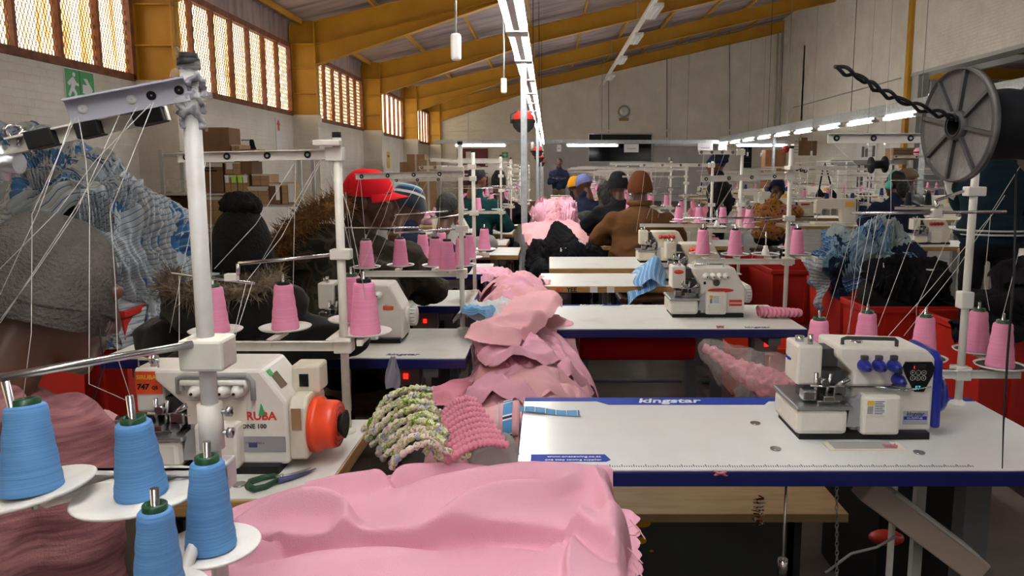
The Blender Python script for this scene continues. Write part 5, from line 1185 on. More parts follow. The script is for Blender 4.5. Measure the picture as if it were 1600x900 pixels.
# flat striped ribbon lying on the front right table
a = PZ(818, 641, TZ); b = PZ(912, 648, TZ)
def rib(u, v):
    p = a.lerp(b, u); return V((p.x-.01, p.y+(v-.5)*.042, TZ+.0035+.0025*math.sin(u*7)+.001*math.sin(v*3)))
tag(MB().grid(rib, 40, 4).build('striped_ribbon', 'stripe_light', None, (.22, 1)), 'strip of blue striped tape lying on the front right table', 'ribbon')
def rib2(u, v):
    z = lerp(TZ-.01, TZ-.20, u); return V((R1.location.x-(c_x)-.012+.006*math.sin(u*6), lerp(1.86, 1.70, u)+(v-.5)*.09, z))
c_x = (PZ(1513, 620, TZ).x-PZ(818, 621, TZ).x)/2
tag(MB().grid(rib2, 24, 6).build('striped_ribbon', 'stripe_blue', None, (.3, 1)), 'striped tape hanging down the left end of the front right table', 'ribbon')
# ------------------------------------------------------------------ big pink cloth in the foreground
def seg_d(p, pts):
    """signed side and distance to a polyline (+ = left of travel), with position along it"""
    best = None
    for i in range(len(pts)-1):
        a, b = pts[i], pts[i+1]; d = b-a; L2 = d.length_squared; t = max(0, min(1, (p-a).dot(d)/L2)); q = a+d*t; r = (p-q).length
        if best is None or r < best[0]: best = (r, 1 if d.x*(p.y-a.y)-d.y*(p.x-a.x) > 0 else -1, (i+t)/(len(pts)-1))
    return best
def pl(pts, n=26):
    q = [PZ(x, y, .80).xy for x, y in pts]; out = []
    for k in range(n+1):
        f = k/n*(len(q)-1); i = min(int(f), len(q)-2); t = f-i; p0, p1, p2, p3 = q[max(i-1, 0)], q[i], q[i+1], q[min(i+2, len(q)-1)]
        out.append(.5*((2*p1)+(p2-p0)*t+(2*p0-5*p1+4*p2-p3)*t*t+(3*p1-p0-3*p2+p3)*t**3))
    return out
STEP = pl([(330, 800), (380, 835), (450, 836), (547, 843), (647, 828), (740, 814), (800, 813), (880, 824), (950, 850)])
STEP2 = pl([(888, 826), (850, 856), (800, 885), (760, 930)])
STEP3 = pl([(900, 830), (888, 870), (890, 930)])
RID = [(pl([(350, 812), (450, 782), (540, 758), (650, 735), (760, 722)]), .014, .018), (pl([(380, 820), (470, 800), (530, 812), (547, 840)]), .018, .016), (pl([(640, 760), (720, 760), (820, 740), (935, 728)]), .016, .035),
       (pl([(690, 820), (760, 790), (850, 770), (900, 745)]), .014, .022), (pl([(560, 730), (640, 748), (690, 742)]), -.010, .012), (pl([(420, 880), (560, 862), (700, 870)]), .012, .05), (pl([(930, 735), (950, 790), (955, 850)]), .012, .015), (pl([(340, 830), (390, 850), (440, 838)]), .016, .012)]
def pinkz(x, y):
    p = V((x, y)); z = .772
    r, s, t = seg_d(p, STEP)
    d0 = r*s; w0 = math.sin(math.pi*min(1, max(0, .10+.80*t)))**.5
    z += w0*.048/(1+math.exp(-max(-30, min(30, d0/.0045))))*math.exp(-max(0, d0)/.13)-w0*.016*math.exp(-((d0+.016)/.014)**2)
    for S_, h in ((STEP2, .024), (STEP3, .026)):
        r, s, t = seg_d(p, S_)
        if y < .8+(STEP2[0].y-.8)+.02: z += h*math.exp(-r/.07) if s > 0 else h*math.exp(-(r/.006)**2)
    for pts, h, w in RID:
        r, s, t = seg_d(p, pts); z += 2.9*h*math.exp(-(r/w)**2)*math.sin(math.pi*min(1, max(0, .12+.76*t)))
    return z+.004*noise.noise(V((x*6, y*9, 0)))
def big(u, v):
    # plan outline from the photograph's edges
    y = lerp(.60, 1.0, v) if v < .45 else 0
    v2 = v; yb = lerp(.72, 1.0, 1)
    top = [(360, 797), (450, 773), (540, 750), (640, 728), (730, 717), (835, 716), (935, 722)]
    f = u*(len(top)-1)
    if f > len(top)-1-1e-6: i, k = len(top)-2, 1.0
    else: i = int(f); k = f-i
    tx = lerp(top[i][0], top[i+1][0], k); ty = lerp(top[i][1], top[i+1][1], k)
    A = PZ(tx, ty, .785); A.y += .012
    hang = max(0, u-.90)/.10
    B = V((lerp(-.50, .10, u), .62, .785)); p = A.lerp(B, v)
    return p
def bigf(u, v):
    uu = min(u/.88, 1.0); p = big(uu, v); z = pinkz(p.x, p.y)
    edge = 1-min(1, v/.02)
    if v < .03: z -= .012*(1-v/.03)**2
    if u > .88:      # the right side falls off in gathers
        k = (u-.88)/.12; g = math.sin(v*24+2.0*noise.noise(V((v*5, 0, 3)))); p.x += .012*math.sin(min(1, k*2)*R90)+.020*k+.014*g*k+.03*k*v; z -= .20*k*k+.02*k
        p.y += .012*noise.noise(V((v*9, k*3, 1)))*k
    if p.y < .98: p.x += (1-uu)*min(1, (.98-p.y)/.10)*.13     # clear of the near stand's pole
    q2 = V((p.x, p.y)); r, s, t = seg_d(q2, STEP)
    if u <= .9: p.y -= .022*math.exp(-((r*s-.010)/.014)**2)*math.sin(math.pi*min(1, max(0, .10+.80*t)))
    return settle(V((p.x, p.y, z)))
BIG = tag(MB().grid(bigf, 230, 190).build('pink_cloth', 'pink_cloth'), 'large pale pink jersey cloth draped in the foreground between the two rows', 'cloth')
fr = MB()
for (pts) in ([(985, 812), (1000, 830), (1008, 842)], [(975, 850), (990, 865), (1004, 880)], [(990, 880), (998, 893), (1003, 900)], [(978, 835), (992, 836), (1000, 828)]):
    fr.v = []; fr.f = []; fr.sm = []; fr.mi = []
    fr.tube([P(x, y, 1.22-(y-812)*.0022) for x, y in pts], .0012, 5); fr.build('loose_thread', 'pink_pale', BIG)
def gath(u, v):
    c = P(974, 800+v*95, 1.30-v*.22); r = .018+.010*math.sin(v*16)**2+.004*noise.noise(V((u*6, v*9, 2)))
    a = u*2*math.pi; return V((c.x+r*math.cos(a)*1.1, c.y+r*math.sin(a), c.z-.002))
MB().grid(gath, 22, 50).build('gathered_edge', 'pink_cloth', BIG)
# trestle under the cloth
tr = thing('work_trolley', 'low wooden trolley hidden under the big pink cloth', 'trolley', (-.20, 1.12, 0))
MB().box(-.22, .20, -.18, .17, .70, .73, .004).build('top_board', 'plywood', tr)
for sx in (-.19, .17):
    for sy in (-.15, .14): MB().box(sx-.02, sx+.02, sy-.02, sy+.02, 0, .70).build('leg', 'plywood', tr)
MB().box(-.20, .18, -.16, .15, .18, .20).build('shelf', 'plywood', tr)
# ------------------------------------------------------------------ ruffled bundles on the end of the left front table
rb_ = thing('ruffle_bundle', 'bundle of green and white ruffled trim strips on the left front table end', 'trim bundle', PZ(640, 680, TZ))
o = V(rb_.location)
for k in range(17):
    f = k/16; p0 = (565+f*52+4*math.sin(k*3), 672+f*56); p1 = (668+f*34+5*math.cos(k*2), 606+f*98); n = 34; pts = []; rr = []
    za = .80; zb = .80+.075*math.sin(math.pi*(.25+.6*f))
    a = PZ(p0[0], p0[1], .795); b = PZ(p1[0], p1[1], zb+.02)
    for q in range(n+1):
        t = q/n; p = a.lerp(b, t); p.z += .035*math.sin(t*math.pi)+.012*(k % 2)-.004+.004*noise.noise(V((t*7, k, 0))); p.x += .006*math.sin(t*9+k); pts.append(p-o); rr.append(.0058*(.55+.85*abs(math.sin(q*1.15+k*1.7))+.3*noise.noise(V((q*.7, k*2, 5)))))
    m = MB().tube(pts, rr, 9); m.v = [tuple(V(v)+V((0, 0, .0035*noise.noise(V(v)*260)))) for v in m.v]; m.build('ruffle_strip', 'ruffle' if k % 2 else 'ruffle_pale', rb_)
rp = thing('ruffle_bundle', 'bundle of gathered pink elastic strips next to the green ruffles', 'trim bundle', PZ(735, 680, TZ)); o = V(rp.location)
for k in range(9):
    f = k/8; a = PZ(688+f*8, 652+f*62, .83); b = PZ(745+f*50, 640+f*62, .84); pts = []; rr = []
    for q in range(41):
        t = q/40; p = a.lerp(b, t); p.z += .03*math.sin(t*math.pi*.8)-.01*f; pts.append(p-o); rr.append(.0078*(.65+.6*abs(math.sin(q*1.1))))
    MB().tube(pts, rr, 8).build('gathered_strip', 'pink_deep', rp)
for k, (px, py, mt, lab) in enumerate(((707, 700, 'ruffle', 'small heap of green ruffle ends beside the pink strips'), (765, 700, 'grey_cloth', 'grey rag on the pink strips'))):
    c = PZ(px, py, .81); sheet('cloth_scrap', lab, 'cloth scrap', None, (c.x, c.y), (.055, .02), (-.02, .04), lambda x, y: .80, mt, .035, 3.3+k, 24, 24, .03, 16)
def roll(u, v):
    a = PZ(752, 668, .80); b = PZ(812, 652, .80); p = a.lerp(b, u); t = v*2*math.pi; r = .052*(1+.05*noise.noise(V((u*4, math.cos(t), math.sin(t)))))*(1-.9*(u < .001 or u > .999))
    return V((p.x, p.y+r*math.cos(t), .80+r*.8*math.sin(t)))
rl2 = thing('fabric_roll', 'rolled pink fabric tied with a blue striped band', 'fabric roll', (0, 0, 0)); MB().grid(roll, 30, 28).build('roll', 'pink_pale', rl2)
def band(u, v):
    p = PZ(752, 668, .80).lerp(PZ(812, 652, .80), lerp(.58, .82, u)); t = lerp(1.0, 4.4, v); r = .057; return V((p.x, p.y+r*math.cos(t), .80+r*.82*math.sin(t)))
MB().grid(band, 6, 30).build('striped_band', 'stripe_band_x', rl2, (1, .25)); 
def tie(u, v):
    t = lerp(1.0, 4.2, v); p = PZ(752, 668, .80).lerp(PZ(812, 652, .80), .42+.03*u+.05*v); return V((p.x, p.y+.057*math.cos(t), .80+.047*math.sin(t)))
MB().grid(tie, 3, 24).build('white_tie', 'white_cloth', rl2)
base_sup = heap_core('garment_heap', 'pale pink garments bunched behind the ruffled trim', (-.20, 1.86, .62), (.11, .14, .16), 'pink_pale', sd=9)
# snips
sn = thing('thread_snips', 'black-handled thread snips lying on the left front table', 'snips', PZ(438, 750, TZ)); o = V(sn.location)
pt = lambda px, py, dz=.006: PZ(px, py, TZ)-o+V((0, 0, dz))
MB().tube([pt(388, 765), pt(392, 757), pt(410, 751), pt(428, 748), pt(440, 752)], [.007, .007, .006, .005, .005], 8).build('handle', 'green_core', sn)
MB().tube([pt(388, 765), pt(398, 769), pt(415, 765), pt(430, 757), pt(445, 752)], [.007, .007, .006, .005, .005], 8).build('handle', 'green_core', sn)
MB().tube([pt(432, 753), pt(450, 749), pt(468, 743), pt(486, 735)], [.007, .006, .004, .001], 6).build('blade', 'steel_dull', sn); MB().tube([pt(434, 756), pt(454, 751), pt(474, 745), pt(494, 736)], [.007, .006, .004, .001], 6).build('blade', 'navy_print', sn)
MB().cyl(pt(440, 752, .004), pt(440, 752, .014), .004, n=10).build('rivet', 'steel', sn)
# roll of red cloth, bag of pink trim and hanging scraps under the second right table
a = P(905, 540, 3.25); b = P(1085, 541, 3.25)
rd = thing('fabric_roll', 'fat red fabric roll under the second right table', 'fabric roll', (a.x, a.y, 0)); L = b.x-a.x
MB().lathe([(.001, 0), (.05, 0), (.062, .006), (.065, .03), (.064, L/2), (.065, L-.03), (.062, L-.006), (.001, L)], 28, T(0, 0, a.z) @ RY(R90)).build('roll', 'red_cap', rd)
for x in (.02, L-.02): MB().box(x-.02, x+.02, -.05, .05, 0, a.z-.055).build('cradle', 'table_leg', rd)
bg = thing('plastic_bag', 'clear plastic bag of pink trim hanging under the second right table', 'bag', (0, 0, 0))
cs = [P(1105, 545, 2.75), P(1150, 575, 2.68), P(1200, 600, 2.6), P(1240, 612, 2.55)]
blob('bag_film', [('c', cs[0], cs[1], .045, .09), ('c', cs[1], cs[2], .09, .12), ('c', cs[2], cs[3], .12, .11), ('c', cs[2], V((cs[2].x, cs[2].y, .19)), .11, .13)], 'film', bg, .011, 3, lambda p: .022*fbm(p, 12))
blob('trim_contents', [('c', cs[1], cs[2], .035, .06), ('c', cs[2], cs[3], .06, .05), ('c', cs[0], cs[1], .02, .03)], 'pink_deep', bg, .008, 1, lambda p: .012*fbm(p, 60))
for (px, py, Y, py2, mt, lab) in ((615, 565, 2.36, 605, 'lilac_grey', 'lilac rag hanging from the edge of the left second table'), (548, 580, 2.37, 640, 'pink_pale', 'thin pink strip hanging from the left second table'), (609, 498, 3.25, 530, 'red_cap', 'red string of scraps hanging from the left third table')):
    a = P(px, py, Y); b = P(px, py2, Y); w_ = .022 if mt == 'lilac_grey' else .006
    def hang(u, v, a=a, b=b, w_=w_): p = a.lerp(b, v); k = .3+.9*math.sin(v*2.3); return V((p.x+(u-.5)*2*w_*k, p.y-.012+.008*math.sin(u*9+v*4), p.z+.02*(1-v)))
    tag(MB().grid(hang, 14, 16).build('cloth_scrap', mt), lab, 'cloth scrap')
def k(u, v): return 0
for (px, py, n_, lab, c0) in ((1125, 742, 4, 'red lint snagged on the front edge of the front right table', 'pink_deep'), (1186, 775, 6, 'dark red tuft of threads hanging under the front right table', 'dark_print'), (1390, 700, 7, 'pink thread ends by the machine on the front right table', 'pink_deep'), (1285, 520, 6, 'x', 'pink_deep'), (1125, 512, 7, 'pink and white lint on the second right table edge', 'pink_deep')):
    if lab == 'x': continue
    Y = 1.44 if py > 730 and py < 760 else (1.62 if py > 760 else (PZ(px, py, TZ).y)); a = P(px, py, Y); m = MB()
    pts = []
    for q in range(n_*5): pts.append(a+V((.014*math.sin(q*2.4), .006*math.cos(q*1.7)-.003, (-.012*(q/5.) if 760 < py < 800 else .004+.004*math.sin(q*3)))))
    tag(m.tube(pts, .0016, 5).build('lint_tuft', c0), lab, 'lint')
# ================================================================== people
def join_meshes(meshes, name, material):
    bm = bmesh.new()
    for m in meshes: bm.from_mesh(m)
    me = bpy.data.meshes.new(name); bm.to_mesh(me); bm.free()
    for p in me.polygons: p.use_smooth = True
    me.materials.append(MT[material]); return me
HEAD = {}
def head_mesh(vox):
    if vox in HEAD: return HEAD[vox]
    pr = [('e', (0, -.012, .022), (.076, .096, .098)), ('e', (0, .038, -.028), (.062, .062, .085)), ('e', (0, .055, -.085), (.046, .040, .034)), ('e', (0, .082, -.102), (.020, .018, .018)),
          ('c', (0, .094, .018), (0, .112, -.028), .007, .0125), ('e', (.013, .102, -.034), (.009, .010, .008)), ('e', (-.013, .102, -.034), (.009, .010, .008)),
          ('e', (0, .098, -.060), (.025, .012, .008)), ('e', (0, .096, -.072), (.021, .012, .008)), ('c', (-.045, .075, .032), (.045, .075, .032), .014, .014), ('c', (-.014, .090, .030), (.014, .090, .030), .010, .010),
          ('e', (.045, .062, -.025), (.022, .022, .022)), ('e', (-.045, .062, -.025), (.022, .022, .022)), ('e', (.079, -.006, -.006), (.008, .020, .031), (0, 0, -.35)), ('e', (-.079, -.006, -.006), (.008, .020, .031), (0, 0, .35)),
          ('c', (0, -.02, -.05), (0, -.035, -.17), .054, .058)]
    HEAD[vox] = blob_mesh(pr, vox, 3); return HEAD[vox]
def hand_prims(w, d, s=1, side=1):
    """palm and five curled fingers; w wrist point, d forward direction"""
    d = V(d).normalized(); up = V((0, 0, 1)); r = d.cross(up).normalized(); pr = [('e', V(w)+d*.045, (.036, .045, .014), (0, 0, math.atan2(-d.x, d.y)))]
    for k, L in enumerate((.062, .072, .068, .052)):
        b = V(w)+d*.078+r*(-.027+.018*k)*side; m = b+d*L*.55+up*.006; e = b+d*L*.9-up*.020
        pr += [('c', b-d*.02, m, .0085, .008), ('c', m, e, .008, .007)]
    b = V(w)+d*.02-r*.032*side; pr += [('c', b, b+d*.035-r*.018*side, .011, .009), ('c', b+d*.035-r*.018*side, b+d*.062-r*.012*side-up*.01, .009, .0075)]
    return pr
def hat_grid(Mh, name, mt, parent, r=(.088, .108, .115), z0=-.005, brim=.012, tip=0, sd=1, uvs=(1, 1), slouch=0, n=(56, 34), nz=.006):
    def fn(u, v):
        a = u*2*math.pi; t = v*R90*.999; c = max(0, 1-math.sin(t)**2.5)**(1/2.5); bulge = 1+(brim*.6/.09)*math.exp(-((v-.13)/.13)**2)
        p = V((r[0]*c*math.cos(a)*bulge, -.012+r[1]*c*math.sin(a)*bulge-slouch*math.sin(t), z0+(max(r[2], .135-z0))*math.sin(t)+(tip*v**6)))
        return Mh @ (p*(1+nz*8*noise.noise(V((p.x*12, p.y*12, p.z*16+sd)))))
    return MB().grid(fn, n[0], n[1]).build(name, mt, parent, uvs)
def fur(name, mt, parent, path, rad, n=700, L=.035, sd=1):
    rnd = random.Random(sd); m = MB(); path = [V(p) for p in path]
    for k in range(n):
        f = rnd.random()*(len(path)-1); i = min(int(f), len(path)-2); c = path[i].lerp(path[i+1], f-i); d = V((rnd.gauss(0, 1), rnd.gauss(0, 1), rnd.gauss(.25, 1))).normalized()
        p = c+d*rad*rnd.uniform(.4, 1); e = p+(d+V((rnd.gauss(0, .5), rnd.gauss(0, .5), rnd.gauss(-.1, .5))))*L*rnd.uniform(.5, 1); s = d.orthogonal().normalized()*.0022
        m.add([p-s, p+s, e], [(0, 1, 2)])
    m.tube(path, rad*.75, 10); o = m.build(name, mt, parent); o['kind'] = 'stuff'; return o
def person(label, X, Y, yaw, top=1.32, jacket='black_cloth', skin='skin', head_yaw=0, head_pitch=0, seated=True, arms='work', hat=None, hair=None, trousers='black_cloth', fine=False, wid=1.0, lean=.04, collar=None, seat=.46, jx=None, vox=None, fold=.012, eyes=False, name='person', headoff=(0, 0, 0), roll=0):
    t = thing(name, label, 'person', (X, Y, 0), yaw)
    vx = vox or (.012 if fine else .02); H = top; hc = V((headoff[0], lean*1.6+headoff[1], H-.122+headoff[2])); hz = seat+.07 if seated else .90
    sh = V((0, lean, H-.315)); w = .175*wid
    Mh = T(hc) @ RZ(head_yaw) @ RX(-head_pitch) @ RY(roll)
    hm = head_mesh(.006 if fine else .011).copy(); hm.transform(Mh)
    def arm(s):
        S = sh+V((s*w, 0, -.035))
        if arms == 'work': E = V((S.x+s*.11, S.y+.06, max(S.z-.22, .865))); W = V((s*.13, .19+lean, .84))
        elif arms == 'fold': E = S+V((s*.07, .06, -.27)); W = V((-s*.05, .19, H-.53))
        elif arms == 'near': E = S+V((s*.02, -.02, -.27)); W = V((s*.10, .14, .655))
        elif arms == 'hip' and s < 0: E = S+V((.05, .14, -.22)); W = V((s*.10, .30, H-.55))
        elif arms == 'hip': E = S+V((s*.09, .02, -.27)); W = V((s*.17, .19, H-.58))
        else: E = S+V((s*.06, .02, -.29)); W = E+V((s*.01, .08, -.25))
        return S, E, W
    A = [arm(-1), arm(1)]
    pr = [('c', (0, lean-.01, H-.27), (0, lean*.6, H-.42), .056, .075), ('e', (0, lean*.6, H-.50), (.145*wid, .10, .17)), ('e', (0, 0, hz+.12), (.135*wid, .10, .15)), ('c', (-w*.75, lean, H-.405), (0, lean, H-.36), .045, .05), ('c', (w*.75, lean, H-.405), (0, lean, H-.36), .045, .05)]
    for S, E, W in A: pr += [('c', S, E, .050, .040), ('c', E, W, .040, .027)]
    legs = []
    for s in (-1, 1):
        hp = V((s*.09, 0, hz))
        if seated: kn = V((s*.13, .40, hz+.0)); an = V((s*.13, .36, .10))
        else: kn = V((s*.10, .02, .48)); an = V((s*.10, 0, .09))
        legs += [('c', hp, kn, .082, .058), ('c', kn, an, .056, .042), ('c', an+V((0, 0, -.035)), an+V((0, .14, -.05)), .042, .035)]
    bm_ = blob_mesh(pr+[(a, b, c, d*.85, e*.85) for a, b, c, d, e in legs], vx, 2)
    hands = []
    for s, (S, E, W) in zip((-1, 1), A): hands += hand_prims(W, (W-E) if arms != 'work' else V((-s*.25, 1, -.15)), 1, s)
    hd = blob_mesh(hands, .0055 if fine else .008, 1)
    b = bpy.data.objects.new('body', join_meshes([hm, bm_, hd], 'body', skin)); COL.objects.link(b); b.parent = t
    # trousers and shoes
    blob('trousers', [('e', (0, 0, hz+.04), (.155*wid, .125, .13))]+[p for i, p in enumerate(legs) if i % 3 != 2], trousers, t, max(vx, .016), 3, lambda p: .008*fbm(p, 14))
    for s in (0, 1):
        l = legs[s*3+2]; blob('shoe', [('e', l[1]+V((0, .06, -.005)), (.045, .125, .05)), ('c', l[1], l[1]+V((0, 0, .05)), .045, .042)], 'dark_grey', t, .014, 2)
    # jacket
    jp = [('e', (0, 0, hz+.10), (.185*wid, .145, .15)), ('e', (0, lean*.4, (hz+H)/2-.13), (.178*wid, .138, .2)), ('e', (0, lean*.7, H-.46), (.195*wid, .138, .17)), ('c', (-w*.86, lean-.005, H-.395), (0, lean-.005, H-.325), .072, .085), ('c', (w*.86, lean-.005, H-.395), (0, lean-.005, H-.315), .074, .08), ('c', (0, lean-.01, H-.30), (0, lean, H-.24), .082, .068)]
    for S, E, W in A: jp += [('c', S+V((0, 0, -.02)), E, .074, .064), ('c', E, W+(E-W)*.12, .062, .046)]
    jp += jx or []
    blob('jacket', jp, jacket, t, vx, 4, lambda p: fold*(1.6*(ridge(V((p.x*1.0, p.y*1.0, p.z*1.8))+V((X, 0, 0)), 6)-.5)+.6*fbm(p, 9)))
    if eyes:
        for s in (-1, 1):
            q = Mh @ V((s*.030, .0785, .008)); e = MB().ball((0, 0, 0), .0125, 14, 10); o = e.build('eye', 'eye_white', t); o.matrix_local = T(q) @ Mh.to_3x3().to_4x4(); k = MB().ball((0, .0075, 0), .0065, 10, 8).build('iris', 'black_gloss', o)
            MB().tube([V((s*.030+.016*c_, .0885-.010*abs(c_)**2, .0135+.004*(1-c_*c_))) for c_ in np.linspace(-1, 1, 9)], .0035, 6).build('eyelid', skin, t).matrix_local = Mh
            MB().tube([V((s*.032+.022*c_, .0905-.014*c_*c_, .036+.006*(1-c_*c_))) for c_ in np.linspace(-1, 1, 9)], .003, 6).build('eyebrow', 'hair', t).matrix_local = Mh
    if hair == 'short': blob('hair', [('e', (0, -.020, .034), (.080, .096, .095)), ('e', (0, -.07, -.03), (.06, .04, .05))], 'hair', t, .008, 1, lambda p: .004*fbm(p, 60)).matrix_local = Mh
    if hair == 'bun': blob('hair', [('e', (0, -.022, .034), (.083, .098, .098)), ('e', (0, -.10, .09), (.06, .06, .055))], 'hair', t, .010, 2, lambda p: .006*fbm(p, 40)).matrix_local = Mh
    if hair == 'locks':
        blob('hair', [('e', (0, -.022, .03), (.085, .1, .1)), ('e', (0, -.09, -.05), (.08, .05, .1))], 'hair', t, .010, 2, lambda p: .008*fbm(p, 50)).matrix_local = Mh
    if seated:
        wd = label.replace(',', '').split()[:9]
        while wd[-1] in ('and', 'with', 'a', 'the', 'in', 'of', 'over', 'to', 'at', 'mint-green', 'wearing', 'grey', 'dark', 'next', 'sitting', 'fuzzy', 'fur-edged', 'bent', 'camouflage', 'pale', 'mustard'): wd.pop()
        st = thing('stool', 'plain stool under the '+' '.join(wd), 'stool', (X, Y, 0), yaw)
        MB().box(-.17, .17, -.17, .15, hz-.135, hz-.10, .01).build('seat', 'dark_wood', st)
        for sx in (-.14, .14):
            for sy in (-.14, .12): MB().box(sx-.015, sx+.015, sy-.015, sy+.015, 0, hz-.13).build('leg', 'table_leg', st)
    return t, Mh, H, sh
# 1: woman in pink marl hoodie and grey beanie
t, Mh, H, sh = person('person in a pink marl hoodie and fuzzy grey beanie bent over the near machine', -.945, 1.08, -.12, 1.31, 'pink_marl', 'skin_dark', -.55, .40, fine=True, arms='near', lean=.09, fold=.010, seat=.44, wid=.84,
    jx=[('e', (0, -.045, 1.055), (.115, .085, .065)), ('e', (0, -.02, 1.02), (.15, .12, .06))], headoff=(.10, .0, -.015))
hat_grid(Mh, 'beanie', 'grey_knit', t, (.091, .110, .112), -.045, .006, 0, 2, slouch=.008, n=(80, 50), nz=.006)
MB().tube([Mh @ V((.0925*math.cos(a), -.012+.1115*math.sin(a), -.012+.004*math.sin(a*3))) for a in np.linspace(0, 2*math.pi, 60)], .004, 8).build('beanie_fold', 'grey_knit', t)
MB().tube([Mh @ V((.080, .055, -.03)), Mh @ V((.075, .085, -.09)), Mh @ V((.07, .09, -.16)), V((.06, .16, 1.0)), V((.02, .18, .9))], .0016, 6).build('earphone_cable', 'black', t)
# 2: bobble hat, black padded jacket
t, Mh, H, sh = person('person in a black padded jacket with a fur-edged hood and black bobble hat', -.93, 2.14, -.05, 1.255, 'jacket_black', 'skin_dark', .0, .2, fine=True, lean=.05, fold=.013, wid=1.12,
    jx=[('e', (0, -.07, .99), (.17, .085, .085)), ('c', (-.15, 0, .98), (.15, 0, .98), .07, .07), ('e', (-.02, -.10, .70), (.2, .10, .2))])
hat_grid(Mh, 'bobble_hat', 'pompom', t, (.091, .108, .105), -.06, .006, 0, 4)
blob('pompom', [('e', (0, -.03, .140), (.062, .06, .042))], 'pompom', t, .006, 1, lambda p: .008*fbm(p, 55)).matrix_local = Mh
fur('fur_trim', 'fur_grey', t, [(-.17, -.0, 1.075), (-.15, -.09, 1.055), (-.07, -.145, 1.04), (.02, -.155, 1.045), (.11, -.13, 1.055), (.17, -.05, 1.08)], .028, 1500, .032, 3)
# 3: man in red cap and camouflage parka
t, Mh, H, sh = person('person in a red cap and dark camouflage parka with brown fur hood, face turned sideways', -.80, 3.05, .12, 1.375, 'camo', 'skin', -1.72, .05, fine=True, lean=.02, fold=.014, wid=1.18, eyes=True, hair='short',
    jx=[('e', (-.16, -.08, 1.08), (.14, .08, .10)), ('e', (0, -.10, .85), (.2, .10, .22))], name='person', headoff=(.06, .0, 0))
hat_grid(Mh, 'cap_crown', 'red_cap', t, (.089, .107, .102), .022, .002, 0, 6, nz=.002)
def peak(u, v):
    a = lerp(-1.25, 1.25, u); r = lerp(1.0, 1.0+.62*math.cos(a)**.8, v); q = V((.090*math.sin(a)*(1+.08*v), -.012+.107*math.cos(a)*r, .043-.014*v-.030*(math.sin(a)**2)*(.4+.6*v))); return Mh @ q
pk = MB().grid(peak, 30, 10); pk.v += [tuple(V(p)-V((0, 0, .003))) for p in pk.v[:31*11]]; pk.f += [tuple(reversed([i+31*11 for i in f])) for f in pk.f[:300]]; pk.sm += [True]*300; pk.mi += [0]*300; pk.uv = None
pk.build('cap_peak', 'red_cap', t)
MB().ball((0, 0, 0), .006, 8, 6).build('cap_button', 'red_cap', t).matrix_local = Mh @ T(0, -.012, .126)
MB().box(-.03, .03, -.015, .0, -.012, .012, .004).build('cap_strap', 'red_cap', t).matrix_local = Mh @ T(0, -.122, .02)
blob('goatee', [('e', (0, .088, -.108), (.020, .014, .014)), ('c', (-.018, .101, -.049), (.018, .101, -.049), .0035, .0035)], 'hair', t, .004, 1).matrix_local = Mh
fur('fur_trim', 'fur_brown', t, [(-.03, -.04, 1.24), (-.09, -.12, 1.235), (-.17, -.16, 1.19), (-.25, -.16, 1.12), (-.32, -.13, 1.03), (-.36, -.08, .94)], .045, 3600, .045, 5)
# 4: striped beanie
t, Mh, H, sh = person('person in a navy jacket and dark beanie with pale stripes', -.80, 4.02, -.15, 1.30, 'navy_cloth', 'skin', -.45, .35, lean=.07, wid=1.1)
hat_grid(Mh, 'beanie', 'beanie_stripe', t, (.093, .112, .112), -.02, .012, 0, 8)
# 5: teal jumper
t, Mh, H, sh = person('person in a teal jumper in the left row', -.70, 6.9, -.3, 1.42, 'teal_cloth', 'skin_mid', -.2, .3, lean=.06, hair='short')
person('person in a grey top in the left row', -.72, 5.15, -.1, 1.22, 'grey_cloth', 'skin_dark', -.2, .3, lean=.05, hair='short')
person('person in black at the far end of the left row', -.55, 7.98, -.1, 1.36, 'black_cloth', 'skin_dark', .3, .2, hair='bun')
# 6: brown coat
H0 = 1.372-.38
t, Mh, H, sh = person('person in a brown coat and rust-brown beanie sitting with back turned', .70, 5.62, .02, 1.372, 'brown_coat', 'skin_dark', 0, .05, fine=True, lean=.03, wid=1.2, fold=.010, jx=[('e', (0, -.02, .72), (.24, .15, .24)), ('e', (0, -.01, H0), (.17, .11, .12))])
hat_grid(Mh, 'beanie', 'rust_knit', t, (.092, .11, .115), -.035, .008, 0, 9, n=(70, 40), nz=.003)
MB().tube([V((.085*math.cos(a), sh.y+.0+.082*math.sin(a), H-.235)) for a in np.linspace(0, 2*math.pi, 40)], .020, 8).build('collar', 'brown_coat', t)
for z, x0, x1 in ((H-.37, -.19, .19),): MB().tube([V((lerp(x0, x1, q), -.150-.02*math.sin(q*3.1)+.10*abs(q-.5)**2*2, z-.01*math.sin(q*3.1))) for q in np.linspace(0, 1, 14)], .0022, 5).build('yoke_seam', 'brown_coat', t)
# 7: others in the right row
t, Mh, H, sh = person('person in a black hooded top and black beanie next to the brown coat', .64, 6.72, .1, 1.365, 'black_cloth', 'skin_dark', .1, .1, fine=False, wid=1.05)
hat_grid(Mh, 'beanie', 'black_cloth', t, (.094, .113, .115), -.03, .008, 0, 3)
t, Mh, H, sh = person('person in an olive body warmer with a dark hood', .60, 7.72, .1, 1.27, 'olive_cloth', 'skin_dark', .1, .2, hair='locks')
t, Mh, H, sh = person('person in a navy top with a pale blue cap', .46, 8.68, .3, 1.33, 'navy_cloth', 'skin', .4, .4, lean=.09)
hat_grid(Mh, 'cap', 'blue_cap', t, (.09, .11, .105), .0, .004, 0, 3)
t, Mh, H, sh = person('person in dark clothes with a mustard yellow hat', .36, 9.88, .2, 1.30, 'black_cloth', 'skin_dark', .2, .2)
hat_grid(Mh, 'hat', 'mustard', t, (.093, .11, .10), -.02, .012, 0, 3)
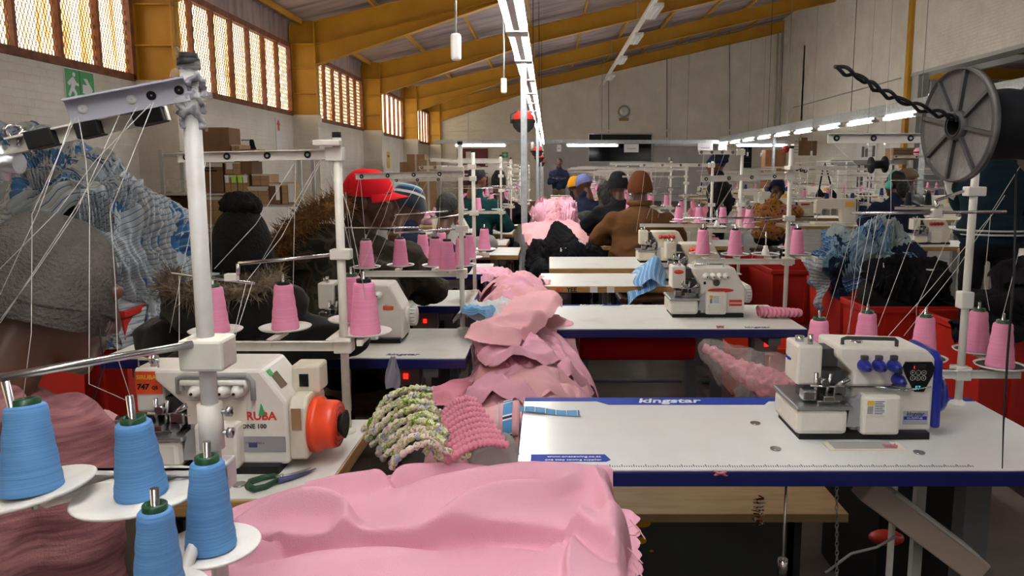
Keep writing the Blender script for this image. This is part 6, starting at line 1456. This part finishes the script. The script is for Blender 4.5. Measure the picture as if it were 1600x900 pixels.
t, Mh, H, sh = person('person in a navy jacket and khaki trousers standing with folded arms at the back', .27, 19.0, math.pi, 1.70, 'navy_cloth', 'skin_dark', 0, .1, seated=False, arms='fold', trousers='khaki_cloth', hair='short', vox=.024)
# 8: right bay
t, Mh, H, sh = person('person in a dark jacket and navy headwrap, seen in profile', 2.05, 8.8, 1.3, 1.58, 'black_cloth', 'skin_mid', .2, .05, seated=False, arms='side', hair='bun', wid=1.1)
hat_grid(Mh, 'headwrap', 'navy_cloth', t, (.095, .118, .12), .01, .012, 0, 5, slouch=.03)
t, Mh, H, sh = person('person in a mustard floral top bending over a far table', 2.74, 9.18, -.6, 1.27, 'floral', 'skin_dark', 0, .6, lean=.20, wid=1.15, fold=.016)
hat_grid(Mh, 'headscarf', 'navy_cloth', t, (.095, .115, .11), -.03, .01, 0, 7)
t, Mh, H, sh = person('person in a navy jacket wearing mint-green headphones', 3.50, 7.4, .1, 1.37, 'navy_cloth', 'skin_dark', .35, .15, hair='locks', wid=1.05)
mint = mat('mint_plastic', (.09,.50,.45), .4); MT['mint'] = mint
MB().tube([Mh @ V((.098*math.cos(a), -.01, .02+.118*math.sin(a))) for a in np.linspace(-.1, math.pi+.1, 24)], .010, 8).build('headphone_band', 'mint', t)
for s in (-1, 1): MB().lathe([(.001, .022), (.03, .022), (.04, .012), (.042, 0), (.03, -.004)], 18, Mh @ T(s*.092, -.005, -.01) @ RY(s*R90)).build('ear_cup', 'mint', t)
t, Mh, H, sh = person('person in a slate top and flat cap behind the headphone wearer', 4.35, 8.9, .4, 1.40, 'dark_grey', 'skin', .9, .2)
hat_grid(Mh, 'flat_cap', 'khaki_cloth', t, (.10, .125, .08), .0, .012, 0, 3)
# 9: standing person with varsity jacket
t, Mh, H, sh = person('person in a dark varsity jacket with pale sleeves standing with back turned', 2.84, 4.72, -.25, 1.74, 'varsity', 'skin_dark', 0, .1, seated=False, arms='hip', hair='short', fine=True, wid=1.08, fold=.008)
for s in (-1, 1):
    S = sh+V((s*.175*1.08, 0, 0)); E = S+(V((s*.09, .02, -.27)) if s > 0 else V((.05, .14, -.22))); W = V((s*.17, .19, H-.58)) if s > 0 else V((s*.10, .30, H-.55)); blob('sleeve', [('c', S+V((s*.035, 0, -.02)), E, .083, .073), ('c', E, W+(E-W)*.15, .071, .055)], 'white_cloth', t, .012, 3, lambda p: .006*fbm(p, 16))
for z in (1.005, .98): MB().tube([V((.205*math.cos(a), .150*math.sin(a), z-.0)) for a in np.linspace(0, 2*math.pi, 40)], .007, 6).build('waistband_stripe', 'white_cloth', t)
blob('waistband', [('e', (0, 0, .985), (.222, .152, .05))], 'varsity', t, .012, 2)
t, Mh, H, sh = person('person in dark clothes with a yellow hat in the right bay', 4.55, 7.2, 0, 1.42, 'black_cloth', 'skin_dark', 0, .1, hair=None)
hat_grid(Mh, 'hat', 'mustard', t, (.096, .116, .11), -.03, .01, 0, 3)
# ================================================================== surroundings
random.seed(23)
# bench between the first two right-hand tables
a = PZ(968, 760, .45); b = PZ(1305, 798, .45)
bn = thing('bench', 'plywood-topped bench with a black painted side under the front right table', 'bench', ((a.x+b.x)/2, (b.y+a.y)/2+.08, 0)); hw = (b.x-a.x)/2+.03; o = V(bn.location); hd = (a.y-b.y)/2+.10
MB().box(-hw, hw, -hd, hd, .425, .45, .002).build('seat_board', 'plywood', bn)
MB().box(-hw+.0, hw-.14, -hd+.02, -hd+.04, .0, .425).build('side_panel', 'floorboard', bn)
for sx in (-hw+.05, hw-.05): MB().box(sx-.025, sx+.025, hd-.07, hd-.02, 0, .425).build('leg', 'table_leg', bn)
MB().box(hw-.16, hw-.12, -hd+.02, hd-.02, 0, .425).build('end_panel', 'black', bn)
for k, (px, py, s) in enumerate(((1005, 818, .03), (1000, 845, .026), (1018, 861, .008), (992, 803, .014))):
    p = P(px, py, bn.location.y-hd+.019)-o; n = 11
    poly = [(p.x+s*math.cos(q*2*math.pi/n)*(.7+.5*noise.noise(V((q, k, 0)))), p.z+s*.55*math.sin(q*2*math.pi/n)*(.7+.6*noise.noise(V((q, k, 3))))) for q in range(n)]
    MB().prism(poly, p.y-.001, p.y+.001, 'y').build('paint_flake', 'mustard', bn)
# crates and dark things below the right front table
crate('red crate on the floor under the right end of the front right table', 1.25, 1.7, 2.75, 3.3, .22)
crate('red crate far under the front right table', .34, .64, 2.50, 2.76, .28)
# ------------------------------------------------------------------ cardboard boxes by the left wall
def carton(label, px0, px1, py0, py1, Y, dep=.32, mt='cardboard', tape=True, open_=False, lab=None, group=None):
    a = P(px0, py1, Y); b = P(px1, py0, Y); w_, h = b.x-a.x, b.z-a.z
    t = thing('cardboard_box', label, 'box', ((a.x+b.x)/2, Y, a.z), 0, group)
    if open_:
        MB().box(-w_/2, w_/2, 0, .006, 0, h*.3).box(-w_/2, w_/2, dep-.006, dep, 0, h).box(-w_/2, -w_/2+.006, 0, dep, 0, h).box(w_/2-.006, w_/2, 0, dep, 0, h).box(-w_/2, w_/2, 0, dep, 0, .006).build('carcass', mt, t)
        MB().box(-w_/2, w_/2, -.12, 0, -.003, .003, M=T(0, 0, h*.3) @ RX(.9)).build('flap', mt, t); MB().box(-w_*.35, 0, 0, dep, -.003, .003, M=T(-w_/2, 0, h) @ RY(.35)).build('flap', mt, t)
    else:
        MB().box(-w_/2, w_/2, 0, dep, 0, h, .004).build('carcass', mt, t)
        MB().box(-.003, .003, -.001, 0, 0, h).box(-w_/2, w_/2, -.0015, 0, h*.5-.0015, h*.5+.0015).build('flap_seam', 'cardboard_dark', t)
        if tape: MB().box(-w_/2-.001, w_/2+.001, -.003, 0, h*.86, h*.98).build('tape', 'clear_tape', t)
    for (u, v, uu, vv, m) in lab or []: MB().box(-w_/2+w_*u, -w_/2+w_*uu, -.004, -.001, h*v, h*vv).build('sticker', m, t)
    return t
Yb = 8.6
sh = thing('shelf_rack', 'steel rack holding cardboard boxes by the left wall', 'rack', (P(350, 300, Yb).x, Yb, 0)); x0, x1 = P(255, 300, Yb).x-sh.location.x, P(470, 300, Yb).x-sh.location.x
xm = P(384, 300, Yb).x-sh.location.x
for z, xa, xb in ((P(350, 241, Yb).z, x0, x1), (P(350, 302, Yb).z, x0, xm), (P(350, 320, Yb).z, xm+.03, x1), (P(350, 352, Yb).z, x0, xm), (P(350, 400, Yb).z, x0, x1)): MB().box(xa, xb, 0, .5, z-.025, z).build('shelf_board', 'leg_grey', sh)
for x in (x0, x1):
    for y in (0, .48): MB().box(x-.02, x+.02, y-.01, y+.02, 0, P(350, 241, Yb).z+.05).build('upright', 'leg_grey', sh)
Yc = Yb+.04
carton('dark brown carton on top of the rack', 318, 357, 199, 240, Yc, mt='cardboard_dark', tape=False)
carton('small carton next to the dark one on top of the rack', 362, 374, 226, 240, Yc); carton('flat dark carton lying on top of the rack', 375, 398, 233, 240, Yc, mt='cardboard_dark', tape=False)
carton('brown carton with black print on the upper shelf', 316, 347, 254, 301, Yc, mt='cardboard_dark', lab=[(.05, .70, .75, .76, 'black'), (.1, .80, .6, .84, 'black')])
carton('carton with white labels above the green-labelled pair', 352, 375, 253, 272, Yc, lab=[(.1, .4, .5, .95, 'paper')]); carton('carton with a green and a white label', 352, 369, 273, 301, Yc, lab=[(.05, .55, .35, .95, 'paper'), (.6, .55, .95, .95, 'lime_print')])
carton('narrow carton with a green and white label', 372, 387, 273, 301, Yc, lab=[(.05, .55, .45, .95, 'lime_print'), (.55, .55, .95, .95, 'paper')]); carton('dark carton beside the green-labelled ones', 377, 393, 252, 272, Yc, mt='cardboard_dark', tape=False)
carton('tilted open carton near the bobble hat', 394, 420, 272, 290, Yc); carton('carton with clear tape behind the bobble hat', 388, 419, 291, 319, Yc, lab=[(.05, .75, .95, .95, 'clear_tape')])
carton('carton behind the bobble hat pompom', 320, 347, 306, 351, Yc); carton('dark carton on the middle shelf', 422, 437, 286, 319, Yc, mt='cardboard_dark', lab=[(.6, .2, .95, .9, 'paper')])
carton('lower carton on the rack below the pompom', 318, 350, 356, 399, Yc); carton('tall carton at the end of the rack', 441, 460, 285, 319, Yc, lab=[(.5, .1, .95, .95, 'paper')])
carton('lower carton beside the striped heap', 264, 298, 356, 398, Yc); carton('open carton showing pink fabric beside the striped heap', 262, 300, 306, 351, Yc, open_=True)
c = P(278, 334, Yb+.20); blob('pink_bundle', [('e', c, (.07, .05, .06)), ('e', c+V((.06, .02, -.02)), (.05, .05, .05))], 'pink_deep', None, .012, 1, lambda p: .02*fbm(p, 16)); tag(bpy.data.objects['pink_bundle'], 'pink fabric bundle poking out of the open carton', 'fabric')
c = P(280, 292, Yb+.2); blob('plastic_bag', [('e', c+V((.05, 0, 0)), (.15, .12, .08)), ('e', c+V((.17, 0, -.02)), (.12, .1, .06))], 'film', None, .02, 2, lambda p: .03*fbm(p, 9)); tag(bpy.data.objects['plastic_bag.001'] if 'plastic_bag.001' in bpy.data.objects else bpy.data.objects['plastic_bag'], 'clear plastic sacking on top of the cartons near the pillar', 'bag')
sk = P(275, 400, 6.2); blob('cloth_sack', [('e', (sk.x, 6.2, .62), (.30, .22, .36)), ('e', (sk.x+.2, 6.2, .4), (.2, .2, .4)), ('c', (sk.x, 6.2, .2), (sk.x, 6.2, .5), .2, .2)], 'mint_cloth', None, .02, 3, lambda p: .02*fbm(p, 7)); tag(bpy.data.objects['cloth_sack'], 'pale mint cloth sack beside the striped heap', 'sack')
# things on the left wall
a = PXp(456, 310, XL+.12); fx = thing('fire_extinguisher', 'red fire extinguisher by the left wall behind the rack', 'fire extinguisher', (XL+.14, 12.6, .95)); 
MB().lathe([(.001, 0), (.085, 0), (.09, .02), (.09, .42), (.06, .50), (.03, .53), (.03, .56)], 18).build('cylinder', 'red_plastic', fx); MB().tube([(0, 0, .56), (.05, -.02, .60), (.12, -.03, .5), (.12, -.03, .2)], .012, 6).build('hose', 'black', fx); MB().box(-.03, .06, -.01, .01, .56, .60).build('lever', 'black', fx); MB().box(-.16, -.08, -.05, .05, .1, .14).build('wall_bracket', 'grey', fx)
hc = thing('hanging_coat', 'black coat hanging on the left wall', 'coat', (XL+.19, 13.2, 1.0)); blob('coat', [('c', (0, 0, 0), (0, 0, .9), .14, .05), ('e', (0, .0, .2), (.10, .18, .3))], 'black_cloth', hc, .03, 2, lambda p: .02*fbm(p, 8)); MB().cyl((-.19, 0, .92), (.02, 0, .92), .012, n=6).build('peg', 'grey', hc)
a = PXp(437, 208, XL+.03); t = thing('arrow_sign', 'small white sign with a red arrow on the left wall', 'sign', (XL, a.y, a.z)); MB().box(0, .012, -.14, .14, -.35, .30).build('plate', 'paper', t); MB().prism([(-.05, .05), (.05, .05), (.05, .16), (.10, .16), (0, .27), (-.10, .16), (-.05, .16)], .012, .016, 'x').build('arrow', 'red_print', t)
a = PXp(608, 250, XL+.03); t = thing('orange_notice', 'small orange notice on the left wall', 'notice', (XL, a.y, a.z)); MB().box(0, .01, -.22, .22, -.28, .28).build('sheet', 'gold_print', t); MB().box(.01, .012, -.15, .15, .1, .16).build('print_line', 'dark_grey', t)
for k, (px, py, Y, s) in enumerate(((652, 247, 21, .5), (668, 250, 20, .45), (640, 248, 22, .5))):
    a = P(px, py, Y); t = thing('cardboard_box', ('carton on the far left stack', 'slumped carton on the far left stack', 'carton at the wall end of the far left stack')[k], 'box', (a.x, Y, 0), .2*k); MB().box(-s/2, s/2, -s/2, s/2, 0, a.z+.1-.1*k, .005).build('carcass', 'cardboard', t); MB().box(-.03, .03, -s/2-.003, -s/2, 0, a.z+.1-.1*k).build('tape', 'clear_tape', t)
bl = thing('garment_bale', 'tied bale of blue striped cloth behind the person in the red cap', 'bale', (P(610, 300, 9).x, 9, 0)); blob('cloth', [('e', (0, 0, 1.0), (.24, .2, .36)), ('e', (.05, 0, .5), (.3, .3, .5))], 'stripe_grey', bl, .025, 1, lambda p: .04*fbm(p, 9)); MB().tube([(.25*math.cos(q), .21*math.sin(q), 1.0) for q in np.linspace(0, 6.28, 24)], .01, 6).build('tie', 'blue_print', bl)
# ------------------------------------------------------------------ far workstations (copies)
def flatbed(label, loc, rz=0, group=None):
    t = thing('lockstitch_machine', label, 'sewing machine', loc, rz, group)
    MB().box(-.02, .46, -.09, .09, 0, .03, .006).build('bed', 'machine_cream', t)
    MB().prism([(.30, .03), (.46, .03), (.46, .27), (.44, .30), (.02, .29), (0, .27), (0, .13), (.05, .12), (.08, .18), (.28, .18)], -.045, .045, 'y', bev=.008).build('arm', 'machine_cream', t)
    MB().lathe([(.001, 0), (.07, 0), (.072, .012), (.06, .03), (.001, .03)], 20, T(.46, 0, .22) @ RY(R90)).build('handwheel', 'dark_grey', t); MB().cyl((.03, 0, .03), (.03, 0, .13), .006, n=8).build('needle_bar', 'steel', t)
    MB().box(.33, .43, -.047, -.044, .20, .26).build('label_plate', 'gold_print', t); return t
gT = 'tables of the far workstations'; gM = 'overlockers of the far workstations'; gS = 'thread stands of the far workstations'; gC = 'pink cones of the far workstations'
tT = table('white plywood-edged table at a far workstation', 0, 1.15, 0, .55, 'table_worn', 'wood_edge', 'leg_grey', gT, detail=False)
tM = overlocker('cream overlocker at a far workstation', (0, 0, TZ), 'classic', 'machine_dirty', 'red_plastic', 'paint_white', gM, detail=False)
tS = stand('white thread stand at a far workstation', 0, 0, 1.46, 1.0, (-.55, .04), [(-.50, -.03, 1.02, False, 1), (-.36, .03, 1.02, False, 1), (-.2, -.03, 1.02, False, 1), (-.03, .05, 1.02, False, 1)], [((-.62, 0, 1.43), (0, 0, 1.43), .026), ((-.55, .06, 1.36), (0, .02, 1.36), .016)], [((-.5, -.05, 1.2), (.1, -.03, 1.2), .004), ((-.1, -.05, 1.15), (0, 0, 1.15), .004)], gS, 'tray_white', collar=[1.18, 1.3], pins=False, eyes=False)
first = [True]
def station(x0, y0, mx=.5, flip=False, cones=('pink', 'pink', 'pinkb', 'pink'), stand_x=1.05, top=0, flat=False, tbl=True):
    kind = []
    f = (lambda o: o) if first[0] else copy_tree
    if tbl: a = f(tT); a.location = (x0+.575, y0+.275, 0); TAB.append((x0, x0+1.15, y0, y0+.55))
    if flat: flatbed('cream flatbed sewing machine on a right-bay table', (x0+.35, y0+.25, TZ), 0, 'flatbed machines of the right bay')
    else: b = f(tM); b.location = (x0+mx, y0+.12, TZ)
    s = f(tS); s.location = (x0+stand_x, y0+.46, TZ)
    if top: s.scale = (1, 1, top)
    first[0] = False if tbl and not flat else first[0]
    for (dx, dy), c in zip(((-.50, -.03), (-.36, .03), (-.2, -.03), (-.03, .05)), cones):
        if c: cone((x0+stand_x+dx, y0+.46+dy, TZ+(.249)*(top or 1)), c, 'thread cone on a far workstation stand', gC, 1.0)
for k, y in enumerate((6.0, 7.03, 8.0, 8.98, 10.2, 11.4, 12.7, 14.0, 15.4, 16.8, 18.2)):
    station(.45 if k < 4 else .05, y, .5, stand_x=(.75 if k < 4 else 1.05)+.04*math.sin(k*2), top=.95+.08*math.sin(k*1.7), cones=('pink', None, 'pinkb', 'pink') if k % 2 else ('pink', 'pink', None, 'pinkb'))
for k, y in enumerate((6.08, 7.15, 8.25, 9.4, 10.7, 12.1, 13.6, 15.2)):
    station(-1.5, y, .5, stand_x=1.08+.05*math.sin(k*2.4), top=1.0+.08*math.sin(k*1.3+1), cones=('pink', 'pink', 'pinkb', None))
for k, y in enumerate((8.2, 9.6, 11.2, 12.8, 14.4, 16.2, 18.2)): station(2.7+.1*k, y, .4, top=.95+.06*math.sin(k), cones=(None, 'pink', None, 'pink') if k % 2 else ('navy', None, 'navy', None), flat=k in (0, 2, 3, 5))
for k, y in enumerate((7.7, 9.3, 11.0, 12.8, 14.8, 17)): station(4.3+.15*k, y, .4, top=.95+.08*math.sin(k*3), cones=('navy', 'navy', None, 'navy') if k < 3 else ('pink', None, 'pink', None), flat=k in (1, 4))
for k, y in enumerate((9, 11, 13.2, 15.5, 18)): station(6.9+.2*k, y, .4, top=1.0, cones=(None, 'pink', 'pink', None), flat=k % 2 == 0)
# nearer tables of the right bay
RA = table('plywood-edged table with a small cream machine beside the blue heap', 2.68, 3.75, 5.95, 6.5, 'table_worn', 'wood_edge', 'leg_grey', name='sewing_table')
RB2 = table('plywood-edged table at the right behind the standing person', 3.25, 4.4, 5.28, 5.82, 'table_worn', 'wood_edge', 'leg_grey')
overlocker('cream overlocker on the table beside the blue heap', (3.05, 6.12, TZ), 'classic', 'machine_cream', 'red_plastic'); overlocker('cream overlocker on the table behind the standing person', (3.72, 5.42, TZ), 'classic', 'machine_cream', 'paint_white')
cone((3.42, 6.38, TZ), 'black', 'black thread cone on the table beside the blue heap', None, 1.2)
SA = stand('pale thread stand on the table beside the blue heap', 3.62, 6.40, 1.55, 1.06, (3.0, 3.66), [(3.1, 6.36, 1.08, 'black', 1.0), (3.3, 6.42, 1.08, 'black', 1.0)], [((2.95, 6.4, 1.5), (3.62, 6.4, 1.5), .025)], [((2.9, 6.3, 1.3), (3.6, 6.3, 1.3), .005)], None, 'tray_white', 'black thread cone on the pale stand beside the blue heap', 'black cones beside the blue heap', collar=[1.3])
bx2 = thing('control_box', 'grey control box under the table beside the blue heap', 'box', (3.62, 6.1, 0)); MB().box(-.07, .07, -.1, .1, .35, .60, .01).build('housing', 'leg_grey', bx2); MB().box(-.02, .02, -.02, .02, .58, TZ-.03).build('mount', 'table_leg', bx2)
# small black reel pair hanging over the right bay
a = P(1362, 258, 7.6); b = P(1381, 257, 7.6); t = thing('thread_reel', 'small black thread reel on a rod over the right bay', 'thread reel', a)
d = b-a; MX2 = d.to_track_quat('Z', 'Y').to_matrix().to_4x4(); L = d.length
MB().lathe([(.001, -.012), (.085, -.012), (.085, 0), (.04, .004), (.04, L), (.085, L+.004), (.085, L+.016), (.001, L+.016)], 24, MX2).build('reel', 'black', t); MB().cyl((-.35, 0, 0), (L+.15, 0, .01), .006, n=6).cyl((L+.1, 0, 0), (L+.1, 0, .25-a.z+.52), .012, n=8).build('rod', 'grey', t)
# hanging black vest, coat, cupboard, posters at the back of the right bay
a = P(1290, 300, 11.5); hv = thing('hanging_vest', 'black strappy vest hanging from a thread stand rail in the right bay', 'garment', (a.x, 11.5, a.z-.25))
MB().prism([(-.16, 0), (.18, 0), (.17, .22), (.10, .30), (.06, .24), (-.04, .24), (-.10, .32), (-.15, .2)], -.01, .012, 'y').build('bodice', 'black_cloth', hv); MB().tube([(-.10, 0, .30), (-.06, 0, .6), (-.03, 0, .70), (.0, 0, .6), (.10, 0, .28)], .012, 6).build('straps', 'black_cloth', hv); MB().cyl((-.5, 0, .70), (.4, 0, .72), .01, n=6).cyl((.3, 0, .72), (.3, 0, -a.z+.25+TZ), .012, n=6).build('rail', 'stand_white', hv)
def onback(px0, px1, py0, py1, Y, nm, lab, cat, mt, dep=.3, floor=False, extra=None):
    a = P(px0, py1, Y); b = P(px1, py0, Y); t = thing(nm, lab, cat, ((a.x+b.x)/2, Y, 0 if floor else a.z)); h = b.z-(0 if floor else a.z); w_ = (b.x-a.x)/2
    MB().box(-w_, w_, 0, dep, 0, h, .004).build('carcass', mt, t)
    if extra: extra(t, w_, h)
    return t
def doors(t, w_, h):
    for s in (-1, 1): d_ = MB().box(min(0, s*w_)+.02, max(0, s*w_)-.02, -.02, 0, .05, h-.05, .004).build('door', 'brown_wood', t); MB().cyl((s*.05, -.05, h*.5), (s*.05, -.02, h*.5), .02, n=8).build('knob', 'steel', d_)
onback(1194, 1228, 234, 300, 26, 'wardrobe', 'brown wooden double-door wardrobe at the back of the right bay', 'wardrobe', 'brown_wood', .5, True, doors)
def lines(t, w_, h):
    for k in range(3): MB().box(-w_*.9, w_*.9, -.004, 0, h*(.25+.25*k), h*(.25+.25*k)+.02).build('seam', 'cardboard_dark', t)
onback(1236, 1276, 243, 310, 25, 'cupboard', 'beige steel cupboard beside the wardrobe', 'cupboard', 'machine_dirty', .5, True, lines)
onback(1247, 1277, 220, 243, 25.05, 'cardboard_box', 'dark brown carton on top of the beige cupboard', 'box', 'cardboard_dark', .4, False, lines); onback(1252, 1262, 215, 220, 25.1, 'cardboard_box', 'small dark carton topping the stack on the cupboard', 'box', 'cardboard_dark', .3, False, lines); onback(1240, 1248, 225, 243, 25.05, 'white_bag', 'white bag on the beige cupboard', 'bag', 'paint_white', .3, False, lines)
onback(1160, 1175, 230, 262, 33.82, 'hanging_coat', 'dark coat hanging on the back wall of the right bay', 'coat', 'navy_cloth', .15, False, lines)
onback(1395, 1430, 231, 250, 20.8, 'cardboard_box', 'tan carton on a shelf by the right-hand post', 'box', 'cardboard', .5, False, lines)
tag(MB().box(7.9, 10.0, 20.8, 21.3, 1.55, P(1395, 250, 20.8).z).build('wall_shelf', 'leg_grey'), 'grey shelf by the right-hand post', 'shelf')
# posters
a = PXp(1352, 262, XR-.02); t = thing('poster', 'white notice poster with rows of small dark photos on the right wall', 'poster', (XR-.01, a.y, a.z)); MB().box(-.015, 0, -.75, .75, -1.05, 1.05).build('sheet', 'paper', t)
for r_ in range(4):
    for c_ in range(5):
        if (r_+c_*2) % 3 == 0 and r_ < 3: continue
        MB().box(-.02, -.015, .6-c_*.27-.2, .6-c_*.27, .7-r_*.5-.35, .7-r_*.5).build('photo', 'maroon' if (r_, c_) == (1, 0) else 'dark_grey', t)
for k in range(14): MB().box(-.018, -.015, -.65, .2-.2*(k % 3), .95-k*.14, .965-k*.14).build('text_line', 'grey', t)
for px0, px1, py0, py1, Y, lab, s in ((870, 877, 226, 237, 27.945, 'white sheet hanging under the back cable tray beside the posts', 1), (975, 998, 225, 238, 27.945, 'white sheet hanging under the back cable tray before the dark window', 1), (1090, 1114, 224, 237, 27.945, 'white sheet hanging at the corner of the back cable tray', 1), (1122, 1136, 226, 240, 27.945, 'second white sheet hanging near the tray corner', 1)):
    onback(px0, px1, py0, py1, Y, 'paper_sign', lab, 'sign', 'paper', .01, False, lambda t, w_, h: MB().box(-w_*.6, w_*.6, -.003, 0, h*.4, h*.5).build('print_line', 'grey', t))
for k, (px, py, Y, r_, mt, lab) in enumerate(((1228, 233, 24, .12, 'red_plastic', 'red ball hanging by the wardrobe'), (1435, 238, 16, .1, 'pink_deep', 'pink ball hanging beyond the right opening'))):
    a = P(px, py, Y); t = thing('hanging_ball', lab, 'hanging ball', a); MB().ball((0, 0, 0), r_).build('ball', mt, t); MB().cyl((0, 0, 0), (0, 0, (rt(a.x)+.1 if a.x < 10 else 5.3)-a.z), .008, n=5).build('cord', 'grey', t); MB().lathe([(r_*1.02, .015), (r_*1.02, -.015)], 14).build('band', 'black', t)
# heaps on far tables so that the rows read as busy
for k, (x, y, mt, lab, R) in enumerate(((.70, 8.28, 'pink_deep', 'pink garments piled on a far right-row table', (.19, .18, .16)), (2.0, 9.8, 'pink_deep', 'pink bundle piled in the far aisle', (.24, .34, .42)), (3.66, 8.42, 'stripe_light', 'striped garments piled on a right-bay table', (.13, .16, .13)), (4.62, 9.55, 'pink_pale', 'pink garments piled on a right-bay table', (.14, .18, .14)), (3.06, 11.48, 'white_cloth', 'white garments piled on a right-bay table', (.13, .18, .14)), (-1.29, 8.5, 'pink_cloth', 'pink garments piled on a far left-row table', (.17, .18, .16)), (-1.29, 10.97, 'black_cloth', 'black garments piled on a far left-row table', (.17, .18, .15)), (-.15, 10.4, 'pink_cloth', 'pink garments heaped in the aisle between far tables', (.14, .34, .40)), (-.15, 13.5, 'pink_deep', 'pink garments heaped at the end of the aisle', (.14, .34, .40)), (1.30, 6.79, 'pink_deep', 'gathered pink heap beside the brown coat', (.26, .16, .42)), (3.16, 13.08, 'black_cloth', 'black garments on a far right-bay table', (.13, .18, .14)), (4.78, 11.3, 'navy_cloth', 'navy garments on a far right-bay table', (.15, .18, .14)))):
    on = k not in (1, 7, 8, 9); z = TZ if on else .45; c = (x, y, z)
    if not on: crate('red crate under the '+lab, x-R[0]-.01, x+R[0]+.01, y-R[1]-.01, y+R[1]+.01, .5)
    heap_core('garment_heap', lab, c, R, mt, sd=k, floor=TZ+.002 if on else None)
    for q in range(5):
        ph = random.uniform(-3.1, 0); th = random.uniform(.1, 1.15); dome_cloth('loose_garment', 'loose piece of the '+lab, 'garment', lab+' pieces', c, (R[0]*1.03, R[1]*1.03, R[2]*1.03), (math.sin(th)*math.cos(ph), math.sin(th)*math.sin(ph), math.cos(th)), random.uniform(-1, 1), .4, .5, mt, .025, k*3+q*1.7, 9, .008, 18, 14, zmin=TZ+.012 if on else .52)
# pink/blue bits near the bobble-hatted woman
sheet('pink_garment', 'pink fabric corner between the hoodie and the bobble-hatted person', 'garment', None, (-1.15, 1.62), (.14, .05), (-.04, .10), lambda x, y: TZ, 'pink_pale', .05, 2.9, s=8)
sheet('pink_garment', 'pink bundle on the table before the bobble-hatted person', 'garment', None, (-.95, 2.6), (.10, .03), (-.03, .08), lambda x, y: TZ, 'pink_pale', .06, 5.9, s=10)
sheet('pink_garment', 'pink garment hanging off the left fourth table', 'garment', None, (-.34, 4.5), (.10, .03), (-.03, .18), lambda x, y: TZ-.02, 'pink_cloth', .05, 6.9, s=10)
# ================================================================== tags laid on the garments where the sight line meets them
bpy.context.view_layer.update(); _dg = bpy.context.evaluated_depsgraph_get()
def hit(px, py):
    a, b, c = _ray(px, py); ok, loc, nr, i, ob, m = sc.ray_cast(_dg, V((0, 0, CAMZ)), V((a, b, c)).normalized())
    return (loc, nr, ob) if ok else None
for px, py in ((907, 378), (880, 390), (1384, 414), (1408, 417), (1453, 424), (1242, 462), (1222, 474)):
    h = hit(px, py)
    if h and h[2].parent is None and ('garment' in h[2].name or 'heap' in h[2].name):
        o = MB().box(-.022, .022, -.014, .014, -.001, .002).build('care_tag', 'paper', h[2])
        o.matrix_parent_inverse = h[2].matrix_world.inverted(); o.matrix_world = T(h[0]+h[1]*.003) @ h[1].to_track_quat('Z', 'Y').to_matrix().to_4x4()
